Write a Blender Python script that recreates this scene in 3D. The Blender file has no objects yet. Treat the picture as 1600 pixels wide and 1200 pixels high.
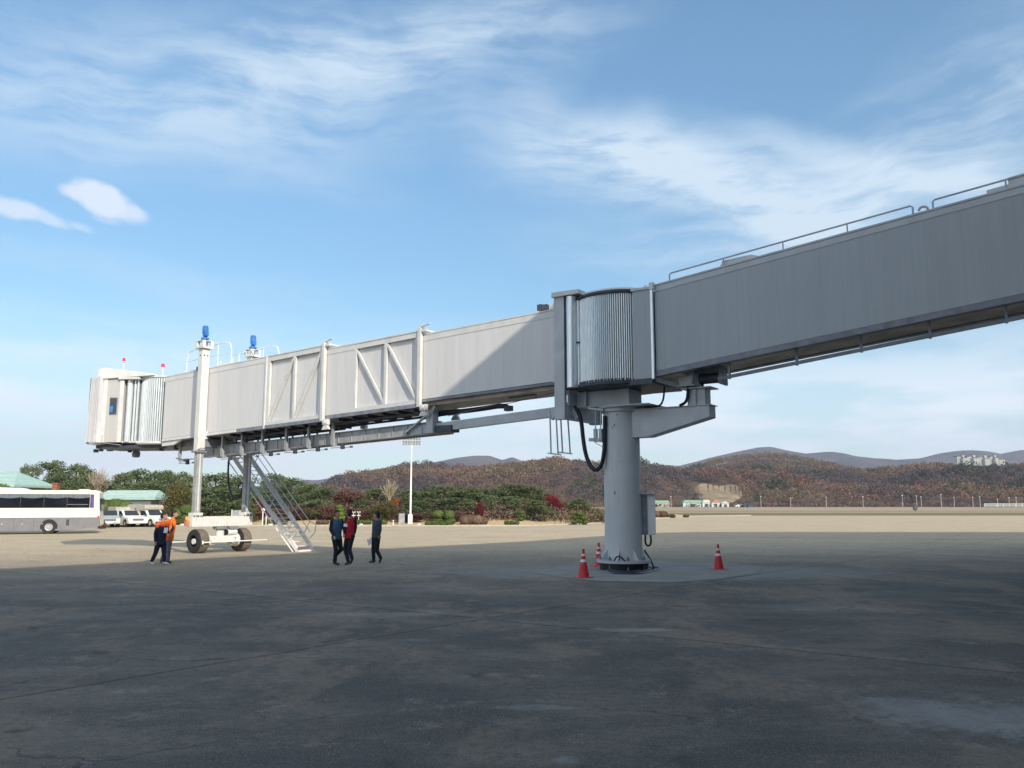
import bpy, math, random
import numpy as np
from mathutils import Vector, Matrix
R = math.radians
rnd = random.Random(7)
nr = np.random.default_rng(11)
sc = bpy.context.scene
COL = sc.collection

# ------------------------------------------------------------------ camera, world, sun, exposure
F_PX, HORIZ, CAM_H = 1290.0, 785.0, 1.95
PITCH = math.atan((HORIZ - 600) / F_PX)
cam = bpy.data.cameras.new('camera'); camo = bpy.data.objects.new('camera', cam); COL.objects.link(camo)
cam.sensor_width = 36; cam.lens = F_PX / 1600 * 36
cam.clip_start = 0.1; cam.clip_end = 20000
camo.location = (0, 0, CAM_H); camo.rotation_euler = (math.pi / 2 + PITCH, 0, 0)
sc.camera = camo
sc.render.resolution_x = 1024; sc.render.resolution_y = 768
sc.view_settings.view_transform = 'Standard'; sc.view_settings.look = 'None'
sc.view_settings.gamma = 1; sc.view_settings.exposure = 0.75
sc.view_settings.use_curve_mapping = False

SUN_H = Vector((0.52, -0.853)).normalized(); SUN_EL = R(29)
sun = bpy.data.lights.new('sun', 'SUN'); suno = bpy.data.objects.new('sun', sun); COL.objects.link(suno)
sun.energy = 2.8; sun.angle = R(0.5); sun.color = (1.0, 0.90, 0.76)
sd = Vector((SUN_H.x * math.cos(SUN_EL), SUN_H.y * math.cos(SUN_EL), math.sin(SUN_EL)))
suno.rotation_euler = sd.to_track_quat('Z', 'Y').to_euler()
suno.location = (30, -50, 60)

def azel(px, py):
    u = (px - 800) / F_PX; v = (600 - py) / F_PX
    x, y, z = u, math.cos(PITCH) - v * math.sin(PITCH), math.sin(PITCH) + v * math.cos(PITCH)
    l = math.sqrt(x * x + y * y + z * z)
    return math.atan2(x, y), math.asin(z / l)

W = bpy.data.worlds.new('World'); sc.world = W; W.use_nodes = True
nt = W.node_tree; nt.nodes.clear()
def N(tree, t, **k):
    n = tree.nodes.new(t)
    for a, b in k.items(): setattr(n, a, b)
    return n
def math_(tree, op, a, b=None, c=None, clamp=False):
    n = N(tree, 'ShaderNodeMath', operation=op, use_clamp=clamp)
    for i, x in enumerate((a, b, c)):
        if x is None: continue
        if isinstance(x, (int, float)): n.inputs[i].default_value = x
        else: tree.links.new(x, n.inputs[i])
    return n.outputs[0]
sky = N(nt, 'ShaderNodeTexSky', sky_type='NISHITA'); sky.sun_disc = False
sky.sun_elevation = SUN_EL; sky.sun_rotation = math.atan2(SUN_H.x, SUN_H.y)
sky.air_density = 1.0; sky.dust_density = 0.6; sky.ozone_density = 1.6
tc = N(nt, 'ShaderNodeTexCoord'); sp = N(nt, 'ShaderNodeSeparateXYZ'); nt.links.new(tc.outputs['Generated'], sp.inputs[0])
AZ = math_(nt, 'ARCTAN2', sp.outputs[0], sp.outputs[1]); EL = math_(nt, 'ARCSINE', sp.outputs[2])
cb = N(nt, 'ShaderNodeCombineXYZ'); nt.links.new(AZ, cb.inputs[0]); nt.links.new(EL, cb.inputs[1])
# warp for wispy edges
nw = N(nt, 'ShaderNodeTexNoise'); nw.inputs['Scale'].default_value = 5; nw.inputs['Detail'].default_value = 5
nt.links.new(cb.outputs[0], nw.inputs['Vector'])
vs = N(nt, 'ShaderNodeVectorMath', operation='MULTIPLY_ADD'); nt.links.new(nw.outputs['Color'], vs.inputs[0])
vs.inputs[1].default_value = (0.13, 0.075, 0); vs.inputs[2].default_value = (-0.065, -0.037, 0)
va = N(nt, 'ShaderNodeVectorMath', operation='ADD'); nt.links.new(cb.outputs[0], va.inputs[0]); nt.links.new(vs.outputs[0], va.inputs[1])
def streak_noise(rot, sx, sy, scale, det=8, rough=0.6):
    m = N(nt, 'ShaderNodeMapping'); m.inputs['Rotation'].default_value = (0, 0, rot); m.inputs['Scale'].default_value = (sx, sy, 1)
    nt.links.new(va.outputs[0], m.inputs['Vector'])
    n = N(nt, 'ShaderNodeTexNoise'); n.inputs['Scale'].default_value = scale; n.inputs['Detail'].default_value = det
    n.inputs['Roughness'].default_value = rough; nt.links.new(m.outputs[0], n.inputs['Vector'])
    return n.outputs[0]
nA = math_(nt, 'ADD', math_(nt, 'MULTIPLY', streak_noise(-0.17, 1.0, 2.6, 3.6, 12, 0.62), 0.62), math_(nt, 'MULTIPLY', streak_noise(-0.35, 1.0, 7.0, 7.0, 12, 0.6), 0.38))
nB = math_(nt, 'ADD', math_(nt, 'MULTIPLY', streak_noise(0.28, 1.0, 2.6, 3.3, 12, 0.62), 0.62), math_(nt, 'MULTIPLY', streak_noise(0.38, 1.0, 7.5, 7.5, 12, 0.6), 0.38))
def blob(px, py, ax, ay, rot, edge, amp, noise=None, nlo=0.38, nhi=0.62):
    a, e = azel(px, py)
    m = N(nt, 'ShaderNodeMapping', vector_type='TEXTURE'); m.inputs['Location'].default_value = (a, e, 0)
    m.inputs['Rotation'].default_value = (0, 0, rot); m.inputs['Scale'].default_value = (ax / F_PX, ay / F_PX, 1)
    nt.links.new(va.outputs[0], m.inputs['Vector'])
    l = N(nt, 'ShaderNodeVectorMath', operation='LENGTH'); nt.links.new(m.outputs[0], l.inputs[0])
    r = N(nt, 'ShaderNodeMapRange', interpolation_type='SMOOTHSTEP'); r.inputs['From Min'].default_value = 1; r.inputs['From Max'].default_value = edge
    r.inputs['To Min'].default_value = 0; r.inputs['To Max'].default_value = amp
    nt.links.new(l.outputs['Value'], r.inputs['Value'])
    if noise is None: return r.outputs[0]
    q = N(nt, 'ShaderNodeMapRange', interpolation_type='SMOOTHSTEP'); q.inputs['From Min'].default_value = nlo; q.inputs['From Max'].default_value = nhi
    q.inputs['To Min'].default_value = 0.10; nt.links.new(noise, q.inputs['Value'])
    return math_(nt, 'MULTIPLY', r.outputs[0], q.outputs[0])
blobs = [
    blob(300, 150, 640, 165, 0.13, 0.0, 1.0, nA, 0.36, 0.58), blob(700, 55, 460, 105, 0.16, 0.0, 0.9, nA),
    blob(940, 245, 340, 105, -0.14, 0.0, 1.15, nB, 0.35, 0.58), blob(1180, 290, 460, 120, -0.28, 0.0, 1.05, nB, 0.35, 0.58),
    blob(1330, 240, 280, 42, -0.42, 0.0, 0.55), blob(1490, 220, 330, 170, 0.35, 0.0, 0.9, nA, 0.35, 0.58),
    blob(1300, 370, 480, 140, -0.05, 0.0, 0.85, nB), blob(450, 275, 240, 45, -0.1, 0.0, 0.35, nB), blob(850, 120, 130, 60, 0.7, 0.0, 0.35, nA),
    blob(300, 455, 520, 50, -0.08, 0.0, 0.40, nA), blob(160, 560, 420, 36, 0.0, 0.0, 0.35, nA),
    blob(1000, 400, 300, 70, -0.2, 0.0, 0.35, nB),
]
cl = blobs[0]
for b in blobs[1:]: cl = math_(nt, 'ADD', cl, b)
nC = N(nt, 'ShaderNodeTexNoise'); mC = N(nt, 'ShaderNodeMapping'); mC.inputs['Scale'].default_value = (1, 4.5, 1)
nt.links.new(cb.outputs[0], mC.inputs['Vector']); nt.links.new(mC.outputs[0], nC.inputs['Vector']); nC.inputs['Scale'].default_value = 7
nC.inputs['Detail'].default_value = 6
# low bank of pale cloud near the horizon
lo = N(nt, 'ShaderNodeMapRange', interpolation_type='SMOOTHSTEP'); lo.inputs['From Min'].default_value = 0.24; lo.inputs['From Max'].default_value = 0.07
nt.links.new(EL, lo.inputs['Value'])
lq = N(nt, 'ShaderNodeMapRange', interpolation_type='SMOOTHSTEP'); lq.inputs['From Min'].default_value = 0.36; lq.inputs['From Max'].default_value = 0.6
lq.inputs['To Min'].default_value = 0.45; lq.inputs['To Max'].default_value = 0.98
nt.links.new(nC.outputs[0], lq.inputs['Value'])
cl = math_(nt, 'ADD', cl, 0.03)
cl = math_(nt, 'MINIMUM', math_(nt, 'MULTIPLY', cl, 0.74), 0.92)
# brightness of clouds is modulated a little
mixc = N(nt, 'ShaderNodeMix', data_type='RGBA'); nt.links.new(cl, mixc.inputs['Factor'])
gain = N(nt, 'ShaderNodeVectorMath', operation='MULTIPLY'); nt.links.new(sky.outputs[0], gain.inputs[0])
gz_ = N(nt, 'ShaderNodeMapRange', interpolation_type='SMOOTHSTEP'); gz_.inputs['From Min'].default_value = 0.12; gz_.inputs['From Max'].default_value = 0.55; nt.links.new(EL, gz_.inputs['Value'])
gm = N(nt, 'ShaderNodeMix', data_type='RGBA'); nt.links.new(gz_.outputs[0], gm.inputs['Factor']); gm.inputs['A'].default_value = (0.63, 0.775, 0.775, 1); gm.inputs['B'].default_value = (0.75, 0.96, 0.98, 1)
nt.links.new(gm.outputs['Result'], gain.inputs[1])
nt.links.new(gain.outputs[0], mixc.inputs['A']); mixc.inputs['B'].default_value = (3.6, 4.3, 4.95, 1)
bank = math_(nt, 'MULTIPLY', lo.outputs[0], lq.outputs[0])
mixl = N(nt, 'ShaderNodeMix', data_type='RGBA'); nt.links.new(bank, mixl.inputs['Factor']); nt.links.new(mixc.outputs['Result'], mixl.inputs['A']); mixl.inputs['B'].default_value = (5.3, 5.55, 5.9, 1)
# two small cumulus puffs
pd = N(nt, 'ShaderNodeTexNoise'); pd.inputs['Scale'].default_value = 16; pd.inputs['Detail'].default_value = 9; pd.inputs['Roughness'].default_value = 0.62
nt.links.new(cb.outputs[0], pd.inputs['Vector'])
def puff(px, py, ax, ay, rot, amp, edge=0.62):
    a, e = azel(px, py); m = N(nt, 'ShaderNodeMapping', vector_type='TEXTURE'); m.inputs['Location'].default_value = (a, e, 0)
    m.inputs['Rotation'].default_value = (0, 0, rot); m.inputs['Scale'].default_value = (ax/F_PX, ay/F_PX, 1); nt.links.new(cb.outputs[0], m.inputs['Vector'])
    l = N(nt, 'ShaderNodeVectorMath', operation='LENGTH'); nt.links.new(m.outputs[0], l.inputs[0])
    d = math_(nt, 'ADD', l.outputs['Value'], math_(nt, 'MULTIPLY', math_(nt, 'SUBTRACT', pd.outputs[0], 0.5), 1.5))
    r = N(nt, 'ShaderNodeMapRange', interpolation_type='SMOOTHSTEP'); r.inputs['From Min'].default_value = 1; r.inputs['From Max'].default_value = edge; r.inputs['To Max'].default_value = amp
    nt.links.new(d, r.inputs['Value']); return r.outputs[0]
puf = puff(160, 312, 64, 24, -0.30, 0.90, 0.45)
for q_ in (puff(120, 300, 32, 16, -0.1, 0.85, 0.4), puff(205, 330, 36, 15, -0.3, 0.75, 0.3), puff(35, 328, 52, 17, -0.05, 0.75, 0.4), puff(75, 342, 46, 13, -0.3, 0.6, 0.4), puff(122, 354, 26, 8, -0.2, 0.4, 0.2), puff(168, 342, 24, 9, -0.2, 0.35, 0.2)): puf = math_(nt, 'MAXIMUM', puf, q_)
mixp = N(nt, 'ShaderNodeMix', data_type='RGBA'); nt.links.new(puf, mixp.inputs['Factor'])
nt.links.new(mixl.outputs['Result'], mixp.inputs['A']); mixp.inputs['B'].default_value = (4.2, 4.6, 5.3, 1)
# unseen thin cloud added behind the viewer and overhead, as fill for the shade
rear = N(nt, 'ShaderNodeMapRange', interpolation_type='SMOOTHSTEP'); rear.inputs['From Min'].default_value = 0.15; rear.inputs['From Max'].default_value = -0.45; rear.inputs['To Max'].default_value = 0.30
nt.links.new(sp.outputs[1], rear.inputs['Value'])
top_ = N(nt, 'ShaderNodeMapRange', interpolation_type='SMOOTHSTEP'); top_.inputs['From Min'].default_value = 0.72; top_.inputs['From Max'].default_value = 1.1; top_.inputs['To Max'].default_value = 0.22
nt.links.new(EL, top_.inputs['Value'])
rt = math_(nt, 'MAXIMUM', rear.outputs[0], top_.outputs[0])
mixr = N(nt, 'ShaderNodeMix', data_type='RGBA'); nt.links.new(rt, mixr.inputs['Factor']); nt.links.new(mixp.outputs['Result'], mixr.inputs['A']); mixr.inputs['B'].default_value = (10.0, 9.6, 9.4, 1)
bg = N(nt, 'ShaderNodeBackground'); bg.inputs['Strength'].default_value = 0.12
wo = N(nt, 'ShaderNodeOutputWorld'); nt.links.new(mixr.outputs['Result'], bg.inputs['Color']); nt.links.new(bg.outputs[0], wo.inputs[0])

# ------------------------------------------------------------------ geometry helpers
def ray(px, py):
    u = (px - 800) / F_PX; v = (600 - py) / F_PX
    return Vector((u, math.cos(PITCH) - v * math.sin(PITCH), math.sin(PITCH) + v * math.cos(PITCH)))
def gz(y): return -0.35 * min(max((y - 22) / 28, 0), 1)
def at(px, py, Y):
    r = ray(px, py); t = Y / r.y; return Vector((r.x * t, Y, r.z * t + CAM_H))
def place0(px, Y): return at(px, 785, Y).x
def ground(px, py):
    z = 0
    for _ in range(20):
        r = ray(px, py); p = r * ((z - CAM_H) / r.z); z = gz(p.y)
    return Vector((p.x, p.y, z))
# bridge frame: local x = s (along the tunnels, to the cab), local y = w (towards the viewer's side), z up
BC = Vector((3.35, 25.24)); BA = R(145.5)
DV = Vector((math.cos(BA), math.sin(BA))); NV = Vector((-math.sin(BA), math.cos(BA)))
def on(px, py, w):
    r = ray(px, py); P = BC + NV * w
    t = P.dot(NV) / (Vector((r.x, r.y)).dot(NV)); q = r * t
    return Vector(((Vector((q.x, q.y)) - BC).dot(DV), w, q.z + CAM_H))
def loc2w(s, w, z=0): 
    p = BC + DV * s + NV * w; return Vector((p.x, p.y, z))

class MB:
    def __init__(self, fn=None): self.v = []; self.f = []; self.fn = fn
    def add(self, vs, fs):
        b = len(self.v)
        self.v += [tuple(self.fn(*p)) if self.fn else tuple(p) for p in vs]
        self.f += [tuple(i + b for i in f) for f in fs]; return self
    def box(self, x0, x1, y0, y1, z0, z1):
        x0, x1 = sorted((x0, x1)); y0, y1 = sorted((y0, y1)); z0, z1 = sorted((z0, z1))
        return self.add([(x0,y0,z0),(x1,y0,z0),(x1,y1,z0),(x0,y1,z0),(x0,y0,z1),(x1,y0,z1),(x1,y1,z1),(x0,y1,z1)],
                 [(0,3,2,1),(4,5,6,7),(0,1,5,4),(1,2,6,5),(2,3,7,6),(3,0,4,7)])
    def bar(self, p0, p1, a, b, up=(0,0,1)):
        p0 = Vector(p0); p1 = Vector(p1); d = (p1 - p0).normalized(); up = Vector(up)
        x = d.cross(up)
        if x.length < 1e-4: x = d.cross(Vector((0,1,0)))
        x.normalize(); y = x.cross(d).normalized(); V = []
        for p in (p0, p1):
            for sx, sy in ((-1,-1),(1,-1),(1,1),(-1,1)): V.append(p + x*sx*a/2 + y*sy*b/2)
        return self.add(V, [(0,1,2,3),(7,6,5,4),(0,4,5,1),(1,5,6,2),(2,6,7,3),(3,7,4,0)])
    def cyl(self, p0, p1, r0, r1=None, n=14):
        if r1 is None: r1 = r0
        p0 = Vector(p0); p1 = Vector(p1); d = (p1 - p0).normalized()
        x = d.orthogonal().normalized(); y = d.cross(x); V = []
        for p, r in ((p0, r0), (p1, r1)):
            for i in range(n):
                a = 2*math.pi*i/n; V.append(p + (x*math.cos(a) + y*math.sin(a))*r)
        fs = [(i, (i+1)%n, n+(i+1)%n, n+i) for i in range(n)]
        return self.add(V, fs + [tuple(reversed(range(n))), tuple(range(n, 2*n))])
    def tube(self, pts, r, n=8, sub=0):
        pts = [Vector(p) for p in pts]
        for _ in range(sub):
            q = [pts[0]]
            for a, b in zip(pts, pts[1:]): q += [a*0.75+b*0.25, a*0.25+b*0.75]
            q.append(pts[-1]); pts = q
        V = []; fs = []; prev = None
        for i, p in enumerate(pts):
            d = (pts[min(i+1, len(pts)-1)] - pts[max(i-1, 0)]).normalized()
            if prev is None: x = d.orthogonal().normalized()
            else: x = (prev - d*prev.dot(d)).normalized()
            prev = x; y = d.cross(x)
            for k in range(n):
                a = 2*math.pi*k/n; V.append(p + (x*math.cos(a)+y*math.sin(a))*r)
        for i in range(len(pts)-1):
            for k in range(n): fs.append((i*n+k, i*n+(k+1)%n, (i+1)*n+(k+1)%n, (i+1)*n+k))
        fs += [tuple(reversed(range(n))), tuple(range((len(pts)-1)*n, len(pts)*n))]
        return self.add(V, fs)
    def prism(self, poly, a, b, plane='xz'):
        n = len(poly)
        if plane == 'xz': V = [(p[0], a, p[1]) for p in poly] + [(p[0], b, p[1]) for p in poly]
        elif plane == 'xy': V = [(p[0], p[1], a) for p in poly] + [(p[0], p[1], b) for p in poly]
        else: V = [(a, p[0], p[1]) for p in poly] + [(b, p[0], p[1]) for p in poly]
        return self.add(V, [(i, (i+1)%n, n+(i+1)%n, n+i) for i in range(n)] + [tuple(reversed(range(n))), tuple(range(n, 2*n))])
    def lathe(self, prof, c=(0,0,0), n=32):
        V = []; fs = []; m = len(prof)
        for r, z in prof:
            for k in range(n):
                a = 2*math.pi*k/n; V.append((c[0]+r*math.cos(a), c[1]+r*math.sin(a), c[2]+z))
        for i in range(m-1):
            for k in range(n): fs.append((i*n+k, i*n+(k+1)%n, (i+1)*n+(k+1)%n, (i+1)*n+k))
        fs += [tuple(reversed(range(n))), tuple(range((m-1)*n, m*n))]
        return self.add(V, fs)
    def ball(self, c, r, s=(1,1,1), nu=14, nv=9, jit=0):
        V = [(c[0], c[1], c[2]-r*s[2])]; fs = []
        for j in range(1, nv):
            t = math.pi*j/nv - math.pi/2
            for i in range(nu):
                a = 2*math.pi*i/nu; q = r*(1 + (rnd.random()-0.5)*jit)
                V.append((c[0]+q*s[0]*math.cos(t)*math.cos(a), c[1]+q*s[1]*math.cos(t)*math.sin(a), c[2]+q*s[2]*math.sin(t)))
        V.append((c[0], c[1], c[2]+r*s[2])); top = len(V)-1
        for i in range(nu): fs.append((0, 1+(i+1)%nu, 1+i)); fs.append((top, top-nu+i, top-nu+(i+1)%nu))
        for j in range(nv-2):
            for i in range(nu):
                a = 1+j*nu; fs.append((a+i, a+(i+1)%nu, a+nu+(i+1)%nu, a+nu+i))
        return self.add(V, fs)

def mesh_obj(name, me, parent=None):
    o = bpy.data.objects.new(name, me); COL.objects.link(o)
    if parent is not None: o.parent = parent
    return o
def build(name, mb, m, parent=None, smooth=False, bevel=0, label=None):
    me = bpy.data.meshes.new(name); me.from_pydata([tuple(p) for p in mb.v], [], mb.f); me.update()
    import bmesh
    bm = bmesh.new(); bm.from_mesh(me); bmesh.ops.recalc_face_normals(bm, faces=bm.faces); bm.to_mesh(me); bm.free()
    me.materials.append(m)
    if smooth:
        me.polygons.foreach_set('use_smooth', [True]*len(me.polygons)); me.set_sharp_from_angle(angle=R(38))
    o = mesh_obj(name, me, parent)
    if bevel:
        b = o.modifiers.new('bevel', 'BEVEL'); b.width = bevel; b.segments = 2; b.limit_method = 'ANGLE'
    if label: o['label'] = label
    return o
def tag(o, label=None, cat=None, group=None, kind=None):
    if label: o['label'] = label
    if cat: o['category'] = cat
    if group: o['group'] = group
    if kind: o['kind'] = kind
    return o
def thing(name, label, cat, loc=(0,0,0), rz=0, group=None):
    o = bpy.data.objects.new(name, None); COL.objects.link(o); o.location = loc; o.rotation_euler = (0,0,rz)
    o.empty_display_size = 0.3
    return tag(o, label, cat, group)
def copy_tree(o, parent=None):
    c = o.copy(); COL.objects.link(c)
    if parent is not None: c.parent = parent
    for ch in list(o.children): copy_tree(ch, c)
    return c

# ------------------------------------------------------------------ materials
def new_mat(name):
    m = bpy.data.materials.new(name); m.use_nodes = True
    t = m.node_tree; b = t.nodes['Principled BSDF']; return m, t, b
def mat(name, col, rough=0.6, metal=0.0, var=0.12, scale=3.0, bump=0.0, bscale=40, vec=(1,1,1), spec=0.4, col2=None):
    m, t, b = new_mat(name)
    b.inputs['Roughness'].default_value = rough; b.inputs['Metallic'].default_value = metal
    b.inputs['Specular IOR Level'].default_value = spec
    co = N(t, 'ShaderNodeTexCoord'); mp = N(t, 'ShaderNodeMapping'); mp.inputs['Scale'].default_value = vec
    t.links.new(co.outputs['Object'], mp.inputs['Vector'])
    n = N(t, 'ShaderNodeTexNoise'); n.inputs['Scale'].default_value = scale; n.inputs['Detail'].default_value = 6
    t.links.new(mp.outputs[0], n.inputs['Vector'])
    rp = N(t, 'ShaderNodeMix', data_type='RGBA')
    c2 = col2 if col2 else tuple(c*(1-var*2) for c in col)
    c1 = col if col2 else tuple(min(1, c*(1+var)) for c in col)
    rp.inputs['A'].default_value = (*c1, 1); rp.inputs['B'].default_value = (*c2, 1)
    q = N(t, 'ShaderNodeMapRange'); q.inputs['From Min'].default_value = 0.3; q.inputs['From Max'].default_value = 0.7
    t.links.new(n.outputs[0], q.inputs['Value']); t.links.new(q.outputs[0], rp.inputs['Factor'])
    t.links.new(rp.outputs['Result'], b.inputs['Base Color'])
    if bump:
        n2 = N(t, 'ShaderNodeTexNoise'); n2.inputs['Scale'].default_value = bscale; n2.inputs['Detail'].default_value = 4
        t.links.new(mp.outputs[0], n2.inputs['Vector'])
        bp = N(t, 'ShaderNodeBump'); bp.inputs['Strength'].default_value = bump; bp.inputs['Distance'].default_value = 0.02
        t.links.new(n2.outputs[0], bp.inputs['Height']); t.links.new(bp.outputs[0], b.inputs['Normal'])
    return m
def panel_mat(name, col, pitch=0.3):
    """painted steel wall of narrow vertical panels: faint streaks, seams and slight oil-canning"""
    m, t, b = new_mat(name); b.inputs['Roughness'].default_value = 0.5; b.inputs['Specular IOR Level'].default_value = 0.35
    co = N(t, 'ShaderNodeTexCoord'); s3 = N(t, 'ShaderNodeSeparateXYZ'); t.links.new(co.outputs['Object'], s3.inputs[0])
    k = math_(t, 'DIVIDE', s3.outputs[0], pitch); fr = math_(t, 'FRACT', k); fl = math_(t, 'FLOOR', k)
    seam = math_(t, 'LESS_THAN', math_(t, 'ABSOLUTE', math_(t, 'SUBTRACT', fr, 0.5)), 0.022)
    wn = N(t, 'ShaderNodeTexWhiteNoise', noise_dimensions='1D'); t.links.new(fl, wn.inputs['W'])
    mp = N(t, 'ShaderNodeMapping'); mp.inputs['Scale'].default_value = (7, 1, 0.5); t.links.new(co.outputs['Object'], mp.inputs['Vector'])
    n = N(t, 'ShaderNodeTexNoise'); n.inputs['Scale'].default_value = 1.0; n.inputs['Detail'].default_value = 6; t.links.new(mp.outputs[0], n.inputs['Vector'])
    n3 = N(t, 'ShaderNodeTexNoise'); n3.inputs['Scale'].default_value = 0.7; n3.inputs['Detail'].default_value = 3; t.links.new(co.outputs['Object'], n3.inputs['Vector'])
    v = math_(t, 'ADD', 0.82, math_(t, 'MULTIPLY', n.outputs[0], 0.20)); v = math_(t, 'ADD', v, math_(t, 'MULTIPLY', wn.outputs[0], 0.035))
    v = math_(t, 'ADD', v, math_(t, 'MULTIPLY', n3.outputs[0], 0.08)); v = math_(t, 'SUBTRACT', v, math_(t, 'MULTIPLY', seam, 0.05))
    sc_ = N(t, 'ShaderNodeVectorMath', operation='SCALE'); sc_.inputs[0].default_value = col; t.links.new(v, sc_.inputs['Scale'])
    t.links.new(sc_.outputs[0], b.inputs['Base Color'])
    h = math_(t, 'ADD', math_(t, 'MULTIPLY', seam, -1.0), math_(t, 'MULTIPLY', wn.outputs[0], 0.4)); h = math_(t, 'ADD', h, math_(t, 'MULTIPLY', n.outputs[0], 0.8))
    bp = N(t, 'ShaderNodeBump'); bp.inputs['Strength'].default_value = 0.25; bp.inputs['Distance'].default_value = 0.006
    t.links.new(h, bp.inputs['Height']); t.links.new(bp.outputs[0], b.inputs['Normal'])
    return m
M = {}
M['panel'] = panel_mat('painted_panel', (0.66, 0.655, 0.65))
M['panel_fixed'] = panel_mat('painted_panel_shaded', (0.39, 0.43, 0.45), 0.55)  # walkway copy of the panel paint, the terminal's shade darkening its colour
M['paint'] = mat('grey_paint', (0.66, 0.66, 0.64), 0.45, var=0.06, scale=2.5, bump=0.05)
M['paint_dark'] = mat('grey_paint_column', (0.50, 0.53, 0.55), 0.5, var=0.07, scale=1.8, bump=0.08)
M['cream'] = mat('cream_paint', (0.70, 0.695, 0.665), 0.42, var=0.05, scale=4)
M['under'] = mat('underside_bounce_tan', (0.58, 0.50, 0.41), 0.55, var=0.22, scale=1.5)  # warm light bounced off the sunlit ground is put into this tan
M['steel'] = mat('dull_steel', (0.22, 0.24, 0.27), 0.5, var=0.15, scale=4)
M['darksteel'] = mat('dark_steel', (0.06, 0.07, 0.09), 0.5, var=0.2, scale=4)
M['galv'] = mat('galvanised_slats', (0.80, 0.85, 0.86), 0.30, metal=0.6, var=0.10, scale=6, vec=(6, 6, 0.5))
M['black'] = mat('black_rubber', (0.018, 0.02, 0.026), 0.5, var=0.2)
M['cable'] = mat('cable_sheath', (0.012, 0.016, 0.035), 0.4, var=0.2)
M['blue'] = mat('blue_motor_paint', (0.05, 0.20, 0.55), 0.4, var=0.12)
M['red'] = mat('red_lens', (0.75, 0.02, 0.06), 0.25, var=0.05)
M['redcone'] = mat('red_cone_plastic', (0.60, 0.035, 0.045), 0.45, var=0.12, scale=8)
M['white'] = mat('white_paint', (0.82, 0.82, 0.80), 0.4, var=0.04)
M['reflect'] = mat('reflective_band', (0.75, 0.72, 0.72), 0.35, var=0.05)
M['tyre'] = mat('tyre_rubber', (0.17, 0.145, 0.115), 0.8, var=0.15, scale=6, bump=0.2)
M['tyreblack'] = mat('tyre_black', (0.025, 0.025, 0.027), 0.7, var=0.15)
M['canopy'] = mat('canopy_fabric', (0.62, 0.63, 0.66), 0.45, var=0.05, scale=5)
M['glass'] = mat('window_glass', (0.02, 0.03, 0.04), 0.06, var=0.1, spec=0.8)
M['glass_curtain'] = mat('window_glass_curtain', (0.012, 0.014, 0.020), 0.12, var=0.4, scale=1.2, spec=0.25)
M['curtain'] = mat('grey_curtain', (0.13, 0.16, 0.19), 0.7, var=0.2, vec=(6, 1, 1))
M['bus_white'] = mat('bus_cream_paint', (0.80, 0.76, 0.60), 0.3, var=0.03)
M['bus_grey'] = mat('bus_grey_paint', (0.19, 0.19, 0.20), 0.4, var=0.06)
M['rim'] = mat('wheel_rim_metal', (0.45, 0.45, 0.44), 0.4, metal=0.3, var=0.1)
M['veh_white'] = mat('vehicle_white_paint', (0.76, 0.76, 0.72), 0.3, var=0.04)
M['veh_grey'] = mat('vehicle_grey_paint', (0.42, 0.45, 0.42), 0.35, var=0.05)
M['khaki'] = mat('khaki_cargo_cover', (0.42, 0.38, 0.32), 0.8, var=0.08)
M['roof'] = mat('turquoise_roof', (0.36, 0.52, 0.455), 0.55, var=0.08, scale=1.2, vec=(1, 3, 3))
M['wall'] = mat('plaster_wall', (0.60, 0.58, 0.53), 0.8, var=0.08)
M['wallshade'] = mat('wall_shaded_brown', (0.26, 0.21, 0.17), 0.8, var=0.1)  # darker brown copy of the wall, shade put into its colour
M['brick'] = mat('chimney_brick', (0.30, 0.10, 0.06), 0.85, var=0.2, scale=8)
M['stone'] = mat('grey_stone', (0.34, 0.35, 0.36), 0.8, var=0.2, scale=3, bump=0.3, bscale=8)
M['skin'] = mat('skin', (0.42, 0.24, 0.16), 0.55, var=0.05)
M['hair'] = mat('black_hair', (0.012, 0.011, 0.012), 0.6, var=0.2)
def cloth(name, c): return mat(name, c, 0.85, var=0.18, scale=9, bump=0.25, bscale=22)
M['c_navy'] = cloth('navy_cloth', (0.016, 0.019, 0.045)); M['c_orange'] = cloth('orange_cloth', (0.62, 0.10, 0.025))
M['c_orange2'] = cloth('bright_orange_cloth', (0.85, 0.17, 0.015)); M['c_black'] = cloth('black_cloth', (0.014, 0.015, 0.022))
M['c_blue'] = cloth('steel_blue_cloth', (0.045, 0.095, 0.17)); M['c_red'] = cloth('red_cloth', (0.42, 0.012, 0.035))
M['c_green'] = cloth('dark_teal_cloth', (0.05, 0.07, 0.085)); M['c_jeans'] = cloth('faded_jeans_cloth', (0.17, 0.17, 0.23))
M['c_white'] = mat('white_paper', (0.8, 0.83, 0.86), 0.7, var=0.05); M['c_grey'] = cloth('grey_cloth', (0.35, 0.35, 0.36))
M['shoe'] = mat('dark_shoe_leather', (0.045, 0.04, 0.035), 0.5); M['shoe_white'] = mat('white_shoe', (0.6, 0.6, 0.58), 0.6)
M['trunk'] = mat('bark', (0.12, 0.085, 0.06), 0.9, var=0.2, scale=5); M['baretwig'] = mat('pale_twigs', (0.36, 0.28, 0.22), 0.9, var=0.2)
M['baretwig2'] = mat('straw_twigs', (0.42, 0.36, 0.24), 0.9, var=0.2)
M['greenhouse'] = mat('greenhouse_sheeting', (0.55, 0.62, 0.62), 0.5, var=0.15)
M['greenroof'] = mat('green_shed_roof', (0.25, 0.42, 0.30), 0.6, var=0.15); M['orangeroof'] = mat('rust_shed_roof', (0.5, 0.2, 0.12), 0.7)
M['apt'] = None

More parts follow.
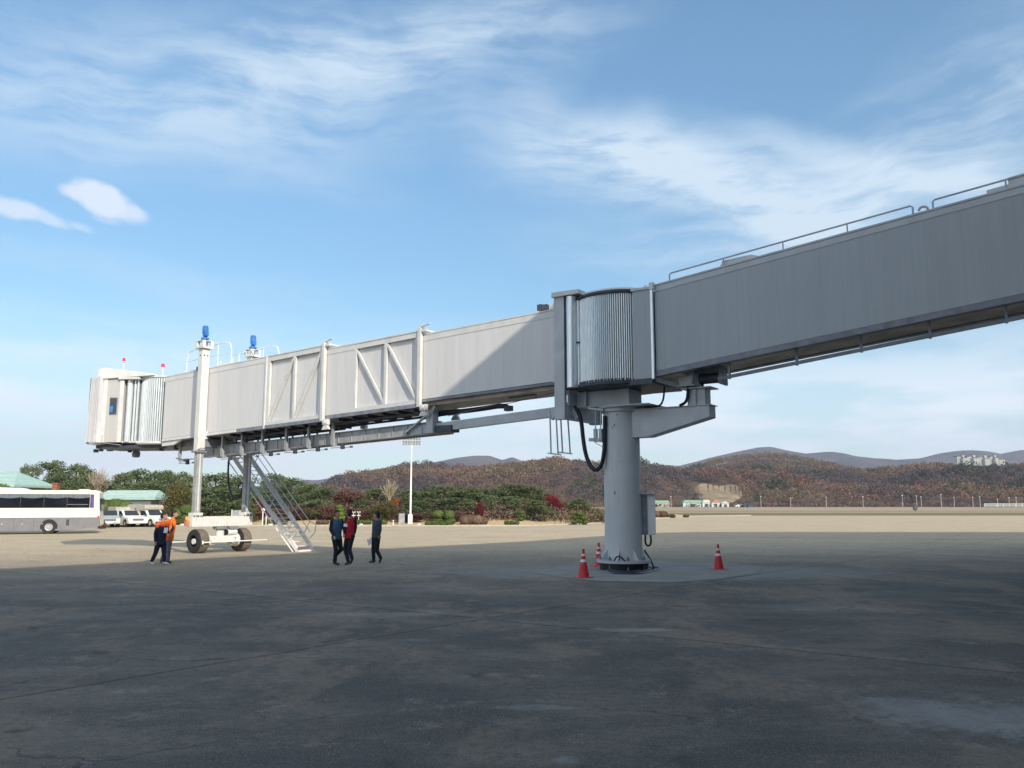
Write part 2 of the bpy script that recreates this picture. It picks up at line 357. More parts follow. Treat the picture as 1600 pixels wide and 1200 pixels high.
def leaf_mat(name, c1, c2, c3, seed_attr=None):
    m, t, b = new_mat(name); b.inputs['Roughness'].default_value = 0.75; b.inputs['Specular IOR Level'].default_value = 0.15
    g = N(t, 'ShaderNodeNewGeometry'); rp = N(t, 'ShaderNodeValToRGB')
    e = rp.color_ramp.elements; e[0].position = 0; e[0].color = (*c1, 1); e[1].position = 1; e[1].color = (*c3, 1)
    x = e.new(0.55); x.color = (*c2, 1)
    oi = N(t, 'ShaderNodeObjectInfo'); v = math_(t, 'ADD', math_(t, 'MULTIPLY', g.outputs['Random Per Island'], 0.75), math_(t, 'MULTIPLY', oi.outputs['Random'], 0.25))
    t.links.new(v, rp.inputs[0]); t.links.new(rp.outputs[0], b.inputs['Base Color'])
    # some light passes through foliage
    tr = N(t, 'ShaderNodeBsdfTranslucent'); t.links.new(rp.outputs[0], tr.inputs[0])
    mx = N(t, 'ShaderNodeMixShader'); mx.inputs[0].default_value = 0.25
    t.links.new(b.outputs[0], mx.inputs[1]); t.links.new(tr.outputs[0], mx.inputs[2])
    t.links.new(mx.outputs[0], t.nodes['Material Output'].inputs[0])
    return m
M['pine'] = leaf_mat('pine_needles', (0.070, 0.098, 0.045), (0.135, 0.175, 0.075), (0.24, 0.27, 0.12))
M['olive'] = leaf_mat('olive_foliage', (0.07, 0.07, 0.025), (0.14, 0.13, 0.045), (0.23, 0.19, 0.07))
M['russet'] = leaf_mat('russet_foliage', (0.10, 0.055, 0.042), (0.18, 0.10, 0.072), (0.27, 0.165, 0.11))
M['orangeleaf'] = leaf_mat('orange_foliage', (0.20, 0.06, 0.02), (0.34, 0.12, 0.04), (0.45, 0.2, 0.07))
M['maroon'] = leaf_mat('maroon_foliage', (0.10, 0.012, 0.018), (0.18, 0.022, 0.035), (0.27, 0.055, 0.055))
M['topiary'] = leaf_mat('clipped_foliage', (0.07, 0.11, 0.03), (0.13, 0.18, 0.05), (0.20, 0.25, 0.08))
M['lime'] = leaf_mat('bright_green_foliage', (0.11, 0.20, 0.03), (0.20, 0.32, 0.05), (0.28, 0.40, 0.09))
M['hedge'] = leaf_mat('brown_hedge_foliage', (0.12, 0.08, 0.06), (0.20, 0.13, 0.10), (0.28, 0.20, 0.14))

# ------------------------------------------------------------------ ground, apron, lawn
def sheet(name, xs, ys, zoff, m, clipfn=None):
    V = [(x, y, gz(y) + zoff) for y in ys for x in xs]; nx = len(xs)
    Fs = [(j*nx+i, j*nx+i+1, (j+1)*nx+i+1, (j+1)*nx+i) for j in range(len(ys)-1) for i in range(nx-1)]
    me = bpy.data.meshes.new(name); me.from_pydata(V, [], Fs); me.materials.append(m); o = mesh_obj(name, me); o['kind'] = 'structure'; return o
def line_mask(t, co, p, q, width, wob):
    """1 on a line through two world points"""
    d = Vector((q[0]-p[0], q[1]-p[1])).normalized(); n = Vector((-d.y, d.x)); c = n.x*p[0]+n.y*p[1]
    dp = N(t, 'ShaderNodeVectorMath', operation='DOT_PRODUCT'); t.links.new(co, dp.inputs[0]); dp.inputs[1].default_value = (n.x, n.y, 0)
    a = math_(t, 'SUBTRACT', dp.outputs['Value'], c); a = math_(t, 'ADD', a, wob); a = math_(t, 'ABSOLUTE', a)
    return math_(t, 'SUBTRACT', 1.0, math_(t, 'DIVIDE', a, width), clamp=True)
def noise(t, co, scale, det=6, rough=0.6, vec=None):
    n = N(t, 'ShaderNodeTexNoise'); n.inputs['Scale'].default_value = scale; n.inputs['Detail'].default_value = det; n.inputs['Roughness'].default_value = rough
    if vec:
        mp = N(t, 'ShaderNodeMapping'); mp.inputs['Scale'].default_value = vec; t.links.new(co, mp.inputs['Vector']); co = mp.outputs[0]
    t.links.new(co, n.inputs['Vector']); return n.outputs[0]
def ramp(t, x, a, b, lo=0.0, hi=1.0):
    q = N(t, 'ShaderNodeMapRange', interpolation_type='SMOOTHSTEP'); q.inputs['From Min'].default_value = a; q.inputs['From Max'].default_value = b
    q.inputs['To Min'].default_value = lo; q.inputs['To Max'].default_value = hi; t.links.new(x, q.inputs['Value']); return q.outputs[0]
def mixrgb(t, f, a, b):
    m = N(t, 'ShaderNodeMix', data_type='RGBA')
    for k, x in (('Factor', f), ('A', a), ('B', b)):
        if isinstance(x, (int, float)): m.inputs[k].default_value = x
        elif isinstance(x, tuple): m.inputs[k].default_value = (*x, 1)
        else: t.links.new(x, m.inputs[k])
    return m.outputs['Result']
def apron_mat():
    m, t, b = new_mat('weathered_apron'); b.inputs['Specular IOR Level'].default_value = 0.12
    co = N(t, 'ShaderNodeTexCoord').outputs['Object']; s3 = N(t, 'ShaderNodeSeparateXYZ'); t.links.new(co, s3.inputs[0])
    n0 = noise(t, co, 0.09, 4); n1 = noise(t, co, 0.35, 8, 0.65); n2 = noise(t, co, 1.6, 8, 0.7); n3 = noise(t, co, 9, 6, 0.7); n4 = noise(t, co, 60, 3, 0.7); n5 = noise(t, co, 0.5, 8, 0.7, (1, 0.5, 1))
    grit = N(t, 'ShaderNodeTexVoronoi'); grit.inputs['Scale'].default_value = 26; t.links.new(co, grit.inputs['Vector'])
    # worn asphalt, its tone also holding the terminal's shade, against paler concrete beyond
    asp = mixrgb(t, ramp(t, n1, 0.38, 0.60), (0.098, 0.103, 0.094), (0.182, 0.174, 0.148))
    asp = mixrgb(t, ramp(t, noise(t, co, 0.8, 8, 0.72, (0.5, 1.4, 1)), 0.42, 0.60, 0.55, 0), asp, (0.075, 0.078, 0.076))
    asp = mixrgb(t, ramp(t, n5, 0.50, 0.60, 0, 0.7), asp, (0.245, 0.20, 0.15))
    asp = mixrgb(t, ramp(t, n2, 0.56, 0.68, 0, 0.6), asp, (0.29, 0.275, 0.245))
    con = mixrgb(t, ramp(t, n1, 0.3, 0.7), (0.51, 0.405, 0.262), (0.60, 0.485, 0.325))
    con = mixrgb(t, ramp(t, noise(t, co, 0.5, 6, 0.6, (0.15, 1.0, 1)), 0.45, 0.7, 0, 0.5), con, (0.44, 0.36, 0.245))
    # transition: asphalt to concrete, the painted shade fading with distance from the terminal
    dp = N(t, 'ShaderNodeVectorMath', operation='DOT_PRODUCT'); t.links.new(co, dp.inputs[0]); dp.inputs[1].default_value = (-0.20, 0.98, 0)
    tr = math_(t, 'ADD', dp.outputs['Value'], math_(t, 'MULTIPLY', math_(t, 'SUBTRACT', n0, 0.5), 8.0))
    f = ramp(t, tr, 16, 46)
    c = mixrgb(t, f, asp, con)
    # fine aggregate and stains
    c = mixrgb(t, ramp(t, n3, 0.42, 0.66, 0, 0.4), c, (0.06, 0.06, 0.06))
    c = mixrgb(t, ramp(t, n4, 0.53, 0.64, 0, 0.6), c, (0.34, 0.32, 0.29))
    c = mixrgb(t, math_(t, 'MULTIPLY', ramp(t, grit.outputs['Distance'], 0.30, 0.12), ramp(t, n2, 0.42, 0.62, 0.1, 0.8)), c, (0.32, 0.29, 0.25))
    # chalky spill low right
    dx = N(t, 'ShaderNodeVectorMath', operation='DISTANCE'); t.links.new(co, dx.inputs[0]); dx.inputs[1].default_value = (4.6, 7.6, 0)
    sp_ = math_(t, 'MULTIPLY', ramp(t, dx.outputs['Value'], 1.9, 0.3), ramp(t, noise(t, co, 2.2, 9, 0.75), 0.46, 0.62, 0, 0.6))
    c = mixrgb(t, sp_, c, (0.33, 0.35, 0.35))
    for (q_, sx_, sy_, am_) in ((ground(985, 984), 0.9, 0.22, 0.8), (ground(1545, 1120), 1.1, 0.7, 0.6), (ground(835, 1105), 0.45, 0.12, 0.5), (ground(885, 1187), 0.12, 0.10, 0.7), (ground(610, 960), 1.8, 0.3, 0.45), (ground(1300, 950), 1.5, 0.6, 0.35), (ground(1410, 1105), 0.7, 0.5, 0.4)):
        em = N(t, 'ShaderNodeMapping', vector_type='TEXTURE'); em.inputs['Location'].default_value = (q_.x, q_.y, 0); em.inputs['Scale'].default_value = (sx_, sy_, 1); t.links.new(co, em.inputs['Vector'])
        el_ = N(t, 'ShaderNodeVectorMath', operation='LENGTH'); t.links.new(em.outputs[0], el_.inputs[0])
        c = mixrgb(t, math_(t, 'MULTIPLY', ramp(t, math_(t, 'ADD', el_.outputs['Value'], math_(t, 'MULTIPLY', math_(t, 'SUBTRACT', n3, 0.5), 1.2)), 1.1, 0.5, 0, am_), ramp(t, n2, 0.35, 0.6, 0.3, 1)), c, (0.31, 0.32, 0.31))
    hm = N(t, 'ShaderNodeMapping', vector_type='TEXTURE'); hm.inputs['Location'].default_value = (4.2, 24.4, 0); hm.inputs['Scale'].default_value = (7.5, 3.6, 1); t.links.new(co, hm.inputs['Vector'])
    hl = N(t, 'ShaderNodeVectorMath', operation='LENGTH'); t.links.new(hm.outputs[0], hl.inputs[0])
    c = mixrgb(t, math_(t, 'MULTIPLY', ramp(t, math_(t, 'ADD', hl.outputs['Value'], math_(t, 'MULTIPLY', math_(t, 'SUBTRACT', n2, 0.5), 0.9)), 1.05, 0.55, 0, 0.75), ramp(t, n3, 0.2, 0.6, 0.6, 1.0)), c, (0.27, 0.275, 0.25))
    # hairline cracks and oil drips
    wv = N(t, 'ShaderNodeVectorMath', operation='ADD'); nz = N(t, 'ShaderNodeTexNoise'); nz.inputs['Scale'].default_value = 1.3; nz.inputs['Detail'].default_value = 6; t.links.new(co, nz.inputs['Vector'])
    t.links.new(co, wv.inputs[0]); t.links.new(nz.outputs['Color'], wv.inputs[1])
    vc = N(t, 'ShaderNodeTexVoronoi', feature='DISTANCE_TO_EDGE'); vc.inputs['Scale'].default_value = 0.33; t.links.new(wv.outputs[0], vc.inputs['Vector'])
    c = mixrgb(t, math_(t, 'MULTIPLY', ramp(t, vc.outputs['Distance'], 0.007, 0.002), ramp(t, n1, 0.49, 0.57, 0, 0.55)), c, (0.04, 0.042, 0.045))
    vo = N(t, 'ShaderNodeTexVoronoi'); vo.inputs['Scale'].default_value = 0.8; t.links.new(wv.outputs[0], vo.inputs['Vector'])
    c = mixrgb(t, ramp(t, vo.outputs['Distance'], 0.16, 0.05, 0, 0.55), c, (0.05, 0.05, 0.052))
    # construction joints, saw-cut and filled
    w = math_(t, 'MULTIPLY', math_(t, 'SUBTRACT', noise(t, co, 1.2, 5), 0.5), 0.12)
    g1 = ground(60, 898); g2 = ground(1590, 1052); g3 = ground(0, 1093); g4 = ground(980, 930)
    J = line_mask(t, co, g1, g2, 0.06, w); J = math_(t, 'MAXIMUM', J, line_mask(t, co, g3, g4, 0.05, w))
    for yy in (56, 68, 84, 104):
        J = math_(t, 'MAXIMUM', J, math_(t, 'MULTIPLY', line_mask(t, co, (0, yy), (10, yy-0.6), 0.16, w), 0.6))
    d2 = Vector(DV); 
    for k in range(-2, 5):
        p = (10 - 11*k, 60); J = math_(t, 'MAXIMUM', J, math_(t, 'MULTIPLY', line_mask(t, co, p, (p[0]+NV.x*10, p[1]+NV.y*10), 0.08, w), math_(t, 'MULTIPLY', f, 0.5)))
    c = mixrgb(t, math_(t, 'MULTIPLY', J, ramp(t, n3, 0.3, 0.55, 0.30, 0.75)), c, (0.035, 0.037, 0.04))
    # pale band beside the long joint
    wb = line_mask(t, co, (g1.x, g1.y+0.25), (g2.x, g2.y+0.25), 0.45, w)
    c = mixrgb(t, math_(t, 'MULTIPLY', wb, ramp(t, n2, 0.45, 0.65, 0, 0.4)), c, (0.30, 0.28, 0.25))
    # yellow residue line near the wheels
    y1 = ground(300, 872); y2 = ground(430, 866)
    c = mixrgb(t, math_(t, 'MULTIPLY', line_mask(t, co, y1, y2, 0.18, w), ramp(t, n2, 0.5, 0.62, 0, 0.45)), c, (0.5, 0.36, 0.12))
    t.links.new(c, b.inputs['Base Color'])
    t.links.new(ramp(t, n2, 0.3, 0.7, 0.75, 0.95), b.inputs['Roughness'])
    bp = N(t, 'ShaderNodeBump'); bp.inputs['Strength'].default_value = 0.5; bp.inputs['Distance'].default_value = 0.01
    hh = math_(t, 'ADD', math_(t, 'MULTIPLY', n3, 1.2), math_(t, 'ADD', n4, math_(t, 'MULTIPLY', J, -1.5)))
    t.links.new(hh, bp.inputs['Height']); t.links.new(bp.outputs[0], b.inputs['Normal'])
    return m
def field_mat():
    m, t, b = new_mat('dry_airfield_grass'); b.inputs['Roughness'].default_value = 0.95; b.inputs['Specular IOR Level'].default_value = 0.05
    co = N(t, 'ShaderNodeTexCoord').outputs['Object']; s3 = N(t, 'ShaderNodeSeparateXYZ'); t.links.new(co, s3.inputs[0])
    n1 = noise(t, co, 0.02, 6, 0.6, (0.3, 2.5, 1)); n2 = noise(t, co, 0.25, 8, 0.7, (0.4, 1, 1)); n3 = noise(t, co, 3, 6)
    c = mixrgb(t, ramp(t, n1, 0.4, 0.6), (0.34, 0.25, 0.15), (0.42, 0.33, 0.21))
    # greener strip close to the apron, taxiway band beyond
    y = math_(t, 'ADD', s3.outputs[1], math_(t, 'MULTIPLY', math_(t, 'SUBTRACT', n2, 0.5), 14))
    far = math_(t, 'GREATER_THAN', s3.outputs[0], 22)
    g = math_(t, 'MULTIPLY', math_(t, 'MULTIPLY', ramp(t, y, 140, 148), ramp(t, y, 192, 180)), 1.0)
    c = mixrgb(t, g, c, (0.20, 0.17, 0.085))
    tx = math_(t, 'MULTIPLY', ramp(t, y, 196, 200), ramp(t, y, 222, 216)); c = mixrgb(t, tx, c, (0.26, 0.24, 0.22))
    tx2 = math_(t, 'MULTIPLY', ramp(t, y, 300, 306), ramp(t, y, 352, 346)); c = mixrgb(t, tx2, c, (0.38, 0.32, 0.25))
    c = mixrgb(t, ramp(t, n2, 0.55, 0.75, 0, 0.4), c, (0.22, 0.15, 0.09))
    c = mixrgb(t, ramp(t, n3, 0.5, 0.75, 0, 0.25), c, (0.16, 0.14, 0.07))
    t.links.new(c, b.inputs['Base Color']); return m
ysf = [-300, -60, 0, 22, 29, 36, 43, 50, 80, 150, 300, 600, 1200, 2500, 6000, 12000]
xsf = [-12000, -3000, -600, -150, 0, 150, 600, 3000, 12000]
sheet('ground', xsf, ysf, -0.012, field_mat())
# apron outline: far edge follows the lawn kerb, then runs out to the right
edge = [(-260, 82), (-60, 82), (-25, 82), (-5, 81.5), (2, 83), (8, 90), (14, 101), (22, 122), (30, 139), (42, 147), (400, 149)]
def apron_far(x):
    for (x0, y0), (x1, y1) in zip(edge, edge[1:]):
        if x0 <= x <= x1: return y0 + (y1-y0)*(x-x0)/(x1-x0)
xsA = [-260, -120, -60, -25, -15, -5, -1, 2, 5, 8, 11, 14, 18, 22, 26, 30, 36, 42, 100, 400]
V = []; rows = [-120, -20, 0, 22, 29, 36, 43, 50, 81.2]
for x in xsA:
    for y in rows: V.append((x, y, gz(y)))
    V.append((x, apron_far(x), gz(82)))
nr_ = len(rows)+1
Fs = [(i*nr_+j, (i+1)*nr_+j, (i+1)*nr_+j+1, i*nr_+j+1) for i in range(len(xsA)-1) for j in range(nr_-1)]
me = bpy.data.meshes.new('apron'); me.from_pydata(V, [], Fs); me.materials.append(apron_mat()); ap = mesh_obj('apron', me); ap['kind'] = 'structure'
# lawn: slightly raised dry turf bank on which garden trees stand
def lawn_z(x, y):
    e = apron_far(max(min(x, 399), -259)); d = y - e
    k = 1/(1+math.exp((x-14)/5)) # bank fades out to the right
    return -0.35 + (0.05 if d > 0.3 else 0) + k * 1.5 * max(0, min(1, (d-4)/22))**1.2
def lawn_mat():
    m, t, b = new_mat('dry_lawn'); b.inputs['Roughness'].default_value = 0.95; b.inputs['Specular IOR Level'].default_value = 0.05
    co = N(t, 'ShaderNodeTexCoord').outputs['Object']
    c = mixrgb(t, ramp(t, noise(t, co, 0.5, 7, 0.6), 0.35, 0.65), (0.50, 0.37, 0.19), (0.58, 0.45, 0.26))
    c = mixrgb(t, ramp(t, noise(t, co, 0.25, 6), 0.55, 0.7, 0, 0.5), c, (0.35, 0.22, 0.12))
    t.links.new(c, b.inputs['Base Color']); return m
xsL = list(range(-140, 33, 3)); V = []; rowsL = [0.0, 0.3, 2, 4, 8, 12, 18, 26, 40, 60]
for x in xsL:
    for d in rowsL:
        y = apron_far(x)+d; V.append((x, y, lawn_z(x, y) + (0.03*math.sin(x*1.7+y) if d > 4 else 0)))
n_ = len(rowsL); Fs = [(i*n_+j, (i+1)*n_+j, (i+1)*n_+j+1, i*n_+j+1) for i in range(len(xsL)-1) for j in range(n_-1)]
me = bpy.data.meshes.new('lawn'); me.from_pydata(V, [], Fs); me.materials.append(lawn_mat()); lw = mesh_obj('lawn', me); lw['kind'] = 'structure'
kb = MB()
for (x0, y0), (x1, y1) in zip(edge[:-1], edge[1:-1]):
    kb.bar((x0, y0-0.08, -0.35), (x1, y1-0.08, -0.35), 0.16, 0.22)
k = build('kerb', kb, mat('kerb_concrete', (0.46, 0.42, 0.35), 0.85, var=0.1)); k['kind'] = 'structure'
# concrete pad round the column
def pad_mat():
    m, t, b = new_mat('pale_concrete_pad'); b.inputs['Roughness'].default_value = 0.9; b.inputs['Specular IOR Level'].default_value = 0.1
    co = N(t, 'ShaderNodeTexCoord').outputs['Object']
    c = mixrgb(t, ramp(t, noise(t, co, 0.9, 8, 0.7), 0.35, 0.65), (0.23, 0.235, 0.215), (0.30, 0.30, 0.275))
    c = mixrgb(t, ramp(t, noise(t, co, 8, 6, 0.7), 0.5, 0.75, 0, 0.35), c, (0.15, 0.15, 0.15))
    t.links.new(c, b.inputs['Base Color']); return m
pc = [ground(830, 893), ground(862, 901), ground(930, 908), ground(1040, 911), ground(1120, 906), ground(1185, 896), ground(1190, 888), ground(1150, 881), ground(1000, 876), ground(900, 880)]
pts = []
for i in range(len(pc)):
    a, b_ = pc[i], pc[(i+1) % len(pc)]
    for t_ in np.linspace(0, 1, 12, endpoint=False):
        q = a.lerp(b_, t_); pts.append(Vector((q.x + (rnd.random()-0.5)*0.10, q.y + (rnd.random()-0.5)*0.12, 0)))
cx = sum(p.x for p in pts)/len(pts); cy = sum(p.y for p in pts)/len(pts)
V = [(cx, cy, gz(cy)+0.008)]; Fs = []; K = len(pts)
for fr_ in (0.25, 0.5, 0.75, 1.0):
    for p in pts:
        x = cx+(p.x-cx)*fr_; y = cy+(p.y-cy)*fr_; V.append((x, y, gz(y) + 0.008))
for i in range(K): Fs.append((0, 1+i, 1+(i+1) % K))
for r_ in range(3):
    for i in range(K): Fs.append((1+r_*K+i, 1+(r_+1)*K+i, 1+(r_+1)*K+(i+1) % K, 1+r_*K+(i+1) % K))
me = bpy.data.meshes.new('pavement'); me.from_pydata(V, [], Fs); me.materials.append(pad_mat()); o = mesh_obj('pavement', me); o['kind'] = 'structure'

# ------------------------------------------------------------------ terminal building (behind and right of the viewer, casts the big shadow)
tb = thing('terminal_building', 'large grey terminal building beside the boarding bridge, outside the picture', 'building', (BC.x, BC.y, 0), BA)
H_T = 18.0; SR = 15.7 - 1.65*H_T
poly = [(SR, 75), (SR, -21.9), (SR-2.8, -26.6), (SR-23, -40), (SR-48, -56), (SR-48, 75)]
build('wall', MB().prism(poly, -0.5, H_T, 'xy'), mat('terminal_cladding', (0.34, 0.35, 0.36), 0.6, var=0.08), tb)
for i in range(13):
    for z0 in (1.0, 7.0, 12.5):
        w0 = -20 + i*7.0
        if abs(w0+2.6) < 5 and z0 == 7.0: continue
        build('window', MB().box(SR-0.02, SR+0.06, w0, w0+5.2, z0, z0+3.2), M['glass'], tb)

# ------------------------------------------------------------------ boarding bridge
KT = -0.034
def tun(s, w, z): return (s, w, z + KT*s)          # telescoping tunnels fall gently towards the cab
bb = thing('boarding_bridge', 'grey telescoping passenger boarding bridge with slatted rotunda, wheeled lift legs and cab', 'boarding bridge', (BC.x, BC.y, 0), BA)

def tunnel_shell(name, s0, s1, hw, zb, zt, m, truss=None, lab=None):
    """closed box walls; the part inside 'truss' is left open between chords (next tunnel shows through)"""
    mb = MB(tun)
    a = truss[1] if truss else s0
    mb.box(a, s1, -hw, hw, zb, zt-0.03)
    o = build(name, mb, m, bb, bevel=0.012, label=lab)
    # roof sheet with slight overhang, seam line under the top fascia
    rf = MB(tun); rf.box(s0, s1, -hw-0.02, hw+0.02, zt-0.03, zt+0.02)
    rf.box(a, s1, -hw-0.012, -hw-0.003, zt-0.24, zt-0.045); rf.box(a, s1, hw+0.003, hw+0.012, zt-0.24, zt-0.045)
    build('roof_edge', rf, M['paint'], o)
    ch = MB(tun)
    for sg in (1, -1):
        hc = 0.075 if name == 'inner_tunnel' else 0.13
        ch.box(s0, s1, sg*(hw-0.10), sg*(hw+0.018), zb-hc, zb-0.003)
        ch.box(s0, s1, sg*(hw-0.10), sg*(hw+0.06), zb-hc-0.015, zb-hc+0.005)
    build('bottom_chord', ch, M['steel'], o)
    fl = MB(tun); fl.box(a+0.05, s1-0.02, -hw+0.105, hw-0.14, zb-(0.21 if name == 'inner_tunnel' else 0.12), zb+0.01)
    build('floor_plate', fl, M['under'], o)
    if truss:
        t0, t1 = truss
        for sg in (1, -1):
            y0, y1 = sg*(hw-0.10), sg*hw
            build('truss_chord', MB(tun).box(t0, t1, y0, y1, zt-0.22, zt-0.032), M['paint'], o); build('truss_chord', MB(tun).box(t0, t1, y0, y1, zb, zb+0.14), M['paint'], o)
        for sg in (1, -1):
            y1 = sg*(hw+0.004); y0 = sg*(hw-0.10)
            for s_ in (t0+0.07, (t0+t1)/2, t1-0.05):
                build('truss_post', MB(tun).box(s_-0.06, s_+0.06, y0, y1, zb+0.14, zt-0.22), M['paint'], o, bevel=0.006)
            mid = (t0+t1)/2; ym = sg*(hw-0.045)
            segs = ((t0+0.10, mid-0.05), (mid+0.05, t1-0.08))
            for x0, x1 in segs:
                za, zb_ = (zt-0.24, zb+0.16)
                if truss_dir[name] > 0: p0, p1 = (x0, ym, zb_), (x1, ym, za)
                else: p0, p1 = (x0, ym, za), (x1, ym, zb_)
                build('truss_diagonal', MB(tun).bar(p0, p1, 0.085, 0.085, up=(0, 1, 0)), M['paint'], o)
        # roof of the open bay is carried by the chords: add thin cross bars
    return o
truss_dir = {'middle_tunnel': 1, 'outer_tunnel': -1}
ZA = (5.76, 8.09); ZB = (5.63, 8.22); ZC = (5.54, 8.36)
tA = tunnel_shell('inner_tunnel', 1.72, 10.8, 0.80, ZA[0], ZA[1], M['panel'])
tB = tunnel_shell('middle_tunnel', 7.45, 15.6, 0.92, ZB[0], ZB[1], M['panel'], (7.45, 10.6))
tC = tunnel_shell('outer_tunnel', 12.2, 22.45, 1.04, ZC[0], ZC[1], M['panel'], (12.2, 15.35))
# serrated drip lugs along the first tunnel
lug = MB(tun).box(2.0, 7.3, 0.801, 0.806, ZA[0]-0.01, ZA[0]+0.02)
for i in range(34): lug.box(2.0+i*0.155, 2.08+i*0.155, 0.80, 0.812, ZA[0]-0.02, ZA[0]+0.012)
build('drip_lug_strip', lug, M['darksteel'], tA)
build('vent_slot', MB(tun).box(3.0, 4.0, 0.1, 0.3, ZA[0]-0.24, ZA[0]-0.209), M['darksteel'], tA)
# portal frames at tunnel mouths with roller brackets
for (s_, hw, zb, zt, prt) in ((7.38, 0.95, ZB[0], ZB[1], tB), (12.12, 1.07, ZC[0], ZC[1], tC), (15.45, 1.055, ZC[0], ZC[1], tC)):
    thin = s_ > 15
    f = MB(tun)
    for sg in (1, -1):
        f.box(s_-(0.03 if thin else 0.07), s_+(0.05 if thin else 0.07), sg*(hw-0.12), sg*(hw+0.03), zb-0.13, zt+(0.03 if thin else 0.10))
    if not thin: f.box(s_-0.068, s_+0.068, -hw+0.12, hw-0.12, zt+0.022, zt+0.09)
    if thin:
        for sg in (1, -1): build('portal_post', MB(tun).box(s_-0.03, s_+0.05, sg*(hw-0.12), sg*(hw+0.03), zb-0.13, zt+0.03), M['paint'], prt, bevel=0.006)
        continue
    build('portal_frame', f, M['paint'], prt, bevel=0.006)
    for sg in (1, -1):
        r_ = MB(tun); r_.box(s_-0.30, s_-0.071, sg*(hw-0.10), sg*(hw+0.0), zt-0.06, zt+0.02)
        r_.bar((s_-0.05, sg*(hw-0.05), zt+0.13), (s_-0.42, sg*(hw-0.05), zt+0.20), 0.10, 0.03)
        r_.box(s_-0.10, s_+0.05, sg*(hw-0.09), sg*(hw-0.01), zt+0.10, zt+0.17)
        build('top_roller_bracket', r_, M['paint'], prt)
        q = MB(tun); q.box(s_-0.33, s_-0.071, sg*(hw-0.14), sg*(hw+0.02), zb-0.28, zb-0.06)
        q.prism([(s_-0.40, zb-0.46), (s_-0.02, zb-0.46), (s_-0.12, zb-0.30), (s_-0.30, zb-0.30)], sg*(hw-0.12), sg*(hw-0.0))
        q.cyl((s_-0.2, sg*(hw+0.0), zb-0.17), (s_-0.2, sg*(hw+0.06), zb-0.17), 0.07)
        build('bottom_roller_bracket', q, M['cream'], prt, bevel=0.004)
# dark cross members under the open bays
for (a_, b_, hw, zb, prt) in ((7.5, 12.0, 0.92, ZB[0], tB), (12.3, 18.5, 1.04, ZC[0], tC)):
    x = MB(tun); n = int((b_-a_)/0.75)
    for i in range(n):
        s_ = a_+0.2+i*0.75; x.box(s_, s_+0.08, -hw+0.13, hw-0.13, zb-0.24, zb-0.125)
    x.box(a_+0.1, b_, 0.42, 0.50, zb-0.32, zb-0.245); x.box(a_+0.1, b_, -0.50, -0.42, zb-0.32, zb-0.245)
    build('cross_member', x, M['darksteel'], prt)
# side skirt strip lower on the outer tunnel towards the cab
sk = MB(tun); sk.box(17.2, 22.4, 1.055, 1.075, ZC[0]-0.12, ZC[0]-0.01); build('side_skirt', sk, M['cream'], tC)
build('side_skirt', MB(tun).prism([(20.9, ZC[0]-0.12), (22.4, ZC[0]-0.12), (22.4, ZC[0]-0.33), (21.5, ZC[0]-0.33)], 0.95, 1.06), M['cream'], tC)

# rotunda
def curtain(cx_, r, a0, a1, n, z0, z1, amp=0.028):
    """interlocking convex slats with narrow gaps between them"""
    mb = MB()
    for i in range(n):
        P = []
        for fr_, q in ((0.13, -0.02), (0.16, 0), (0.32, amp*0.8), (0.55, amp), (0.76, amp*0.7), (0.90, 0), (0.92, -0.02)):
            a = a0 + (a1-a0)*(i+fr_)/n; P.append((cx_+(r+q)*math.cos(a), (r+q)*math.sin(a)))
        m_ = len(P); V = [(x, y, z0) for x, y in P] + [(x, y, z1) for x, y in P]
        mb.add(V, [(i_, i_+1, m_+i_+1, m_+i_) for i_ in range(m_-1)])
    return mb
def backing(cx_, r, a0, a1, z0, z1):
    P = [(cx_+r*math.cos(a0+(a1-a0)*i/24), r*math.sin(a0+(a1-a0)*i/24)) for i in range(25)]
    return MB().add([(x, y, z0) for x, y in P]+[(x, y, z1) for x, y in P], [(i, i+1, 26+i, 25+i) for i in range(24)])
rot = build('rotunda_floor', MB().lathe([(1.33, 5.36), (1.38, 5.40), (1.38, 5.49), (1.33, 5.50)], n=48), M['darksteel'], bb)
build('rotunda_roof', MB().lathe([(1.36, 8.13), (1.38, 8.15), (1.38, 8.22), (1.2, 8.25)], n=48), M['darksteel'], bb, smooth=True)
build('roof_cap', MB().lathe([(1.30, 8.245), (1.28, 8.30), (0.3, 8.34)], n=48), M['paint'], bb, smooth=True)
cu = build('slat_curtain', curtain(0, 1.29, R(38), R(142), 36, 5.50, 8.14), M['galv'], bb)
build('curtain_backing', backing(0, 1.268, R(38), R(142), 5.50, 8.14), M['darksteel'], bb)
build('curtain_backing', backing(0, 1.268, R(-142), R(-38), 5.50, 8.14), M['darksteel'], bb)
build('slat_curtain', curtain(0, 1.29, R(-142), R(-38), 36, 5.50, 8.14), M['galv'], bb)
for i in range(22):
    a = R(42+i*4.6); nb = MB().box(1.33*math.cos(a)-0.02, 1.33*math.cos(a)+0.02, 1.33*math.sin(a)-0.02, 1.33*math.sin(a)+0.02, 5.501, 5.56)
    build('slat_guide_stud', nb, M['darksteel'], bb)
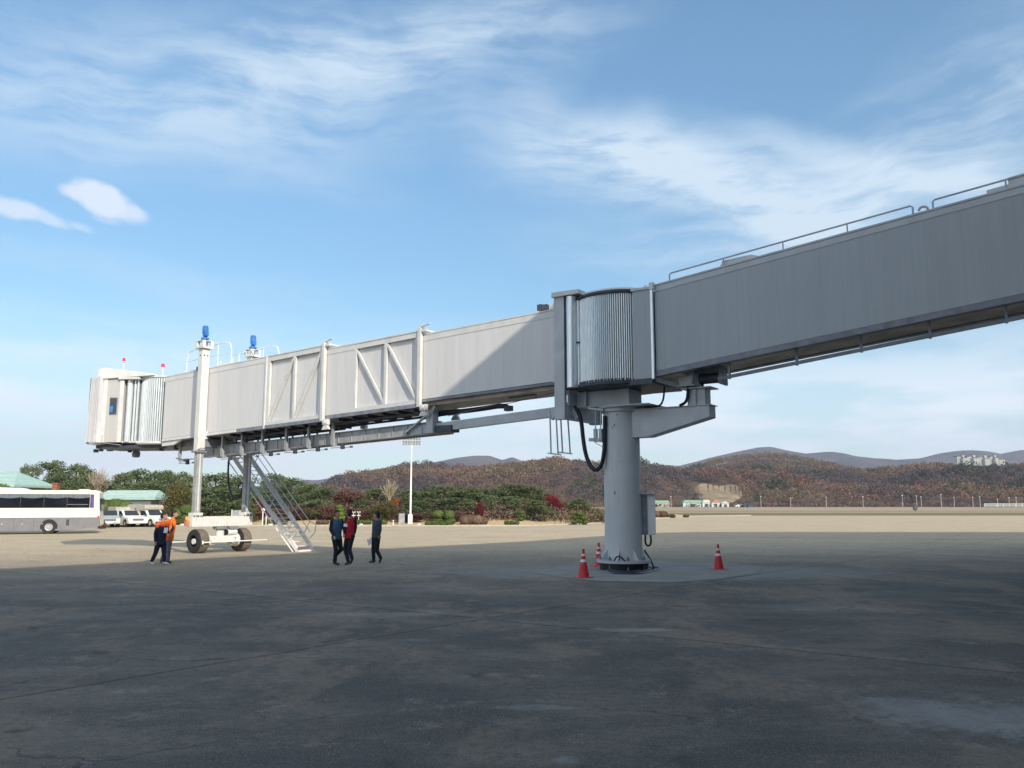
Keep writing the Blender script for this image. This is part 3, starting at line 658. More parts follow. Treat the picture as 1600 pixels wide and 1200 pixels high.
for sg in (1, -1):
    # left frame of the rotunda: channel post, curtain roll, cap
    f = MB(); f.box(1.36, 1.66, sg*0.95, sg*1.20, 4.46, 8.28); f.box(1.30, 1.36, sg*1.17, sg*1.20, 4.46, 8.28)
    build('entrance_post', f, M['paint_dark'], bb, bevel=0.01)
    build('entrance_panel', MB().prism([(1.66, 8.20), (1.86, 8.20), (1.70, 6.3), (1.66, 6.3)], sg*0.84, sg*0.90), M['paint_dark'], bb)
    build('curtain_roll', MB().cyl((1.10, sg*1.06, 5.42), (1.10, sg*1.06, 8.26), 0.17, n=20), M['galv'], bb, smooth=True)
    build('curtain_roll', MB().cyl((0.90, sg*0.98, 5.42), (0.90, sg*0.98, 8.14), 0.055, n=12), M['galv'], bb, smooth=True)
    build('roll_backing', MB().box(0.86, 1.355, sg*0.70, sg*0.88, 5.40, 8.26), M['darksteel'], bb)
    build('roll_clip', MB().box(0.83, 0.97, sg*1.03, sg*1.06, 6.78, 6.83), M['darksteel'], bb)
    build('roll_housing', MB().prism([(0.72, 8.285), (1.70, 8.285), (1.70, 8.44), (0.72, 8.42)], sg*0.70, sg*1.28), M['paint'], bb, bevel=0.008)
    # flat wing towards the fixed walkway
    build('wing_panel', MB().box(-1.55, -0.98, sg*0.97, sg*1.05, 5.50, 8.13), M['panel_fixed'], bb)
    build('wing_cap', MB().box(-1.56, -0.94, sg*0.93, sg*1.09, 8.131, 8.20), M['paint_dark'], bb)
build('rotunda_floor_skirt', MB().box(-1.57, -0.6, -1.08, 1.08, 5.34, 5.495), M['darksteel'], bb)
build('slewing_beam', MB().box(-0.5, 1.66, -0.43, 0.43, 4.90, 5.355), M['paint_dark'], bb, bevel=0.012)
fl_ = MB(); fl_.box(-0.55, 1.70, -0.50, 0.50, 4.86, 4.895); fl_.box(0.9, 0.94, 0.431, 0.60, 4.9, 5.35); fl_.box(1.3, 1.34, 0.431, 0.9, 4.9, 5.35)
build('beam_flange', fl_, M['paint_dark'], bb)
build('end_plate', MB().box(1.34, 1.64, -0.96, 0.96, 4.5, 4.9), M['paint_dark'], bb)
build('lifting_eye', MB().tube([(-1.2+0.05*math.cos(a), 0.6, 8.33+0.06*math.sin(a)) for a in np.linspace(0, 2*math.pi, 13)], 0.012, 6), M['paint'], bb)
# floodlights on the first tunnel roof by the rotunda
for i, px_ in enumerate((845, 853)):
    p = on(px_, 481, 0.5); fl2 = build('floodlight', MB().box(p.x-0.09, p.x+0.09, 0.42, 0.60, p.z-0.10, p.z+0.10), M['darksteel'], bb, bevel=0.01)
p = on(860, 477, 0.5); build('floodlight_bracket', MB().box(1.75, 2.25, 0.46, 0.54, 8.05, 8.30), M['paint'], bb, bevel=0.01)

# long lower beam carrying the drive cabling
def lowb(s): return 4.98 - 0.052*(s-1.9)
lb = MB(); lb.bar((1.5, 0.35, lowb(1.5)-0.17), (8.2, 0.35, lowb(8.2)-0.17), 0.20, 0.30)
M['beam'] = mat('beam_paint', (0.36, 0.37, 0.38), 0.5, var=0.12)
o = build('lower_beam', lb, M['paint_dark'], bb, bevel=0.006)
l2 = MB(tun); l2.box(6.9, 20.2, 0.24, 0.44, 4.60, 4.99); l2.box(6.9, 20.2, 0.20, 0.50, 4.985, 5.01); l2.box(6.9, 20.2, 0.20, 0.50, 4.58, 4.605)
l2.box(6.9, 20.2, -0.44, -0.24, 4.60, 4.99)
for i in range(18): l2.box(7.6+i*0.7, 7.63+i*0.7, 0.44, 0.47, 4.605, 4.985)
build('lower_beam', l2, M['beam'], bb, bevel=0)
# hanger with raking brace under the middle tunnel mouth
hg = MB(); p = on(668, 640, 0.6)
hg.box(7.0, 7.3, 0.30, 0.62, 4.35, 5.20); hg.bar((8.3, 0.55, 4.42), (7.2, 0.55, 5.05), 0.10, 0.06); hg.bar((6.9, 0.55, 5.28), (7.2, 0.55, 4.9), 0.2, 0.1)
build('hanger_bracket', hg, M['paint_dark'], bb, bevel=0.006)
build('beam_end_box', MB().box(6.25, 6.98, 0.05, 0.52, 4.36, 4.60), M['darksteel'], bb, bevel=0.01)
# outer tunnel hangers: pairs of pale angle brackets clasping the lower beam
for s_ in (11.9, 13.25, 14.55, 16.0, 17.3, 18.6, 21.6):
    h_ = MB(tun); h_.box(s_-0.05, s_+0.05, 0.60, 0.70, 4.50, 5.42); h_.box(s_-0.05, s_+0.05, 0.40, 0.60, 4.50, 4.56)
    h_.box(s_-0.10, s_-0.05, 0.62, 0.70, 4.44, 4.74); h_.box(s_+0.05, s_+0.08, 0.62, 0.70, 4.56, 4.92)
    build('beam_hanger', h_, M['beam'], tC, bevel=0.004)
    d_ = MB(tun); d_.box(s_-0.5, s_-0.38, 0.5, 0.62, 4.34, 4.52); d_.cyl((s_-0.38, 0.56, 4.40), (s_+0.2, 0.56, 4.42), 0.012, n=6); d_.box(s_-0.95, s_-0.85, 0.52, 0.60, 4.36, 4.42)
    d_.cyl((s_-0.9, 0.56, 4.38), (s_-0.5, 0.56, 4.38), 0.010, n=6)
    build('cable_trolley', d_, M['darksteel'], tC)
for i in range(9):
    s_ = 12.6+i*0.72; build('cable_hook', MB(tun).box(s_, s_+0.05, 0.1, 0.16, 4.99, 5.3), M['darksteel'], tC)
# cable carrier sagging under the inner tunnel
cc = MB(); 
cc.tube([on(662, 652, 0.2), on(700, 645, 0.2), on(745, 640, 0.2), on(788, 633, 0.2), on(797, 639, 0.2)], 0.085, 10, sub=1)
cc.box(on(797, 639, 0.2).x-0.06, on(790, 639, 0.2).x, 0.1, 0.3, on(797, 642, 0.2).z, on(797, 634, 0.2).z)
build('cable_carrier', cc, M['cable'], bb, smooth=True)
build('tie_wire', MB().tube([on(775, 635, 0.2), on(868, 613, 0.2)], 0.014, 6), M['steel'], bb)
build('tie_wire', MB().tube([on(700, 650, 0.3), on(790, 628, 0.3), on(868, 617, 0.3)], 0.010, 6), M['steel'], bb)
# truss plates, hanging rods and cable loop beside the column
pl = MB(); a1 = on(860, 652, 0.55); a2 = on(878, 628, 0.55); a3 = on(890, 630, 0.55); a4 = on(887, 653, 0.55)
pl.bar(on(862, 655, 0.55), on(879, 630, 0.55), 0.10, 0.12); pl.bar(on(884, 652, 0.55), on(890, 630, 0.55), 0.18, 0.12)
pl.bar(on(861, 653, 0.5), on(888, 652, 0.5), 0.08, 0.06); pl.bar(on(892, 632, 0.55), on(904, 655, 0.55), 0.22, 0.14)
build('tie_bracket', pl, M['paint_dark'], bb, bevel=0.006)
for p_, q_, w_ in (((859, 640), (861, 708), 0.62), ((869, 652), (872, 710), 0.62), ((876, 652), (879, 707), 0.3), ((887, 650), (891, 709), 0.3)):
    build('hanging_rod', MB().tube([on(*p_, w_), on(*q_, w_)], 0.026, 8), M['paint_dark'], bb)
build('rod_foot', MB().tube([on(856, 708, 0.62), on(877, 710.5, 0.62)], 0.022, 6), M['paint_dark'], bb)
build('rod_foot', MB().tube([on(873, 706.5, 0.3), on(894, 709, 0.3)], 0.022, 6), M['paint_dark'], bb)
lp = [(891, 628), (897, 636), (905, 645), (909, 662), (911, 685), (915, 710), (922, 728), (931, 736), (940, 728), (944, 708), (945, 680), (945, 650)]
build('cable_loop', MB().tube([on(x, y, 0.56) for x, y in lp], 0.065, 10, sub=1), M['cable'], bb, smooth=True)
sw = MB(); 
for px_ in (930.5, 938.5): sw.bar(on(px_, 640, 0.62), on(px_, 671, 0.62), 0.03, 0.03); sw.bar(on(px_, 670, 0.62), on(px_+0.5, 691, 0.62), 0.10, 0.10)
sw.bar(on(921, 687, 0.62), on(941, 687, 0.62), 0.10, 0.10)
sw.bar(on(920, 638, 0.62), on(944, 641, 0.62), 0.14, 0.06)
build('limit_switch', sw, M['paint_dark'], bb, bevel=0.004)
build('drip_wire', MB().tube([on(930, 692, 0.62), on(936, 695, 0.62), on(943, 699, 0.62)], 0.01, 5), M['steel'], bb)

# lift legs
LS = 19.35
for sg in (1, -1):
    wc = sg*1.26; ztop = 8.52
    lg = MB(); lg.box(LS-0.15, LS+0.15, wc-0.18, wc+0.18, 4.10, ztop)
    leg = build('lift_leg', lg, M['cream'], bb, bevel=0.02)
    if sg > 0:
        for dw in (-0.07, 0.09): build('bolt_hole', MB().cyl((LS-0.149, wc+dw, 8.22), (LS-0.156, wc+dw, 8.22), 0.035), M['darksteel'], leg)
        build('bolt_hole', MB().cyl((LS, wc+0.179, 8.22), (LS, wc+0.186, 8.22), 0.035), M['darksteel'], leg)
    build('leg_collar', MB().box(LS-0.20, LS+0.20, wc-0.24, wc+0.24, 4.04, 4.12), M['steel'], leg, bevel=0.01)
    cl_ = MB().tube([(LS-0.2, wc-0.2, 4.16), (LS-0.27, wc-0.12, 4.22), (LS-0.27, wc+0.12, 4.22), (LS-0.2, wc+0.2, 4.16)], 0.022, 6, sub=1)
    build('cable_clip', cl_, M['steel'], leg)
    build('inner_leg', MB().box(LS-0.11, LS+0.11, wc-0.14, wc+0.14, 1.40, 4.05), M['beam'], leg, bevel=0.02)
    gd = MB(); gd.box(LS-0.118, LS-0.108, wc-0.035, wc+0.03, 1.6, 4.03); build('guide_strip', gd, M['cream'], leg)
    hs = MB(); z0 = ztop
    hs.box(LS-0.27, LS+0.27, wc-0.27, wc+0.27, z0, z0+0.10); hs.box(LS-0.27, LS+0.27, wc-0.27, wc+0.27, z0+0.32, z0+0.345)
    for a_ in (-1, 1):
        for b_ in (-1, 1): hs.box(LS+a_*0.27, LS+a_*0.16, wc+b_*0.27, wc+b_*0.12, z0+0.10, z0+0.32)
    build('gear_housing', hs, M['cream'], leg, bevel=0.006)
    build('screw_shaft', MB().cyl((LS, wc, z0+0.1), (LS, wc, z0+0.34), 0.06), M['darksteel'], leg)
    mt = MB(); zb = z0+0.345
    mt.cyl((LS, wc, zb), (LS, wc, zb+0.07), 0.12, n=16); mt.cyl((LS, wc, zb+0.07), (LS, wc, zb+0.14), 0.17, n=16); mt.cyl((LS, wc, zb+0.14), (LS, wc, zb+0.30), 0.09, 0.11, n=16)
    mt.cyl((LS, wc, zb+0.30), (LS, wc, zb+0.62), 0.11, 0.11, n=16); mt.cyl((LS, wc, zb+0.62), (LS, wc, zb+0.68), 0.125, 0.09, n=16)
    mt.box(LS-0.17, LS-0.06, wc-0.06, wc+0.10, zb+0.22, zb+0.42)
    for k_ in range(12):
        a_ = k_*math.pi/6; mt.bar((LS+0.115*math.cos(a_), wc+0.115*math.sin(a_), zb+0.32), (LS+0.115*math.cos(a_), wc+0.115*math.sin(a_), zb+0.6), 0.012, 0.03, up=(math.cos(a_), math.sin(a_), 0))
    build('lift_motor', mt, M['blue'], leg, bevel=0.006)
    # shoe tying leg to tunnel
    build('leg_shoe', MB().box(LS-0.22, LS+0.22, sg*1.03, sg*1.10, 4.62, 4.95), M['paint'], leg)
build('lift_yoke', MB(tun).box(LS-0.14, LS+0.14, -1.08, 1.08, 4.95, 5.28), M['steel'], bb)
# crossbeam and bogie
cbm = build('crossbeam', MB().box(LS-0.18, LS+0.18, -1.52, 1.52, 0.93, 1.36), M['cream'], bb, bevel=0.015)
for sg in (1, -1):
    build('leg_socket', MB().box(LS-0.20, LS+0.20, sg*1.04, sg*1.48, 1.361, 1.52), M['cream'], cbm, bevel=0.02)
    rb = MB()
    for dw in (-0.18, -0.06, 0.08, 0.18): rb.box(LS-0.205, LS-0.181, sg*1.26+dw-0.01, sg*1.26+dw+0.01, 1.0, 1.34)
    build('rib', rb, M['cream'], cbm)
    bt = MB()
    for dw in (-0.2, -0.12, 0.0, 0.08, 0.2): bt.box(LS-0.23, LS-0.205, sg*1.26+dw-0.018, sg*1.26+dw+0.018, 1.36, 1.42)
    build('socket_bolt', bt, M['darksteel'], cbm)
rb = MB()
for dw in (-0.16, -0.02, 0.12): rb.prism([(LS-0.181, 0.94), (LS-0.28, 0.94), (LS-0.181, 1.24)], dw-0.01, dw+0.01)
build('rib', rb, M['cream'], cbm)
GB = gz(35.5)
bogie = build('bogie', MB().box(LS-0.21, LS+0.21, -0.72, 0.72, GB+0.42, GB+0.70).box(LS-0.14, LS+0.14, -0.9, 0.9, GB+0.42, GB+0.62), M['cream'], bb, bevel=0.02)
build('pivot_post', MB().cyl((LS, 0.02, GB+0.68), (LS, 0.02, 0.86), 0.18, n=20), M['cream'], bogie, smooth=True)
build('slew_ring', MB().cyl((LS, 0.02, 0.83), (LS, 0.02, 0.925), 0.30, n=24).box(LS-0.22, LS-0.05, -0.78, -0.3, 0.80, 0.92), M['steel'], bogie, smooth=True)
sb = MB()
for k_ in range(10):
    a_ = k_*math.pi/5; sb.cyl((LS+0.23*math.cos(a_), 0.02+0.23*math.sin(a_), 0.78), (LS+0.23*math.cos(a_), 0.02+0.23*math.sin(a_), 0.83), 0.02, n=6)
build('slew_bolt', sb, M['steel'], bogie)
for sg in (1, -1):
    gbx = MB(); gbx.cyl((LS, sg*0.55, GB+0.5), (LS, sg*0.84, GB+0.5), 0.24, 0.30, n=12); gbx.box(LS-0.33, LS+0.2, sg*0.50, sg*0.74, GB+0.36, GB+0.66)
    gbx.cyl((LS-0.30, sg*0.62, GB+0.52), (LS-0.42, sg*0.62, GB+0.52), 0.10, n=10)
    build('gearbox', gbx, M['cream'], bogie, bevel=0.012)
    bw = MB(); bw.box(LS-0.35, LS-0.325, sg*0.46, sg*0.70, GB+0.40, GB+0.50); bw.box(LS-0.36, LS-0.32, sg*0.52, sg*0.60, GB+0.56, GB+0.62)
    build('gearbox_fitting', bw, M['steel'], bogie)
build('drive_motor', MB().cyl((LS-0.1, -0.25, GB+0.84), (LS-0.1, -0.72, GB+0.84), 0.13, n=14), M['paint'], bogie, smooth=True)
build('motor_end', MB().cyl((LS-0.1, -0.14, GB+0.84), (LS-0.1, -0.249, GB+0.84), 0.125, n=14), M['cable'], bogie)
for s_, w0, w1 in ((LS-0.62, 1.28, -2.30), (LS+0.62, 2.05, -1.2)):
    g_ = MB().tube([(s_, w0, GB+0.47), (s_, w1, GB+0.47)], 0.025, 8)
    g_.bar((s_, 0.3, GB+0.47), (LS, 0.3, GB+0.5), 0.04, 0.04); g_.bar((s_, -0.5, GB+0.47), (LS, -0.5, GB+0.5), 0.04, 0.04)
    g_.cyl((s_, w0, GB+0.40), (s_, w0, GB+0.54), 0.03, n=8)
    build('guard_bar', g_, M['white'], bogie)
for sg in (1, -1):
    w0 = sg*0.84; w1 = sg*1.32; ty = MB(); zc = GB+0.50
    prof = [(0.30, w0), (0.44, w0), (0.485, w0+sg*0.03), (0.50, w0+sg*0.08), (0.50, w1-sg*0.08), (0.485, w1-sg*0.03), (0.44, w1), (0.27, w1), (0.25, w1-sg*0.12), (0.25, w0+sg*0.1)]
    n = 40; V = []; Fs = []
    for r_, w_ in prof:
        for k_ in range(n): a_ = 2*math.pi*k_/n; V.append((LS+r_*math.cos(a_), w_, zc+r_*math.sin(a_)))
    mm = len(prof)
    for i in range(mm):
        for k_ in range(n): Fs.append((i*n+k_, i*n+(k_+1)%n, ((i+1)%mm)*n+(k_+1)%n, ((i+1)%mm)*n+k_))
    ty.add(V, Fs)
    wh = build('wheel', ty, M['tyreblack'], bogie, smooth=True)
    trd = MB(); n = 40; V = []; Fs = []
    for r_, w_ in ((0.495, w0+sg*0.05), (0.505, w0+sg*0.075), (0.505, w1-sg*0.075), (0.495, w1-sg*0.05)):
        for k_ in range(n): a_ = 2*math.pi*k_/n; V.append((LS+r_*math.cos(a_), w_, zc+r_*math.sin(a_)))
    for i in range(3):
        for k_ in range(n): Fs.append((i*n+k_, i*n+(k_+1)%n, (i+1)*n+(k_+1)%n, (i+1)*n+k_))
    build('tread', trd.add(V, Fs), M['tyre'], wh, smooth=True)
    build('rim', MB().cyl((LS, w0+sg*0.02, zc), (LS, w1-sg*0.16, zc), 0.30, n=24), M['black'], wh, smooth=True)
    build('hub', MB().cyl((LS, w1-sg*0.10, zc), (LS, w1-sg*0.01, zc), 0.115, n=18), M['cream'], wh, smooth=True)
# warning lamp and hose reel on the crossbeam end
wl = build('warning_lamp', MB().cyl((LS+0.1, 1.60, 1.24), (LS+0.1, 1.60, 1.36), 0.06).box(LS+0.04, LS+0.2, 1.521, 1.60, 1.2, 1.25), mat('amber_lens', (0.85, 0.45, 0.05), 0.3), bb, smooth=True)
build('lamp_base', MB().box(LS+0.02, LS+0.18, 1.54, 1.66, 0.98, 1.20), M['orangeroof'], wl)

# roof platform guard rails at the lift legs
def hoop(w, s0, s1, ht, mids, h2=True):
    z0 = lambda s: ZC[1]+0.02+KT*s
    pts = [(s0, w, z0(s0)), (s0, w, z0(s0)+ht-0.35), (s0+0.12*(1 if s1>s0 else -1), w, z0(s0)+ht-0.08), (s0+0.45*(1 if s1>s0 else -1), w, z0(s0)+ht)]
    d = 1 if s1 > s0 else -1
    pts += [(s1-0.45*d, w, z0(s1)+ht), (s1-0.12*d, w, z0(s1)+ht-0.08), (s1, w, z0(s1)+ht-0.35), (s1, w, z0(s1))]
    mb = MB().tube(pts, 0.022, 8)
    for m_ in mids: mb.tube([(m_, w, z0(m_)), (m_, w, z0(m_)+ht)], 0.018, 6)
    if h2: mb.tube([(s0, w, z0(s0)+ht*0.52), (s1, w, z0(s1)+ht*0.52)], 0.016, 6)
    for s_ in (s0, s1): mb.box(s_-0.07, s_+0.07, w-0.05, w+0.05, z0(s_)-0.01, z0(s_)+0.06)
    return mb
build('guard_rail', hoop(0.86, 18.02, 21.15, 1.02, (18.95,)), M['white'], bb, smooth=True)
build('guard_rail', hoop(-0.95, 17.15, 20.4, 1.02, (18.2, 19.9), False), M['white'], bb, smooth=True)
rb = MB(tun); rb.box(18.2, 18.9, -0.95, -0.2, ZC[1]+0.02, ZC[1]+0.30); rb.box(19.6, 21.0, 0.1, 0.8, ZC[1]+0.02, ZC[1]+0.14)
rb.prism([(17.7, ZC[1]+0.02), (19.2, ZC[1]+0.02), (18.9, ZC[1]+0.13), (18.0, ZC[1]+0.13)], 0.5, 0.9)
build('roof_hatch', rb, M['paint'], bb, bevel=0.02)
build('lifting_eye', MB().tube([(18.95+0.08*math.cos(a), 0.75, 7.94+0.08*math.sin(a)) for a in np.linspace(0, 2*math.pi, 13)], 0.014, 6), M['white'], bb)
build('floodlight', MB(tun).box(19.8, 19.95, 1.05, 1.2, ZC[1]-0.05, ZC[1]+0.12), M['darksteel'], bb)

# cab rotunda and cab (local frame of its own, turned to face left)
CS = 23.72; CW = 0.0
def cabl(ang):
    ca, sa = math.cos(ang), math.sin(ang)
    def f(x, y, z): return (CS + x*ca - y*sa, CW + x*sa + y*ca, z)
    return f
CF = cabl(R(28))        # cab axis turned towards the viewer's side
zf, zr = 4.66, 7.66
build('cab_rotunda_floor', MB(lambda x, y, z: (CS+x, CW+y, z)).lathe([(1.28, zf-0.10), (1.34, zf-0.06), (1.34, zf+0.02), (1.28, zf+0.03)], n=48), M['paint'], bb, smooth=True)
build('cab_rotunda_roof', MB(lambda x, y, z: (CS+x, CW+y, z)).lathe([(1.31, zr-0.05), (1.34, zr-0.03), (1.34, zr+0.02), (1.2, zr+0.08)], n=48), M['paint'], bb, smooth=True)
build('curtain_backing', MB(lambda x, y, z: (CS+x, CW+y, z)).add(*(lambda m_: (m_.v, m_.f))(backing(0, 1.238, R(50), R(152), zf+0.03, zr-0.03))), M['darksteel'], bb)
cuc = curtain(0, 1.26, R(50), R(152), 22, zf+0.03, zr-0.03, 0.035); cuc.v = [(x+CS, y+CW, z) for x, y, z in cuc.v]
build('slat_curtain', cuc, M['galv'], bb)
cuc = curtain(0, 1.26, R(-150), R(-10), 36, zf+0.03, zr-0.03); cuc.v = [(x+CS, y+CW, z) for x, y, z in cuc.v]
build('slat_curtain', cuc, M['galv'], bb)
cabb = build('cab', MB(CF).box(1.52, 2.45, -1.30, 1.30, zf, zr-0.04), panel_mat('cab_panel', (0.50, 0.495, 0.48), 0.9), bb, bevel=0.015)
build('cab_back_frame', MB(CF).box(0.35, 1.52, -1.12, 1.12, zf-0.02, zf+0.06).box(0.35, 1.52, -1.15, 1.15, zr-0.12, zr-0.02), M['paint'], cabb)
for sg in (1, -1):
    build('side_frame', MB(CF).box(1.46, 1.66, sg*1.301, sg*1.34, zf, zr-0.05).box(2.27, 2.46, sg*1.301, sg*1.345, zf, zr-0.05), M['paint'], cabb, bevel=0.008)
    build('curtain_roll', MB(CF).cyl((1.28, sg*1.10, zf+0.02), (1.28, sg*1.10, zr-0.06), 0.15, n=18), M['galv'], cabb, smooth=True)
    build('curtain_roll', MB(CF).cyl((1.02, sg*1.12, zf+0.02), (1.02, sg*1.12, zr-0.06), 0.055, n=12).cyl((0.88, sg*1.12, zf+0.02), (0.88, sg*1.12, zr-0.06), 0.05, n=12), M['galv'], cabb, smooth=True)
    build('roll_backing', MB(CF).box(0.75, 1.45, sg*0.90, sg*0.98, zf+0.02, zr-0.06), M['steel'], cabb)
wn_ = build('window', MB(CF).box(1.74, 2.12, 1.301, 1.330, 5.92, 6.72), M['steel'], cabb, bevel=0.05)
build('pane', MB(CF).box(1.77, 2.09, 1.331, 1.336, 5.96, 6.68), M['glass'], wn_, bevel=0.02)
build('blind', MB(CF).prism([(1.92, 6.32), (2.08, 6.30), (2.08, 6.05), (1.94, 6.02)], 1.3365, 1.34), M['blue'], wn_)
# raised roof beam
rfb = MB(CF); rfb.prism([(0.0, zr+0.04), (2.75, zr-0.10), (2.75, zr+0.36), (2.45, zr+0.44), (0.0, zr+0.12)], -1.25, 1.42)
build('cab_roof', rfb, M['paint'], cabb, bevel=0.02)
build('roof_soffit', MB(CF).box(0.7, 1.7, 0.9, 1.44, zr-0.12, zr-0.03), M['paint'], cabb, bevel=0.01)
# folding canopy at the aircraft end: pleated bellows
cz0, cz1 = zf-0.05, zr+0.06
pl_ = MB(CF); n = 5; prof = []
for i in range(n*2+1):
    x = 2.47+0.50*i/(n*2); prof.append((x, 1.34 + (0.22 if i % 2 else 0.0) + 0.03*math.sin(i)))
V = []; Fs = []
for (x, y) in prof:
    k_ = (x-2.47)/0.50
    V += [(x+0.10*k_, -y, cz0+0.06-0.02*k_), (x, -y, cz1-0.16*k_+ (0.05 if y > 1.4 else 0)), (x, y, cz1-0.16*k_ + (0.05 if y > 1.4 else 0)), (x+0.10*k_, y, cz0+0.06-0.02*k_)]
for i in range(len(prof)-1):
    for j in range(3): Fs.append((i*4+j, i*4+j+1, (i+1)*4+j+1, (i+1)*4+j))
pl_.add(V, Fs); cn = build('canopy', pl_, M['canopy'], cabb)
sol = cn.modifiers.new('solid', 'SOLIDIFY'); sol.thickness = 0.03
ed = MB(CF); ed.box(2.98, 3.06, 1.32, 1.44, cz0, cz1-0.1); ed.box(2.98, 3.06, -1.44, -1.32, cz0, cz1-0.1); ed.box(2.98, 3.06, -1.32, 1.32, cz1-0.2, cz1-0.1)
build('canopy_bumper', ed, M['steel'], cabb)
build('sill_beam', MB(CF).box(2.40, 3.06, -1.38, 1.38, cz0-0.04, cz0+0.03).box(2.30, 2.62, 1.345, 1.50, zf-0.02, zf+0.34), M['paint'], cabb, bevel=0.01)
build('cab_floor_beam', MB(CF).box(-0.8, 2.85, -1.0, 1.0, zf-0.26, zf-0.105), M['darksteel'], cabb)
un = MB(); 
for px_, w_, h_ in ((150, 0.12, 0.10), (158, 0.08, 0.06), (172, 0.25, 0.08), (183, 0.06, 0.06), (193, 0.2, 0.05), (203, 0.04, 0.20), (232, 0.12, 0.06), (252, 0.12, 0.22), (275, 0.05, 0.20)):
    p = on(px_, 703, 0.6)
    un.box(p.x-w_/2, p.x+w_/2, 0.5, 0.7, zf-0.16-h_, zf-0.10)
build('underside_fitting', un, M['darksteel'], cabb)
p = on(213, 705, 0.6)
build('horn_bell', MB().lathe([(0.04, -0.17), (0.16, -0.15), (0.19, 0.0), (0.15, 0.13), (0.03, 0.16)], c=(p.x, 0.6, p.z-0.13), n=20).box(p.x-0.13, p.x-0.10, 0.58, 0.62, p.z, p.z+0.25).box(p.x+0.10, p.x+0.13, 0.58, 0.62, p.z, p.z+0.25), M['steel'], cabb, smooth=True)
un = MB(); un.tube([on(275, 716, 0.9), on(285, 718, 0.9), on(304, 717, 0.9)], 0.02, 6); un.ball(on(291, 719, 0.9), 0.12, (1.2, 1, 0.6))
build('camera_pod', un, M['darksteel'], cabb)
un = MB(tun); un.box(19.6, 23.2, -0.6, 0.6, 5.12, 5.40); build('cab_neck', un, M['steel'], bb)
for px_, py_, r_, m_ in ((193.5, 566, 0.075, 'reflect'), (254.5, 575, 0.09, 'red')):
    p = on(px_, py_, 0.6); z0 = on(px_, 590, 0.6).z if px_ < 220 else on(px_, 588, 0.6).z
    b_ = build('beacon', MB().cyl((p.x, 0.6, z0-0.2), (p.x, 0.6, p.z), 0.025, n=8).cyl((p.x, 0.6, p.z), (p.x, 0.6, p.z+0.03), 0.09, n=12), M['white'], bb)
    build('beacon_lens', MB().cyl((p.x, 0.6, p.z+0.03), (p.x, 0.6, p.z+0.2), r_, r_*0.8, n=12), M['red'], b_, smooth=True)

# service stair on the far side
SW0, SW1 = -2.05, -2.95
sb0 = ground(466, 863); 
def stz(s): return GB+0.02 + (s-16.8)*0.905
Sb, St = 16.8, 21.6
for w_ in (SW0, SW1):
    ins = 0.05 if w_ == SW0 else -0.05
    build('lower_stringer', MB().bar((Sb, w_, stz(Sb)+0.08), (Sb+1.7, w_, stz(Sb+1.7)+0.08), 0.05, 0.20), M['white'], bb)
    build('upper_stringer', MB().bar((Sb+1.3, w_+ins, stz(Sb+1.3)+0.08), (St, w_+ins, stz(St)+0.08), 0.05, 0.20), M['paint_dark'], bb)
n = 22
for i in range(n):
    s_ = Sb+0.15+(St-Sb-0.2)*i/(n-1)
    build('step', MB().box(s_-0.10, s_+0.10, SW1+0.03, SW0-0.03, stz(s_)+0.06, stz(s_)+0.085), M['paint_dark' if i > 6 else 'white'], bb)
for w_ in (SW0+0.05, SW1-0.05):
    h_ = MB(); a = Sb+0.35; b_ = St
    top = lambda s: stz(s)+0.98; mid = lambda s: stz(s)+0.58
    h_.tube([(a-0.42, w_, stz(a)+0.50), (a-0.46, w_, stz(a)+0.78), (a-0.30, w_, stz(a)+0.86), (a, w_, top(a)), (b_, w_, top(b_))], 0.022, 7)
    h_.tube([(a-0.42, w_, stz(a)+0.50), (a-0.1, w_, stz(a)+0.2)], 0.020, 7)
    h_.tube([(a-0.1, w_, mid(a)-0.09), (b_, w_, mid(b_))], 0.018, 6)
    for s_ in (a+0.1, a+1.3, a+2.5, a+3.7): h_.tube([(s_+0.25, w_, stz(s_+0.25)), (s_-0.15, w_, top(s_-0.15))], 0.018, 6)
    build('handrail', h_, M['paint_dark'], bb)
build('side_rail', MB().tube([(Sb+0.1, SW0+0.12, stz(Sb)-0.02), (St, SW0+0.12, stz(St)-0.36)], 0.028, 6), M['white'], bb)
build('stair_landing', MB().box(21.5, 22.4, SW1-0.1, -0.9, stz(St)+0.0, stz(St)+0.07), M['paint_dark'], bb)
build('stair_foot', MB().box(Sb-0.14, Sb+0.1, SW1, SW0, stz(Sb)-0.02, stz(Sb)+0.05), M['white'], bb)
for w_ in (SW0-0.12, SW1+0.25): build('castor', MB().cyl((Sb-0.05, w_-0.03, GB+0.065), (Sb-0.1, w_+0.03, GB+0.065), 0.065, n=14), M['red'], bb)
# festoon cable by the far leg
build('hanging_cable', MB().tube([on(359, 706, -1.5), on(356, 735, -1.5), on(357, 760, -1.5), on(364, 778, -1.5), on(374, 779, -1.5), on(379, 765, -1.5), on(382, 740, -1.5), on(382, 712, -1.5)], 0.045, 8, sub=1), M['cable'], bb, smooth=True)

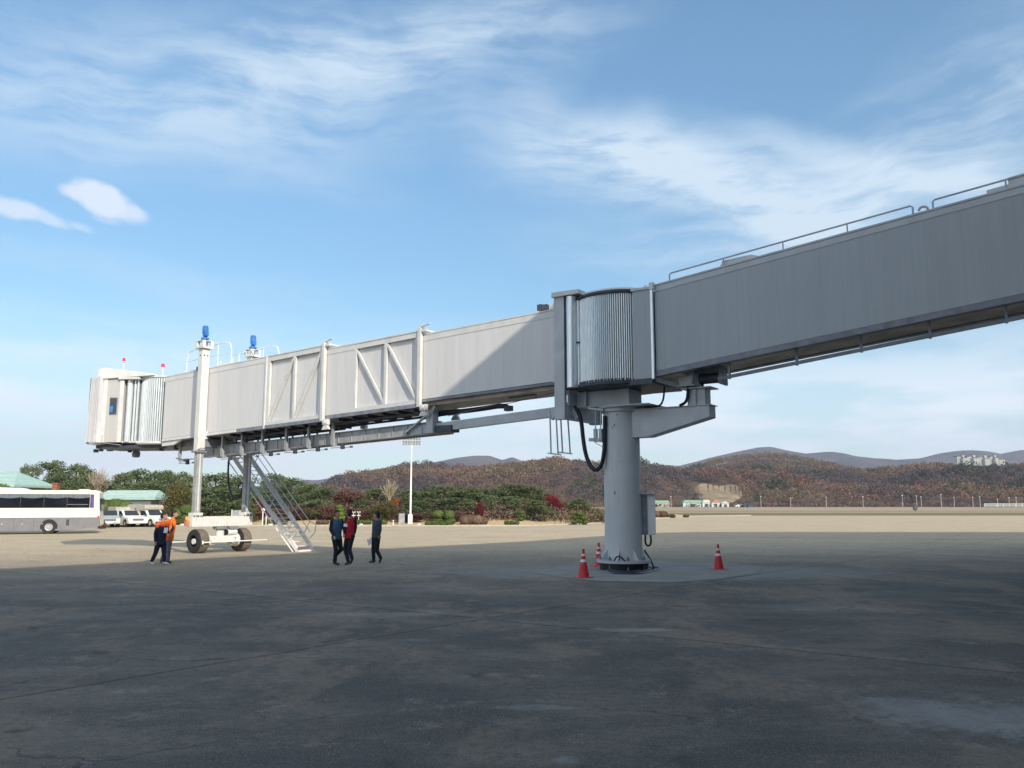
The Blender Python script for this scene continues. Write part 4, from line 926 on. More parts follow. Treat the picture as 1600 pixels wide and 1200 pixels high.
# ------------------------------------------------------------------ support column
sc_ = thing('support_column', 'round grey steel column with bracket arm and bolted base under the rotunda', 'column', (BC.x, BC.y, 0), BA)
zg = gz(BC.y)
def column_mat():
    m, t, b = new_mat('weathered_column_paint'); b.inputs['Specular IOR Level'].default_value = 0.35
    co = N(t, 'ShaderNodeTexCoord').outputs['Object']
    c = mixrgb(t, ramp(t, noise(t, co, 1.2, 6), 0.35, 0.65), (0.50, 0.54, 0.555), (0.56, 0.585, 0.59))
    c = mixrgb(t, ramp(t, noise(t, co, 1.0, 8, 0.65, (7, 7, 0.5)), 0.50, 0.72, 0, 0.35), c, (0.36, 0.36, 0.34))
    c = mixrgb(t, ramp(t, noise(t, co, 1.6, 9, 0.75, (2, 2, 1)), 0.63, 0.70, 0, 0.6), c, (0.30, 0.27, 0.23))
    t.links.new(c, b.inputs['Base Color']); t.links.new(ramp(t, noise(t, co, 5, 5), 0.3, 0.7, 0.4, 0.65), b.inputs['Roughness'])
    bp = N(t, 'ShaderNodeBump'); bp.inputs['Strength'].default_value = 0.25; bp.inputs['Distance'].default_value = 0.01; t.links.new(noise(t, co, 14, 5), bp.inputs['Height']); t.links.new(bp.outputs[0], b.inputs['Normal']); return m
CMAT = column_mat()
pr_ = [(0.565, zg+0.26), (0.555, 0.9)]
pr_ += [(0.55, 2.0)]
build('shaft', MB().lathe(pr_+[(0.55, 4.70)], n=56), CMAT, sc_, smooth=True)
for zw in (1.72, 3.30): build('weld_seam', MB().lathe([(0.549, zw-0.007), (0.556, zw-0.003), (0.556, zw+0.003), (0.549, zw+0.007)], n=56), CMAT, sc_)
build('top_flange', MB().lathe([(0.58, 4.66), (0.64, 4.68), (0.64, 4.76), (0.70, 4.78), (0.70, 4.85), (0.5, 4.856)], n=56), M['paint_dark'], sc_, smooth=True)
build('bearing_plate', MB().box(-1.25, 0.2, -0.55, 0.75, 4.80, 4.83), M['paint_dark'], sc_)
bp_ = build('base_plate', MB().lathe([(0.82, zg+0.22), (0.82, zg+0.30), (0.5, zg+0.301)], n=40), M['paint_dark'], sc_, smooth=True)
build('grout_ring', MB().lathe([(0.72, zg), (0.74, zg+0.219)], n=40), M['black'], sc_)
for i in range(8):
    a = i*math.pi/4 + 0.25; c_, s_ = math.cos(a), math.sin(a)
    g_ = MB(); x = Vector((c_, s_, 0)); y = Vector((-s_, c_, 0))*0.012
    P = [x*0.55+Vector((0,0,zg+0.301)), x*0.80+Vector((0,0,zg+0.301)), x*0.55+Vector((0,0,zg+0.62))]
    g_.add([p-y for p in P]+[p+y for p in P], [(0,1,2),(5,4,3),(0,3,4,1),(1,4,5,2),(2,5,3,0)])
    build('gusset', g_, M['paint_dark'], sc_)
    a += math.pi/8; c_, s_ = math.cos(a)*0.71, math.sin(a)*0.71
    build('anchor_bolt', MB().cyl((c_, s_, zg+0.30), (c_, s_, zg+0.37), 0.055, n=6).cyl((c_, s_, zg+0.02), (c_, s_, zg+0.42), 0.028, n=8), M['steel'], sc_)
arm = build('bracket_arm', MB().prism([(-0.2, 4.70), (-2.92, 4.70), (-2.92, 4.36), (-0.98, 3.88), (-0.2, 3.88)], -0.25, 0.25), M['paint_dark'], sc_, bevel=0.008)
build('arm_plate', MB().box(-2.97, -0.5, -0.30, 0.30, 4.701, 4.725), M['paint_dark'], arm)
build('arm_post', MB().box(-2.80, -2.26, -0.22, 0.22, 4.726, 5.20), M['paint_dark'], arm, bevel=0.008)
build('arm_post_rib', MB().box(-2.54, -2.50, 0.221, 0.29, 4.73, 5.19), M['paint_dark'], arm)
build('arm_post_cap', MB().box(-3.0, -2.10, -0.34, 0.34, 5.201, 5.235), M['paint_dark'], arm)
bx = MB(); q = ground(1012, 893)
# control cabinet on the side of the column (world axes turned back into the local frame)
def wl2(x, y, z): 
    v = Vector((x-BC.x, y-BC.y)); return (v.dot(DV), v.dot(NV), z)
cbn = build('control_cabinet', MB(wl2).box(3.88, 4.33, 25.20, 25.62, 0.98, 2.20), M['white'], sc_, bevel=0.02)
build('cabinet_door', MB(wl2).box(3.89, 4.08, 25.17, 25.199, 1.0, 2.16), M['steel'], cbn)
build('cabinet_hood', MB(wl2).box(3.86, 4.30, 25.08, 25.64, 2.201, 2.235), M['paint'], cbn)
build('cabinet_cable', MB(wl2).tube([(4.02, 25.25, 1.0), (4.0, 25.25, 0.75), (4.08, 25.25, 0.64), (4.19, 25.25, 0.72), (4.17, 25.25, 1.0)], 0.03, 8, sub=2), M['cable'], cbn)
build('conduit', MB(wl2).tube([(3.95, 25.1, 0.55), (4.12, 25.0, 0.25), (4.2, 24.9, 0.02)], 0.025, 8), M['cable'], cbn)
build('blue_hose', MB().tube([on(1006, 636, 0.15), on(1030, 636, 0.15), on(1037, 625, 0.15), on(1038, 603, 0.15)], 0.03, 8, sub=2), M['cable'], sc_)
build('blue_hose', MB().tube([on(1062, 634, 0.3), on(1073, 628, 0.3), on(1075, 612, 0.3), on(1075, 600, 0.3)], 0.045, 8, sub=2), M['cable'], sc_)
# scuffs
scf = MB()
for px_, py_, l_ in ((961, 770, 0.14), (964, 648, 0.05), (960, 664, 0.08), (957, 668, 0.05)):
    r = ray(px_, py_)
    # nearest intersection with the shaft
    o2 = Vector((-BC.x, -BC.y)); d2_ = Vector((r.x, r.y)); A_ = d2_.dot(d2_); B_ = 2*o2.dot(d2_); C_ = o2.dot(o2)-0.556**2
    t_ = (-B_-math.sqrt(B_*B_-4*A_*C_))/(2*A_); p = r*t_; x, y, z = wl2(p.x, p.y, p.z+CAM_H)
    nrm = Vector((x, y, 0)).normalized(); tg = Vector((-nrm.y, nrm.x, 0)); c_ = Vector((x, y, z))+nrm*0.006
    scf.add([c_-tg*0.012-Vector((0,0,l_/2)), c_+tg*0.018-Vector((0,0,l_/4)), c_+tg*0.006+Vector((0,0,l_/2)), c_-tg*0.02+Vector((0,0,l_/6))], [(0,1,2,3)])
build('paint_scuff', scf, M['darksteel'], sc_)
# loose cable heap round the base
hp = MB(); zz = zg+0.02
def gp(px_, py_, lift=0.0): q = ground(px_, py_); return (q.x, q.y, q.z+0.02+lift)
hp.tube([gp(953, 889), (2.95, 24.55, 0.22), (3.05, 24.45, 0.42), (3.2, 24.45, 0.36), (3.4, 24.45, 0.12), gp(975, 892)], 0.022, 7, sub=2)
hp.tube([gp(948, 892), gp(955, 897), gp(975, 898), gp(1000, 898), gp(1020, 894), gp(1034, 889), gp(1022, 887), gp(1000, 888)], 0.022, 7, sub=2)
hp.tube([gp(950, 893), gp(970, 895.5), gp(990, 896), gp(1010, 893), gp(1015, 890)], 0.03, 7, sub=2)
hp.tube([(4.15, 25.0, 0.02), (4.2, 24.8, 0.05), gp(1018, 888)], 0.02, 7, sub=1)
hp.tube([gp(945, 889), gp(958, 894), gp(985, 896.5), gp(1005, 891)], 0.045, 7, sub=2)
o = build('cable', hp, M['cable'], smooth=True); tag(o, 'loose dark cable coiled on the pad round the column base', 'cable')

# ------------------------------------------------------------------ fixed walkway to the terminal
KF = 0.106
def fx(s, w, z): return (s, w, z + KF*(-s-1.7))
fw = thing('fixed_walkway', 'dark grey shaded fixed walkway sloping up from the rotunda to the right', 'walkway', (BC.x, BC.y, 0), BA)
S1 = SR
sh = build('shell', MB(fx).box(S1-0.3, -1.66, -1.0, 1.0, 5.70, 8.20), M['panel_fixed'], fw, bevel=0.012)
build('roof_edge', MB(fx).box(S1-0.3, -1.66, -1.025, 1.025, 8.201, 8.25).box(S1-0.3, -1.66, 1.003, 1.012, 8.03, 8.19), M['paint_dark'], fw)
bc_ = MB(fx)
for sg in (1, -1):
    zb_ = 5.56 if sg > 0 else 5.64
    bc_.box(S1, -1.66, sg*0.88, sg*1.016, zb_, 5.694); bc_.box(S1, -1.66, sg*0.80, sg*1.07, zb_-0.025, zb_-0.001)
build('bottom_chord', bc_, M['steel'], fw)
build('floor_plate', MB(fx).box(S1, -2.4, -0.86, 0.86, 5.64, 5.69), M['under'], fw)
build('floor_plate', MB(fx).box(-2.38, -1.66, -0.86, 0.86, 5.50, 5.69), M['under'], fw)
build('end_frame', MB().box(-1.66, -1.58, 1.055, 1.14, 5.45, 8.08), M['galv'], fw, bevel=0.01)
build('end_frame_cap', MB().box(-1.70, -1.56, 1.05, 1.16, 8.081, 8.29), M['paint'], fw, bevel=0.01)
build('end_frame', MB().box(-1.66, -1.58, -1.14, -1.055, 5.45, 8.08), M['galv'], fw, bevel=0.01)
pp = MB(); w_ = 0.75
a_ = on(1122, 592, w_); b_ = on(1600, 495, w_); sl = (b_.z-a_.z)/(b_.x-a_.x)
pe = Vector((S1, w_, a_.z + (S1-a_.x)*sl))
pp.bar(a_, pe, 0.07, 0.09)
build('conduit_pipe', pp, M['steel'], fw)
for px_ in (1139, 1245, 1347, 1456, 1578):
    s_ = on(px_, 560, w_).x; zt = a_.z+(s_-a_.x)*sl
    build('pipe_hanger', MB().box(s_-0.03, s_+0.03, w_-0.03, w_+0.03, zt-0.07, fx(s_, 0, 5.6)[2]), M['steel'], fw)
def rtop(s): return 8.25+KF*(-s-1.7)
def rail(s0, s1, posts, h=0.24):
    m_ = MB().tube([(s0, 0.93, rtop(s0)), (s0, 0.93, rtop(s0)+h-0.04), (s0-0.05, 0.93, rtop(s0)+h), (s1+0.05, 0.93, rtop(s1)+h), (s1, 0.93, rtop(s1)+h-0.04), (s1, 0.93, rtop(s1))], 0.024, 8)
    for p_ in posts: m_.tube([(p_, 0.93, rtop(p_)), (p_, 0.93, rtop(p_)+h)], 0.02, 6)
    return m_
build('roof_rail', rail(-2.12, -8.6, (-3.75, -5.4, -7.05)), M['paint_dark'], fw)
build('roof_rail', rail(-9.05, -13.6, (-10.6, -12.2)), M['paint_dark'], fw)
for s0, s1 in ((-3.55, -4.85), (-10.2, -12.3)):
    z0, z1 = rtop(s0), rtop(s1)
    bx = MB().prism([(s0, z0), (s0-0.12, z0+0.16), (s0-0.12, z0+0.22), (s1+0.35, z1+0.12), (s1, z1)], 0.1, 0.86) if s0 > -5 else MB().prism([(s0, z0), (s0, z0+0.12), (s0-0.45, z0+0.17), (s0-0.45, z0+0.33), (s1, z1+0.30), (s1, z1)], 0.1, 0.92)
    build('roof_unit', bx, M['paint'], fw, bevel=0.012)
build('lifting_eye', MB().tube([(-8.83+0.10*math.cos(a), 0.9, rtop(-8.83)+0.06+0.09*math.sin(a)) for a in np.linspace(0, math.pi, 10)], 0.03, 8), M['paint_dark'], fw)
# bearing bracket resting over the arm post, with roller
bk = MB(); 
bk.prism([(-1.98, 5.80), (-2.62, 5.86), (-2.50, 5.30), (-2.14, 5.30)], 0.40, 0.46); bk.prism([(-1.98, 5.80), (-2.62, 5.86), (-2.50, 5.30), (-2.14, 5.30)], -0.46, -0.40)
bk.box(-2.60, -2.06, -0.5, 0.5, 5.27, 5.30); bk.box(-2.48, -2.2, -0.39, 0.39, 5.31, 5.7)
build('bearing_bracket', bk, M['paint_dark'], fw, bevel=0.006)
bbt = MB()
for i in range(4): bbt.cyl((-2.08-i*0.13, 0.46, 5.72+0.012*i), (-2.08-i*0.13, 0.475, 5.72+0.012*i), 0.022, n=8)
build('bracket_bolt', bbt, M['darksteel'], fw)
build('roller', MB().cyl((-2.62, 0.10, 5.48), (-3.25, 0.10, 5.48), 0.15, n=18), M['darksteel'], fw, smooth=True)
build('roller_mount', MB().box(-3.32, -3.26, -0.25, 0.35, 5.28, 5.78).box(-3.3, -2.6, -0.1, 0.3, 5.64, 5.9), M['steel'], fw)
build('brace', MB().bar((-1.6, 0.9, 5.47), (-2.1, 0.3, 5.30), 0.05, 0.12), M['paint_dark'], fw)

# ------------------------------------------------------------------ traffic cones
def cone(p, label, rz=0, lean=0):
    t = thing('traffic_cone', label, 'traffic cone', p, rz, 'red traffic cones round the column')
    build('body', MB().lathe([(0.155, 0.03), (0.035, 0.66), (0.033, 0.70), (0.045, 0.715), (0.03, 0.74), (0.0, 0.742)], n=24), M['redcone'], t, smooth=True)
    def rr(z): return 0.155 - (z-0.03)*0.1905
    build('reflective_band', MB().lathe([(rr(0.56)+0.003, 0.56), (rr(0.615)+0.003, 0.615)], n=24), M['reflect'], t, smooth=True)
    build('reflective_band', MB().lathe([(rr(0.40)+0.003, 0.40), (rr(0.47)+0.003, 0.47)], n=24), M['reflect'], t, smooth=True)
    build('base', MB().box(-0.20, 0.20, -0.20, 0.20, 0.0, 0.032), M['redcone'], t, bevel=0.01)
    return t
cone(ground(912, 902.5), 'red traffic cone nearest the viewer, left of the column', 0.3)
cone(ground(936, 885.5), 'red traffic cone half tucked behind the column base', 0.9)
cone(ground(1123, 889.5), 'red traffic cone standing alone right of the column', 0.1)

# ------------------------------------------------------------------ people
def caps(mb, p0, r0, p1, r1, n=12):
    p0 = Vector(p0); p1 = Vector(p1); mb.cyl(p0, p1, r0, r1, n); mb.ball(p0, r0, nu=n, nv=8); mb.ball(p1, r1, nu=n, nv=8)
def remesh(o, vox, sm=3):
    m_ = o.modifiers.new('remesh', 'REMESH'); m_.mode = 'VOXEL'; m_.voxel_size = vox; m_.use_smooth_shade = True
    s_ = o.modifiers.new('smooth', 'SMOOTH'); s_.factor = 0.5; s_.iterations = sm
def person(px, py, scale, J, mats, label, face, cat='person'):
    """J: joints in picture-plane units (x right, z up, y away) in metres relative to the feet; face = unit vector the face looks along"""
    g = ground(px, py); t = thing('person', label, cat, g)
    V_ = {k: Vector(v) for k, v in J.items()}
    f = Vector((face[0], face[1], 0)).normalized(); side = Vector((f.y, -f.x, 0))
    b = MB(); H = V_['head']
    # head: skull, jaw, nose, ears, neck
    b.ball(H+Vector((0,0,0.02)), 0.098, (0.86, 0.92, 1.12)); b.ball(H+f*0.03-Vector((0,0,0.05)), 0.072, (0.9, 0.9, 1.05))
    caps(b, H+f*0.095+Vector((0,0,0.01)), 0.010, H+f*0.115-Vector((0,0,0.022)), 0.014, 8)
    for sg in (1, -1):
        b.ball(H+side*sg*0.088-Vector((0,0,0.01)), 0.026, (0.5, 0.7, 1.1)); b.ball(H+f*0.085+side*sg*0.033+Vector((0,0,0.035)), 0.016, (1.4, 1.4, 0.6))
    b.ball(H+f*0.088-Vector((0,0,0.055)), 0.022, (1, 1, 0.5))
    caps(b, V_['neck'], 0.060, H-Vector((0,0,0.07)), 0.055)
    N_ = V_['neck']; P_ = V_['hip']
    caps(b, N_-Vector((0,0,0.05)), 0.06, (N_+P_)/2, 0.085); caps(b, (N_+P_)/2, 0.085, P_, 0.09)
    for sd in ('L', 'R'):
        S, E, Hd = V_['sh'+sd], V_['el'+sd], V_['ha'+sd]
        caps(b, N_-Vector((0,0,0.06)), 0.055, S, 0.055); caps(b, S, 0.050, E, 0.040); caps(b, E, 0.040, Hd, 0.026)
        d = (Hd-E).normalized(); palm = Hd+d*0.045; caps(b, Hd, 0.026, palm, 0.032, 10)
        sx = d.cross(Vector((0,0,1))); 
        if sx.length < 0.2: sx = f.copy()
        sx = f - d*f.dot(d); sx = sx.normalized() if sx.length > 0.1 else side
        inn = d.cross(sx).normalized()
        for i, L_ in enumerate((0.062, 0.070, 0.066, 0.052)):
            a0 = palm + sx*(0.027-0.018*i) + d*0.015; a1 = a0+d*L_*0.55+inn*0.008*(i-1); a2 = a1+d*L_*0.40+inn*0.022+f*0.006
            caps(b, a0, 0.0105, a1, 0.0095, 6); caps(b, a1, 0.0095, a2, 0.008, 6)
        th0 = Hd+d*0.02+sx*0.028; caps(b, th0, 0.012, th0+d*0.04+sx*0.022, 0.010, 6)
        K_, A_ = V_['kn'+sd], V_['an'+sd]; hp_ = V_['hp'+sd]
        caps(b, hp_, 0.075, K_, 0.052); caps(b, K_, 0.05, A_, 0.036)
    body = build('body', b, M['skin'], t); remesh(body, 0.0095, 2)
    hr = MB(); hr.ball(H+Vector((0,0,0.045))-f*0.018, 0.108, (0.90, 0.92, 0.98)); hr.ball(H-f*0.045-Vector((0,0,0.01)), 0.088, (0.95, 0.95, 1.0))
    ho = build('hair', hr, M['hair'], t); remesh(ho, 0.014, 2)
    # clothing
    def torso(mb, grow):
        Sh, Sr = V_['shL'], V_['shR']; sv = (Sr-Sh); hw = sv.length/2; sx = sv.normalized(); sx = Vector((sx.x, sx.y, 0)).normalized(); dx = Vector((-sx.y, sx.x, 0))
        low = P_-Vector((0, 0, 0.09)); rings = []
        for k_, w1, d1 in ((1.0, 0.172, 0.142), (0.86, 0.168, 0.138), (0.66, 0.156, 0.122), (0.42, 0.168, 0.125), (0.22, 0.176, 0.120), (0.10, 0.166, 0.104), (0.03, 0.110, 0.080), (-0.06, 0.068, 0.066)):
            c_ = N_.lerp(low, k_)-Vector((0, 0, 0.04)) if k_ < 0.9 else N_.lerp(low, k_); rings.append((c_, w1*(0.75+0.25*min(1.1, hw/0.15))+grow, d1+grow))
        V = []; Fs = []; n = 20
        for c_, a_, b_ in rings:
            for q in range(n): an = 2*math.pi*q/n; V.append(c_+sx*a_*math.cos(an)+dx*b_*math.sin(an))
        for r_ in range(len(rings)-1):
            for q in range(n): Fs.append((r_*n+q, r_*n+(q+1) % n, (r_+1)*n+(q+1) % n, (r_+1)*n+q))
        Fs += [tuple(reversed(range(n))), tuple(range((len(rings)-1)*n, len(rings)*n))]
        mb.add(V, Fs); caps(mb, N_-Vector((0, 0, 0.10)), 0.085, Sh, 0.066+grow); caps(mb, N_-Vector((0, 0, 0.10)), 0.085, Sr, 0.066+grow)
    jk = MB(); torso(jk, 0.0); jo = build('jacket', jk, M[mats['jacket']], t, label=mats.get('jl')); remesh(jo, 0.016, 4)
    for sd in ('L', 'R'):
        S, E, Hd = V_['sh'+sd], V_['el'+sd], V_['ha'+sd]; sl_ = MB()
        caps(sl_, S, 0.070, E, 0.054); caps(sl_, E, 0.054, E.lerp(Hd, 0.92), 0.043)
        so = build('sleeve', sl_, M[mats.get('sleeve', mats['jacket'])], t); remesh(so, 0.016, 3)
    if 'yoke' in mats:
        yk = MB(); Sh, Sr = V_['shL'], V_['shR']
        caps(yk, Sh+Vector((0,0,-0.01)), 0.080, Sr+Vector((0,0,-0.01)), 0.080); caps(yk, N_-Vector((0,0,0.13)), 0.125, N_-Vector((0,0,0.07)), 0.10); caps(yk, Sh, 0.082, Sh.lerp(V_['elL'], 0.25), 0.076); caps(yk, Sr, 0.082, Sr.lerp(V_['elR'], 0.25), 0.076)
        yo = build('yoke', yk, M[mats['yoke']], t); remesh(yo, 0.016, 3)
    tr_ = MB(); caps(tr_, V_['hpL']+Vector((0,0,0.0)), 0.104, V_['hpR']+Vector((0,0,0.0)), 0.104); caps(tr_, P_+Vector((0,0,0.02)), 0.115, P_-Vector((0,0,0.04)), 0.115)
    for sd in ('L', 'R'):
        K_, A_ = V_['kn'+sd], V_['an'+sd]; hp_ = V_['hp'+sd]
        caps(tr_, hp_, 0.102, K_, 0.072); caps(tr_, K_, 0.072, A_+Vector((0,0,0.02)), 0.060)
    to = build('trousers', tr_, M[mats['trousers']], t); remesh(to, 0.016, 4)
    for sd in ('L', 'R'):
        A_, T_ = V_['an'+sd], V_['to'+sd]; sh_ = MB(); d = (T_-A_)
        caps(sh_, A_-Vector((0,0,0.02)), 0.048, A_-d.normalized()*0.04-Vector((0,0,0.035)), 0.042); caps(sh_, A_-Vector((0,0,0.03)), 0.046, T_, 0.036)
        so = build('shoe', sh_, M[mats.get('shoe', 'shoe')], t); remesh(so, 0.012, 2)
    return t, V_
def P(k, ox, oy, **pts):
    """picture readings (tenths of a pixel) -> metres; third value = depth away from the viewer"""
    return {n: ((v[0]-ox)*k, v[2] if len(v) > 2 else 0.0, (oy-v[1])*k) for n, v in pts.items()}
k1 = 27.0/1290/10
person(526, 883, 1, P(k1, 360, 1030, head=(348,248), neck=(350,325), hip=(345,595), shL=(275,352,-0.06), shR=(412,352,0.08), elL=(258,485,-0.10), haL=(325,585,-0.22),
    elR=(446,460,0.02), haR=(478,545,-0.02), hpL=(315,600,-0.03), hpR=(378,600,0.05), knL=(350,790,-0.10), anL=(335,985,-0.02), toL=(395,1012,-0.06), knR=(415,795,0.05), anR=(305,910,0.22), toR=(292,965,0.16)),
    dict(jacket='c_blue', sleeve='c_navy', trousers='c_black'), 'man in a steel blue jacket with dark sleeves walking towards the man in red', (0.75, -0.65))
person(544, 884, 1, P(k1, 550, 1045, head=(545,250), neck=(553,325), hip=(560,590), shL=(506,345,0.0), shR=(622,340,0.05), elL=(497,468,-0.08), haL=(486,555,-0.12),
    elR=(640,460,0.10), haR=(622,560,0.14), hpL=(530,598,0.02), hpR=(595,598,-0.02), knL=(488,790,0.06), anL=(548,990,0.02), toL=(505,1022,0.06), knR=(565,800,-0.04), anR=(612,940,-0.06), toR=(585,1005,-0.02)),
    dict(jacket='c_red', sleeve='c_black', trousers='c_black'), 'man in a red vest with dark sleeves and a white armband, seen from behind', (-0.55, 0.83))
k2 = 28.4/1290/10
person(586.5, 880, 1, P(k2, 965, 1003, head=(968,275), neck=(972,350), hip=(970,590), shL=(925,378,0.10), shR=(1020,378,-0.04), elL=(915,490,0.14), haL=(905,595,0.12),
    elR=(1035,500,-0.08), haR=(1018,590,-0.10), hpL=(945,600,0.04), hpR=(995,600,-0.02), knL=(925,790,0.04), anL=(935,960,0.04), toL=(875,985,0.06), knR=(985,810,-0.02), anR=(1045,930,-0.02), toR=(1030,985,-0.02)),
    dict(jacket='c_green', trousers='c_black'), 'man in a dark teal jacket walking left alone, carrying papers', (-0.95, 0.1))
k3 = 27.7/1290/10
person(248, 882, 1, P(k3, 290, 1030, head=(332,298), neck=(318,375), hip=(300,690), shL=(262,425,-0.06), shR=(372,420,0.06), elL=(232,560,-0.12), haL=(248,680,-0.16),
    elR=(385,540,0.02), haR=(440,548,-0.04), hpL=(272,705,-0.04), hpR=(335,705,0.05), knL=(238,860,-0.04), anL=(185,985,-0.02), toL=(215,1022,-0.04), knR=(350,860,0.05), anR=(365,990,0.05), toR=(425,1020,0.02)),
    dict(jacket='c_navy', yoke='c_orange', trousers='c_navy', shoe='shoe_white'), 'person in navy work suit with dull orange shoulders and white shoes', (0.97, 0.1))
person(261.5, 880, 1, P(k3*1.03, 425, 1010, head=(492,270), neck=(468,338), hip=(425,630), shL=(395,380,0.06), shR=(482,370,-0.06), elL=(410,480,0.1), haL=(450,545,-0.02),
    elR=(492,480,-0.08), haR=(462,565,-0.12), hpL=(400,640,0.05), hpR=(445,640,-0.03), knL=(370,820,0.08), anL=(315,975,0.10), toL=(345,1000,0.08), knR=(440,810,-0.03), anR=(435,970,-0.02), toR=(485,1000,-0.04)),
    dict(jacket='c_orange2', sleeve='c_navy', yoke='c_orange2', trousers='c_jeans'), 'person in bright orange jacket and faded jeans behind the navy-suited person', (0.97, 0.1))
# armband, papers
g = ground(544, 884)
ab = build('armband', MB().cyl(Vector(g)+Vector(((507-550)*k1, -0.09, (1045-415)*k1)), Vector(g)+Vector(((504-550)*k1, -0.115, (1045-458)*k1)), 0.071, 0.066, n=18), M['c_white'])
for o in bpy.data.objects:
    if o.name.startswith('person') and o.get('label', '').startswith('man in a red'):
        ab.parent = o; ab.location = -Vector(o.location)
def paper(px, py, Y, w, h, tilt, lab):
    c = at(px, py, Y); mb = MB(); a = tilt
    for i in range(3):
        o_ = Vector((0, 0.004*i, 0)); u = Vector((math.cos(a+0.05*i), 0.15, math.sin(a+0.05*i))); v = Vector((-math.sin(a), 0.1, math.cos(a)))
        P_ = [c+o_-u*w/2-v*h/2, c+o_+u*w/2-v*h/2, c+o_+u*w/2+v*h/2, c+o_-u*w/2+v*h/2]; q = Vector((0, 0.002, 0))
        mb.add([p for p in P_]+[p+q for p in P_], [(0,1,2,3),(7,6,5,4),(0,4,5,1),(1,5,6,2),(2,6,7,3),(3,7,4,0)])
    tag(build('paper_sheet', mb, M['c_white']), lab, 'papers')
paper(577.6, 846.5, 28.45, 0.15, 0.20, 0.25, 'white papers held low by the man in dark teal')
paper(259.0, 828.5, 27.45, 0.12, 0.17, -0.1, 'white papers held between the two people in orange and navy')

# ------------------------------------------------------------------ vehicles
def wheel_at(t, x, y, z, r, w, name='wheel'):
    o = build(name, MB().lathe([(r*0.62, -w/2), (r*0.93, -w/2), (r, -w/2+0.04), (r, w/2-0.04), (r*0.93, w/2), (r*0.62, w/2)], n=28), M['tyreblack'], t, smooth=True)
    o.location = (x, y, z); o.rotation_euler = (math.pi/2, 0, 0)
    rm = build('rim', MB().lathe([(r*0.53, w/2-0.02), (r*0.53, w/2+0.012), (r*0.48, w/2+0.012), (r*0.43, w/2+0.002), (r*0.26, w/2+0.003), (r*0.20, w/2+0.03), (0.01, w/2+0.032)], n=28), M['rim'], o, smooth=True)
    hb = MB()
    for k_ in range(8): a_ = k_*math.pi/4; hb.cyl((r*0.35*math.cos(a_), r*0.35*math.sin(a_), w/2), (r*0.35*math.cos(a_), r*0.35*math.sin(a_), w/2+0.006), r*0.06, n=8)
    build('rim_holes', hb, M['darksteel'], o)
    return o
BUSA = R(20)
_c = Vector((place0(157, 62.8), 62.8)) - Vector((6.0*math.cos(BUSA)+1.25*math.sin(BUSA), 6.0*math.sin(BUSA)-1.25*math.cos(BUSA)))
bus = thing('coach', 'long cream and grey coach with dark windows at the left edge', 'bus', (_c.x, _c.y, gz(60)), BUSA)
# local: x to the rear (right), near side at y = -1.25, z from ground
BL, BR_, BY = -6.0, 6.0, 1.25
body = [(BL, 0.25), (BL+0.1, 1.2), (BL+0.5, 3.0), (BL+0.9, 3.2), (BR_-0.35, 3.2), (BR_-0.12, 3.05), (BR_+0.0, 1.3), (BR_+0.06, 0.62), (BR_-0.1, 0.50), (BR_-2.1, 0.28)]
build('body', MB().prism(body, -BY, BY), M['bus_white'], bus, bevel=0.06)
lowp = [(BL+0.02, 0.22), (BL+0.1, 1.20), (BR_+0.01, 1.20), (BR_+0.07, 0.60), (BR_-0.1, 0.46), (BR_-2.0, 0.24)]
build('lower_panel', MB().prism(lowp, -BY-0.012, -BY+0.1).prism(lowp, BY-0.1, BY+0.012), M['bus_grey'], bus)
for x_ in (-4.8, -3.5, -2.2, -0.9, 0.4, 1.7):
    build('luggage_door_seam', MB().box(x_-0.008, x_+0.008, -BY-0.016, -BY-0.0125, 0.26, 1.18), M['darksteel'], bus)
    build('luggage_latch', MB().box(x_+0.5, x_+0.58, -BY-0.02, -BY-0.0125, 0.72, 0.76), M['veh_white'], bus)
for i in range(7):
    x0 = BR_-0.72-(i+1)*1.52+0.003; x1 = BR_-0.72-i*1.52-0.003
    if x0 < BL+0.4: x0 = BL+0.5
    wn_ = build('window', MB().box(x0, x1, -BY-0.014, -BY+0.02, 1.90, 2.91), M['glass_curtain'], bus)
    cp = [(x0+0.01, 2.89), (x1-0.01, 2.89)] + [(x1-0.01-(x1-x0-0.02)*k_/6, 2.62-0.05*math.sin(k_/6*math.pi)*0-0.07*math.cos((k_/6-0.5)*math.pi*1.0)+0.05) for k_ in range(7)]
    build('curtain', MB().prism(cp, -BY-0.0175, -BY-0.0145), M['curtain'], wn_)
    if i == 0: build('window_bar', MB().box(x0+0.03, x1-0.1, -BY-0.02, -BY-0.0145, 2.14, 2.16), M['rim'], wn_)
    build('window', MB().box(x0, x1, BY-0.02, BY+0.014, 1.90, 2.91), M['glass_curtain'], bus)
build('rear_quarter_window', MB().prism([(BR_-0.70, 1.90), (BR_-0.42, 1.90), (BR_-0.46, 2.88), (BR_-0.70, 2.91)], -BY-0.014, -BY+0.01), mat('tinted_purple_glass', (0.13, 0.09, 0.22), 0.1), bus)
build('roof_unit', MB().prism([(-5.0, 3.19), (1.15, 3.19), (0.65, 3.36), (-1.0, 3.38), (-1.1, 3.46), (-4.8, 3.46)], -0.9, 0.9), M['bus_white'], bus, bevel=0.05)
build('roof_unit', MB().prism([(4.35, 3.19), (5.2, 3.19), (5.05, 3.27), (4.45, 3.27)], -0.8, 0.8), M['bus_white'], bus, bevel=0.03)
build('tail_light', MB().box(BR_-0.14, BR_-0.02, -BY-0.025, -BY+0.1, 1.12, 1.30), M['red'], bus, bevel=0.01)
build('rear_window', MB().box(BR_-0.06, BR_+0.03, -0.95, 0.95, 1.7, 2.6), M['glass'], bus)
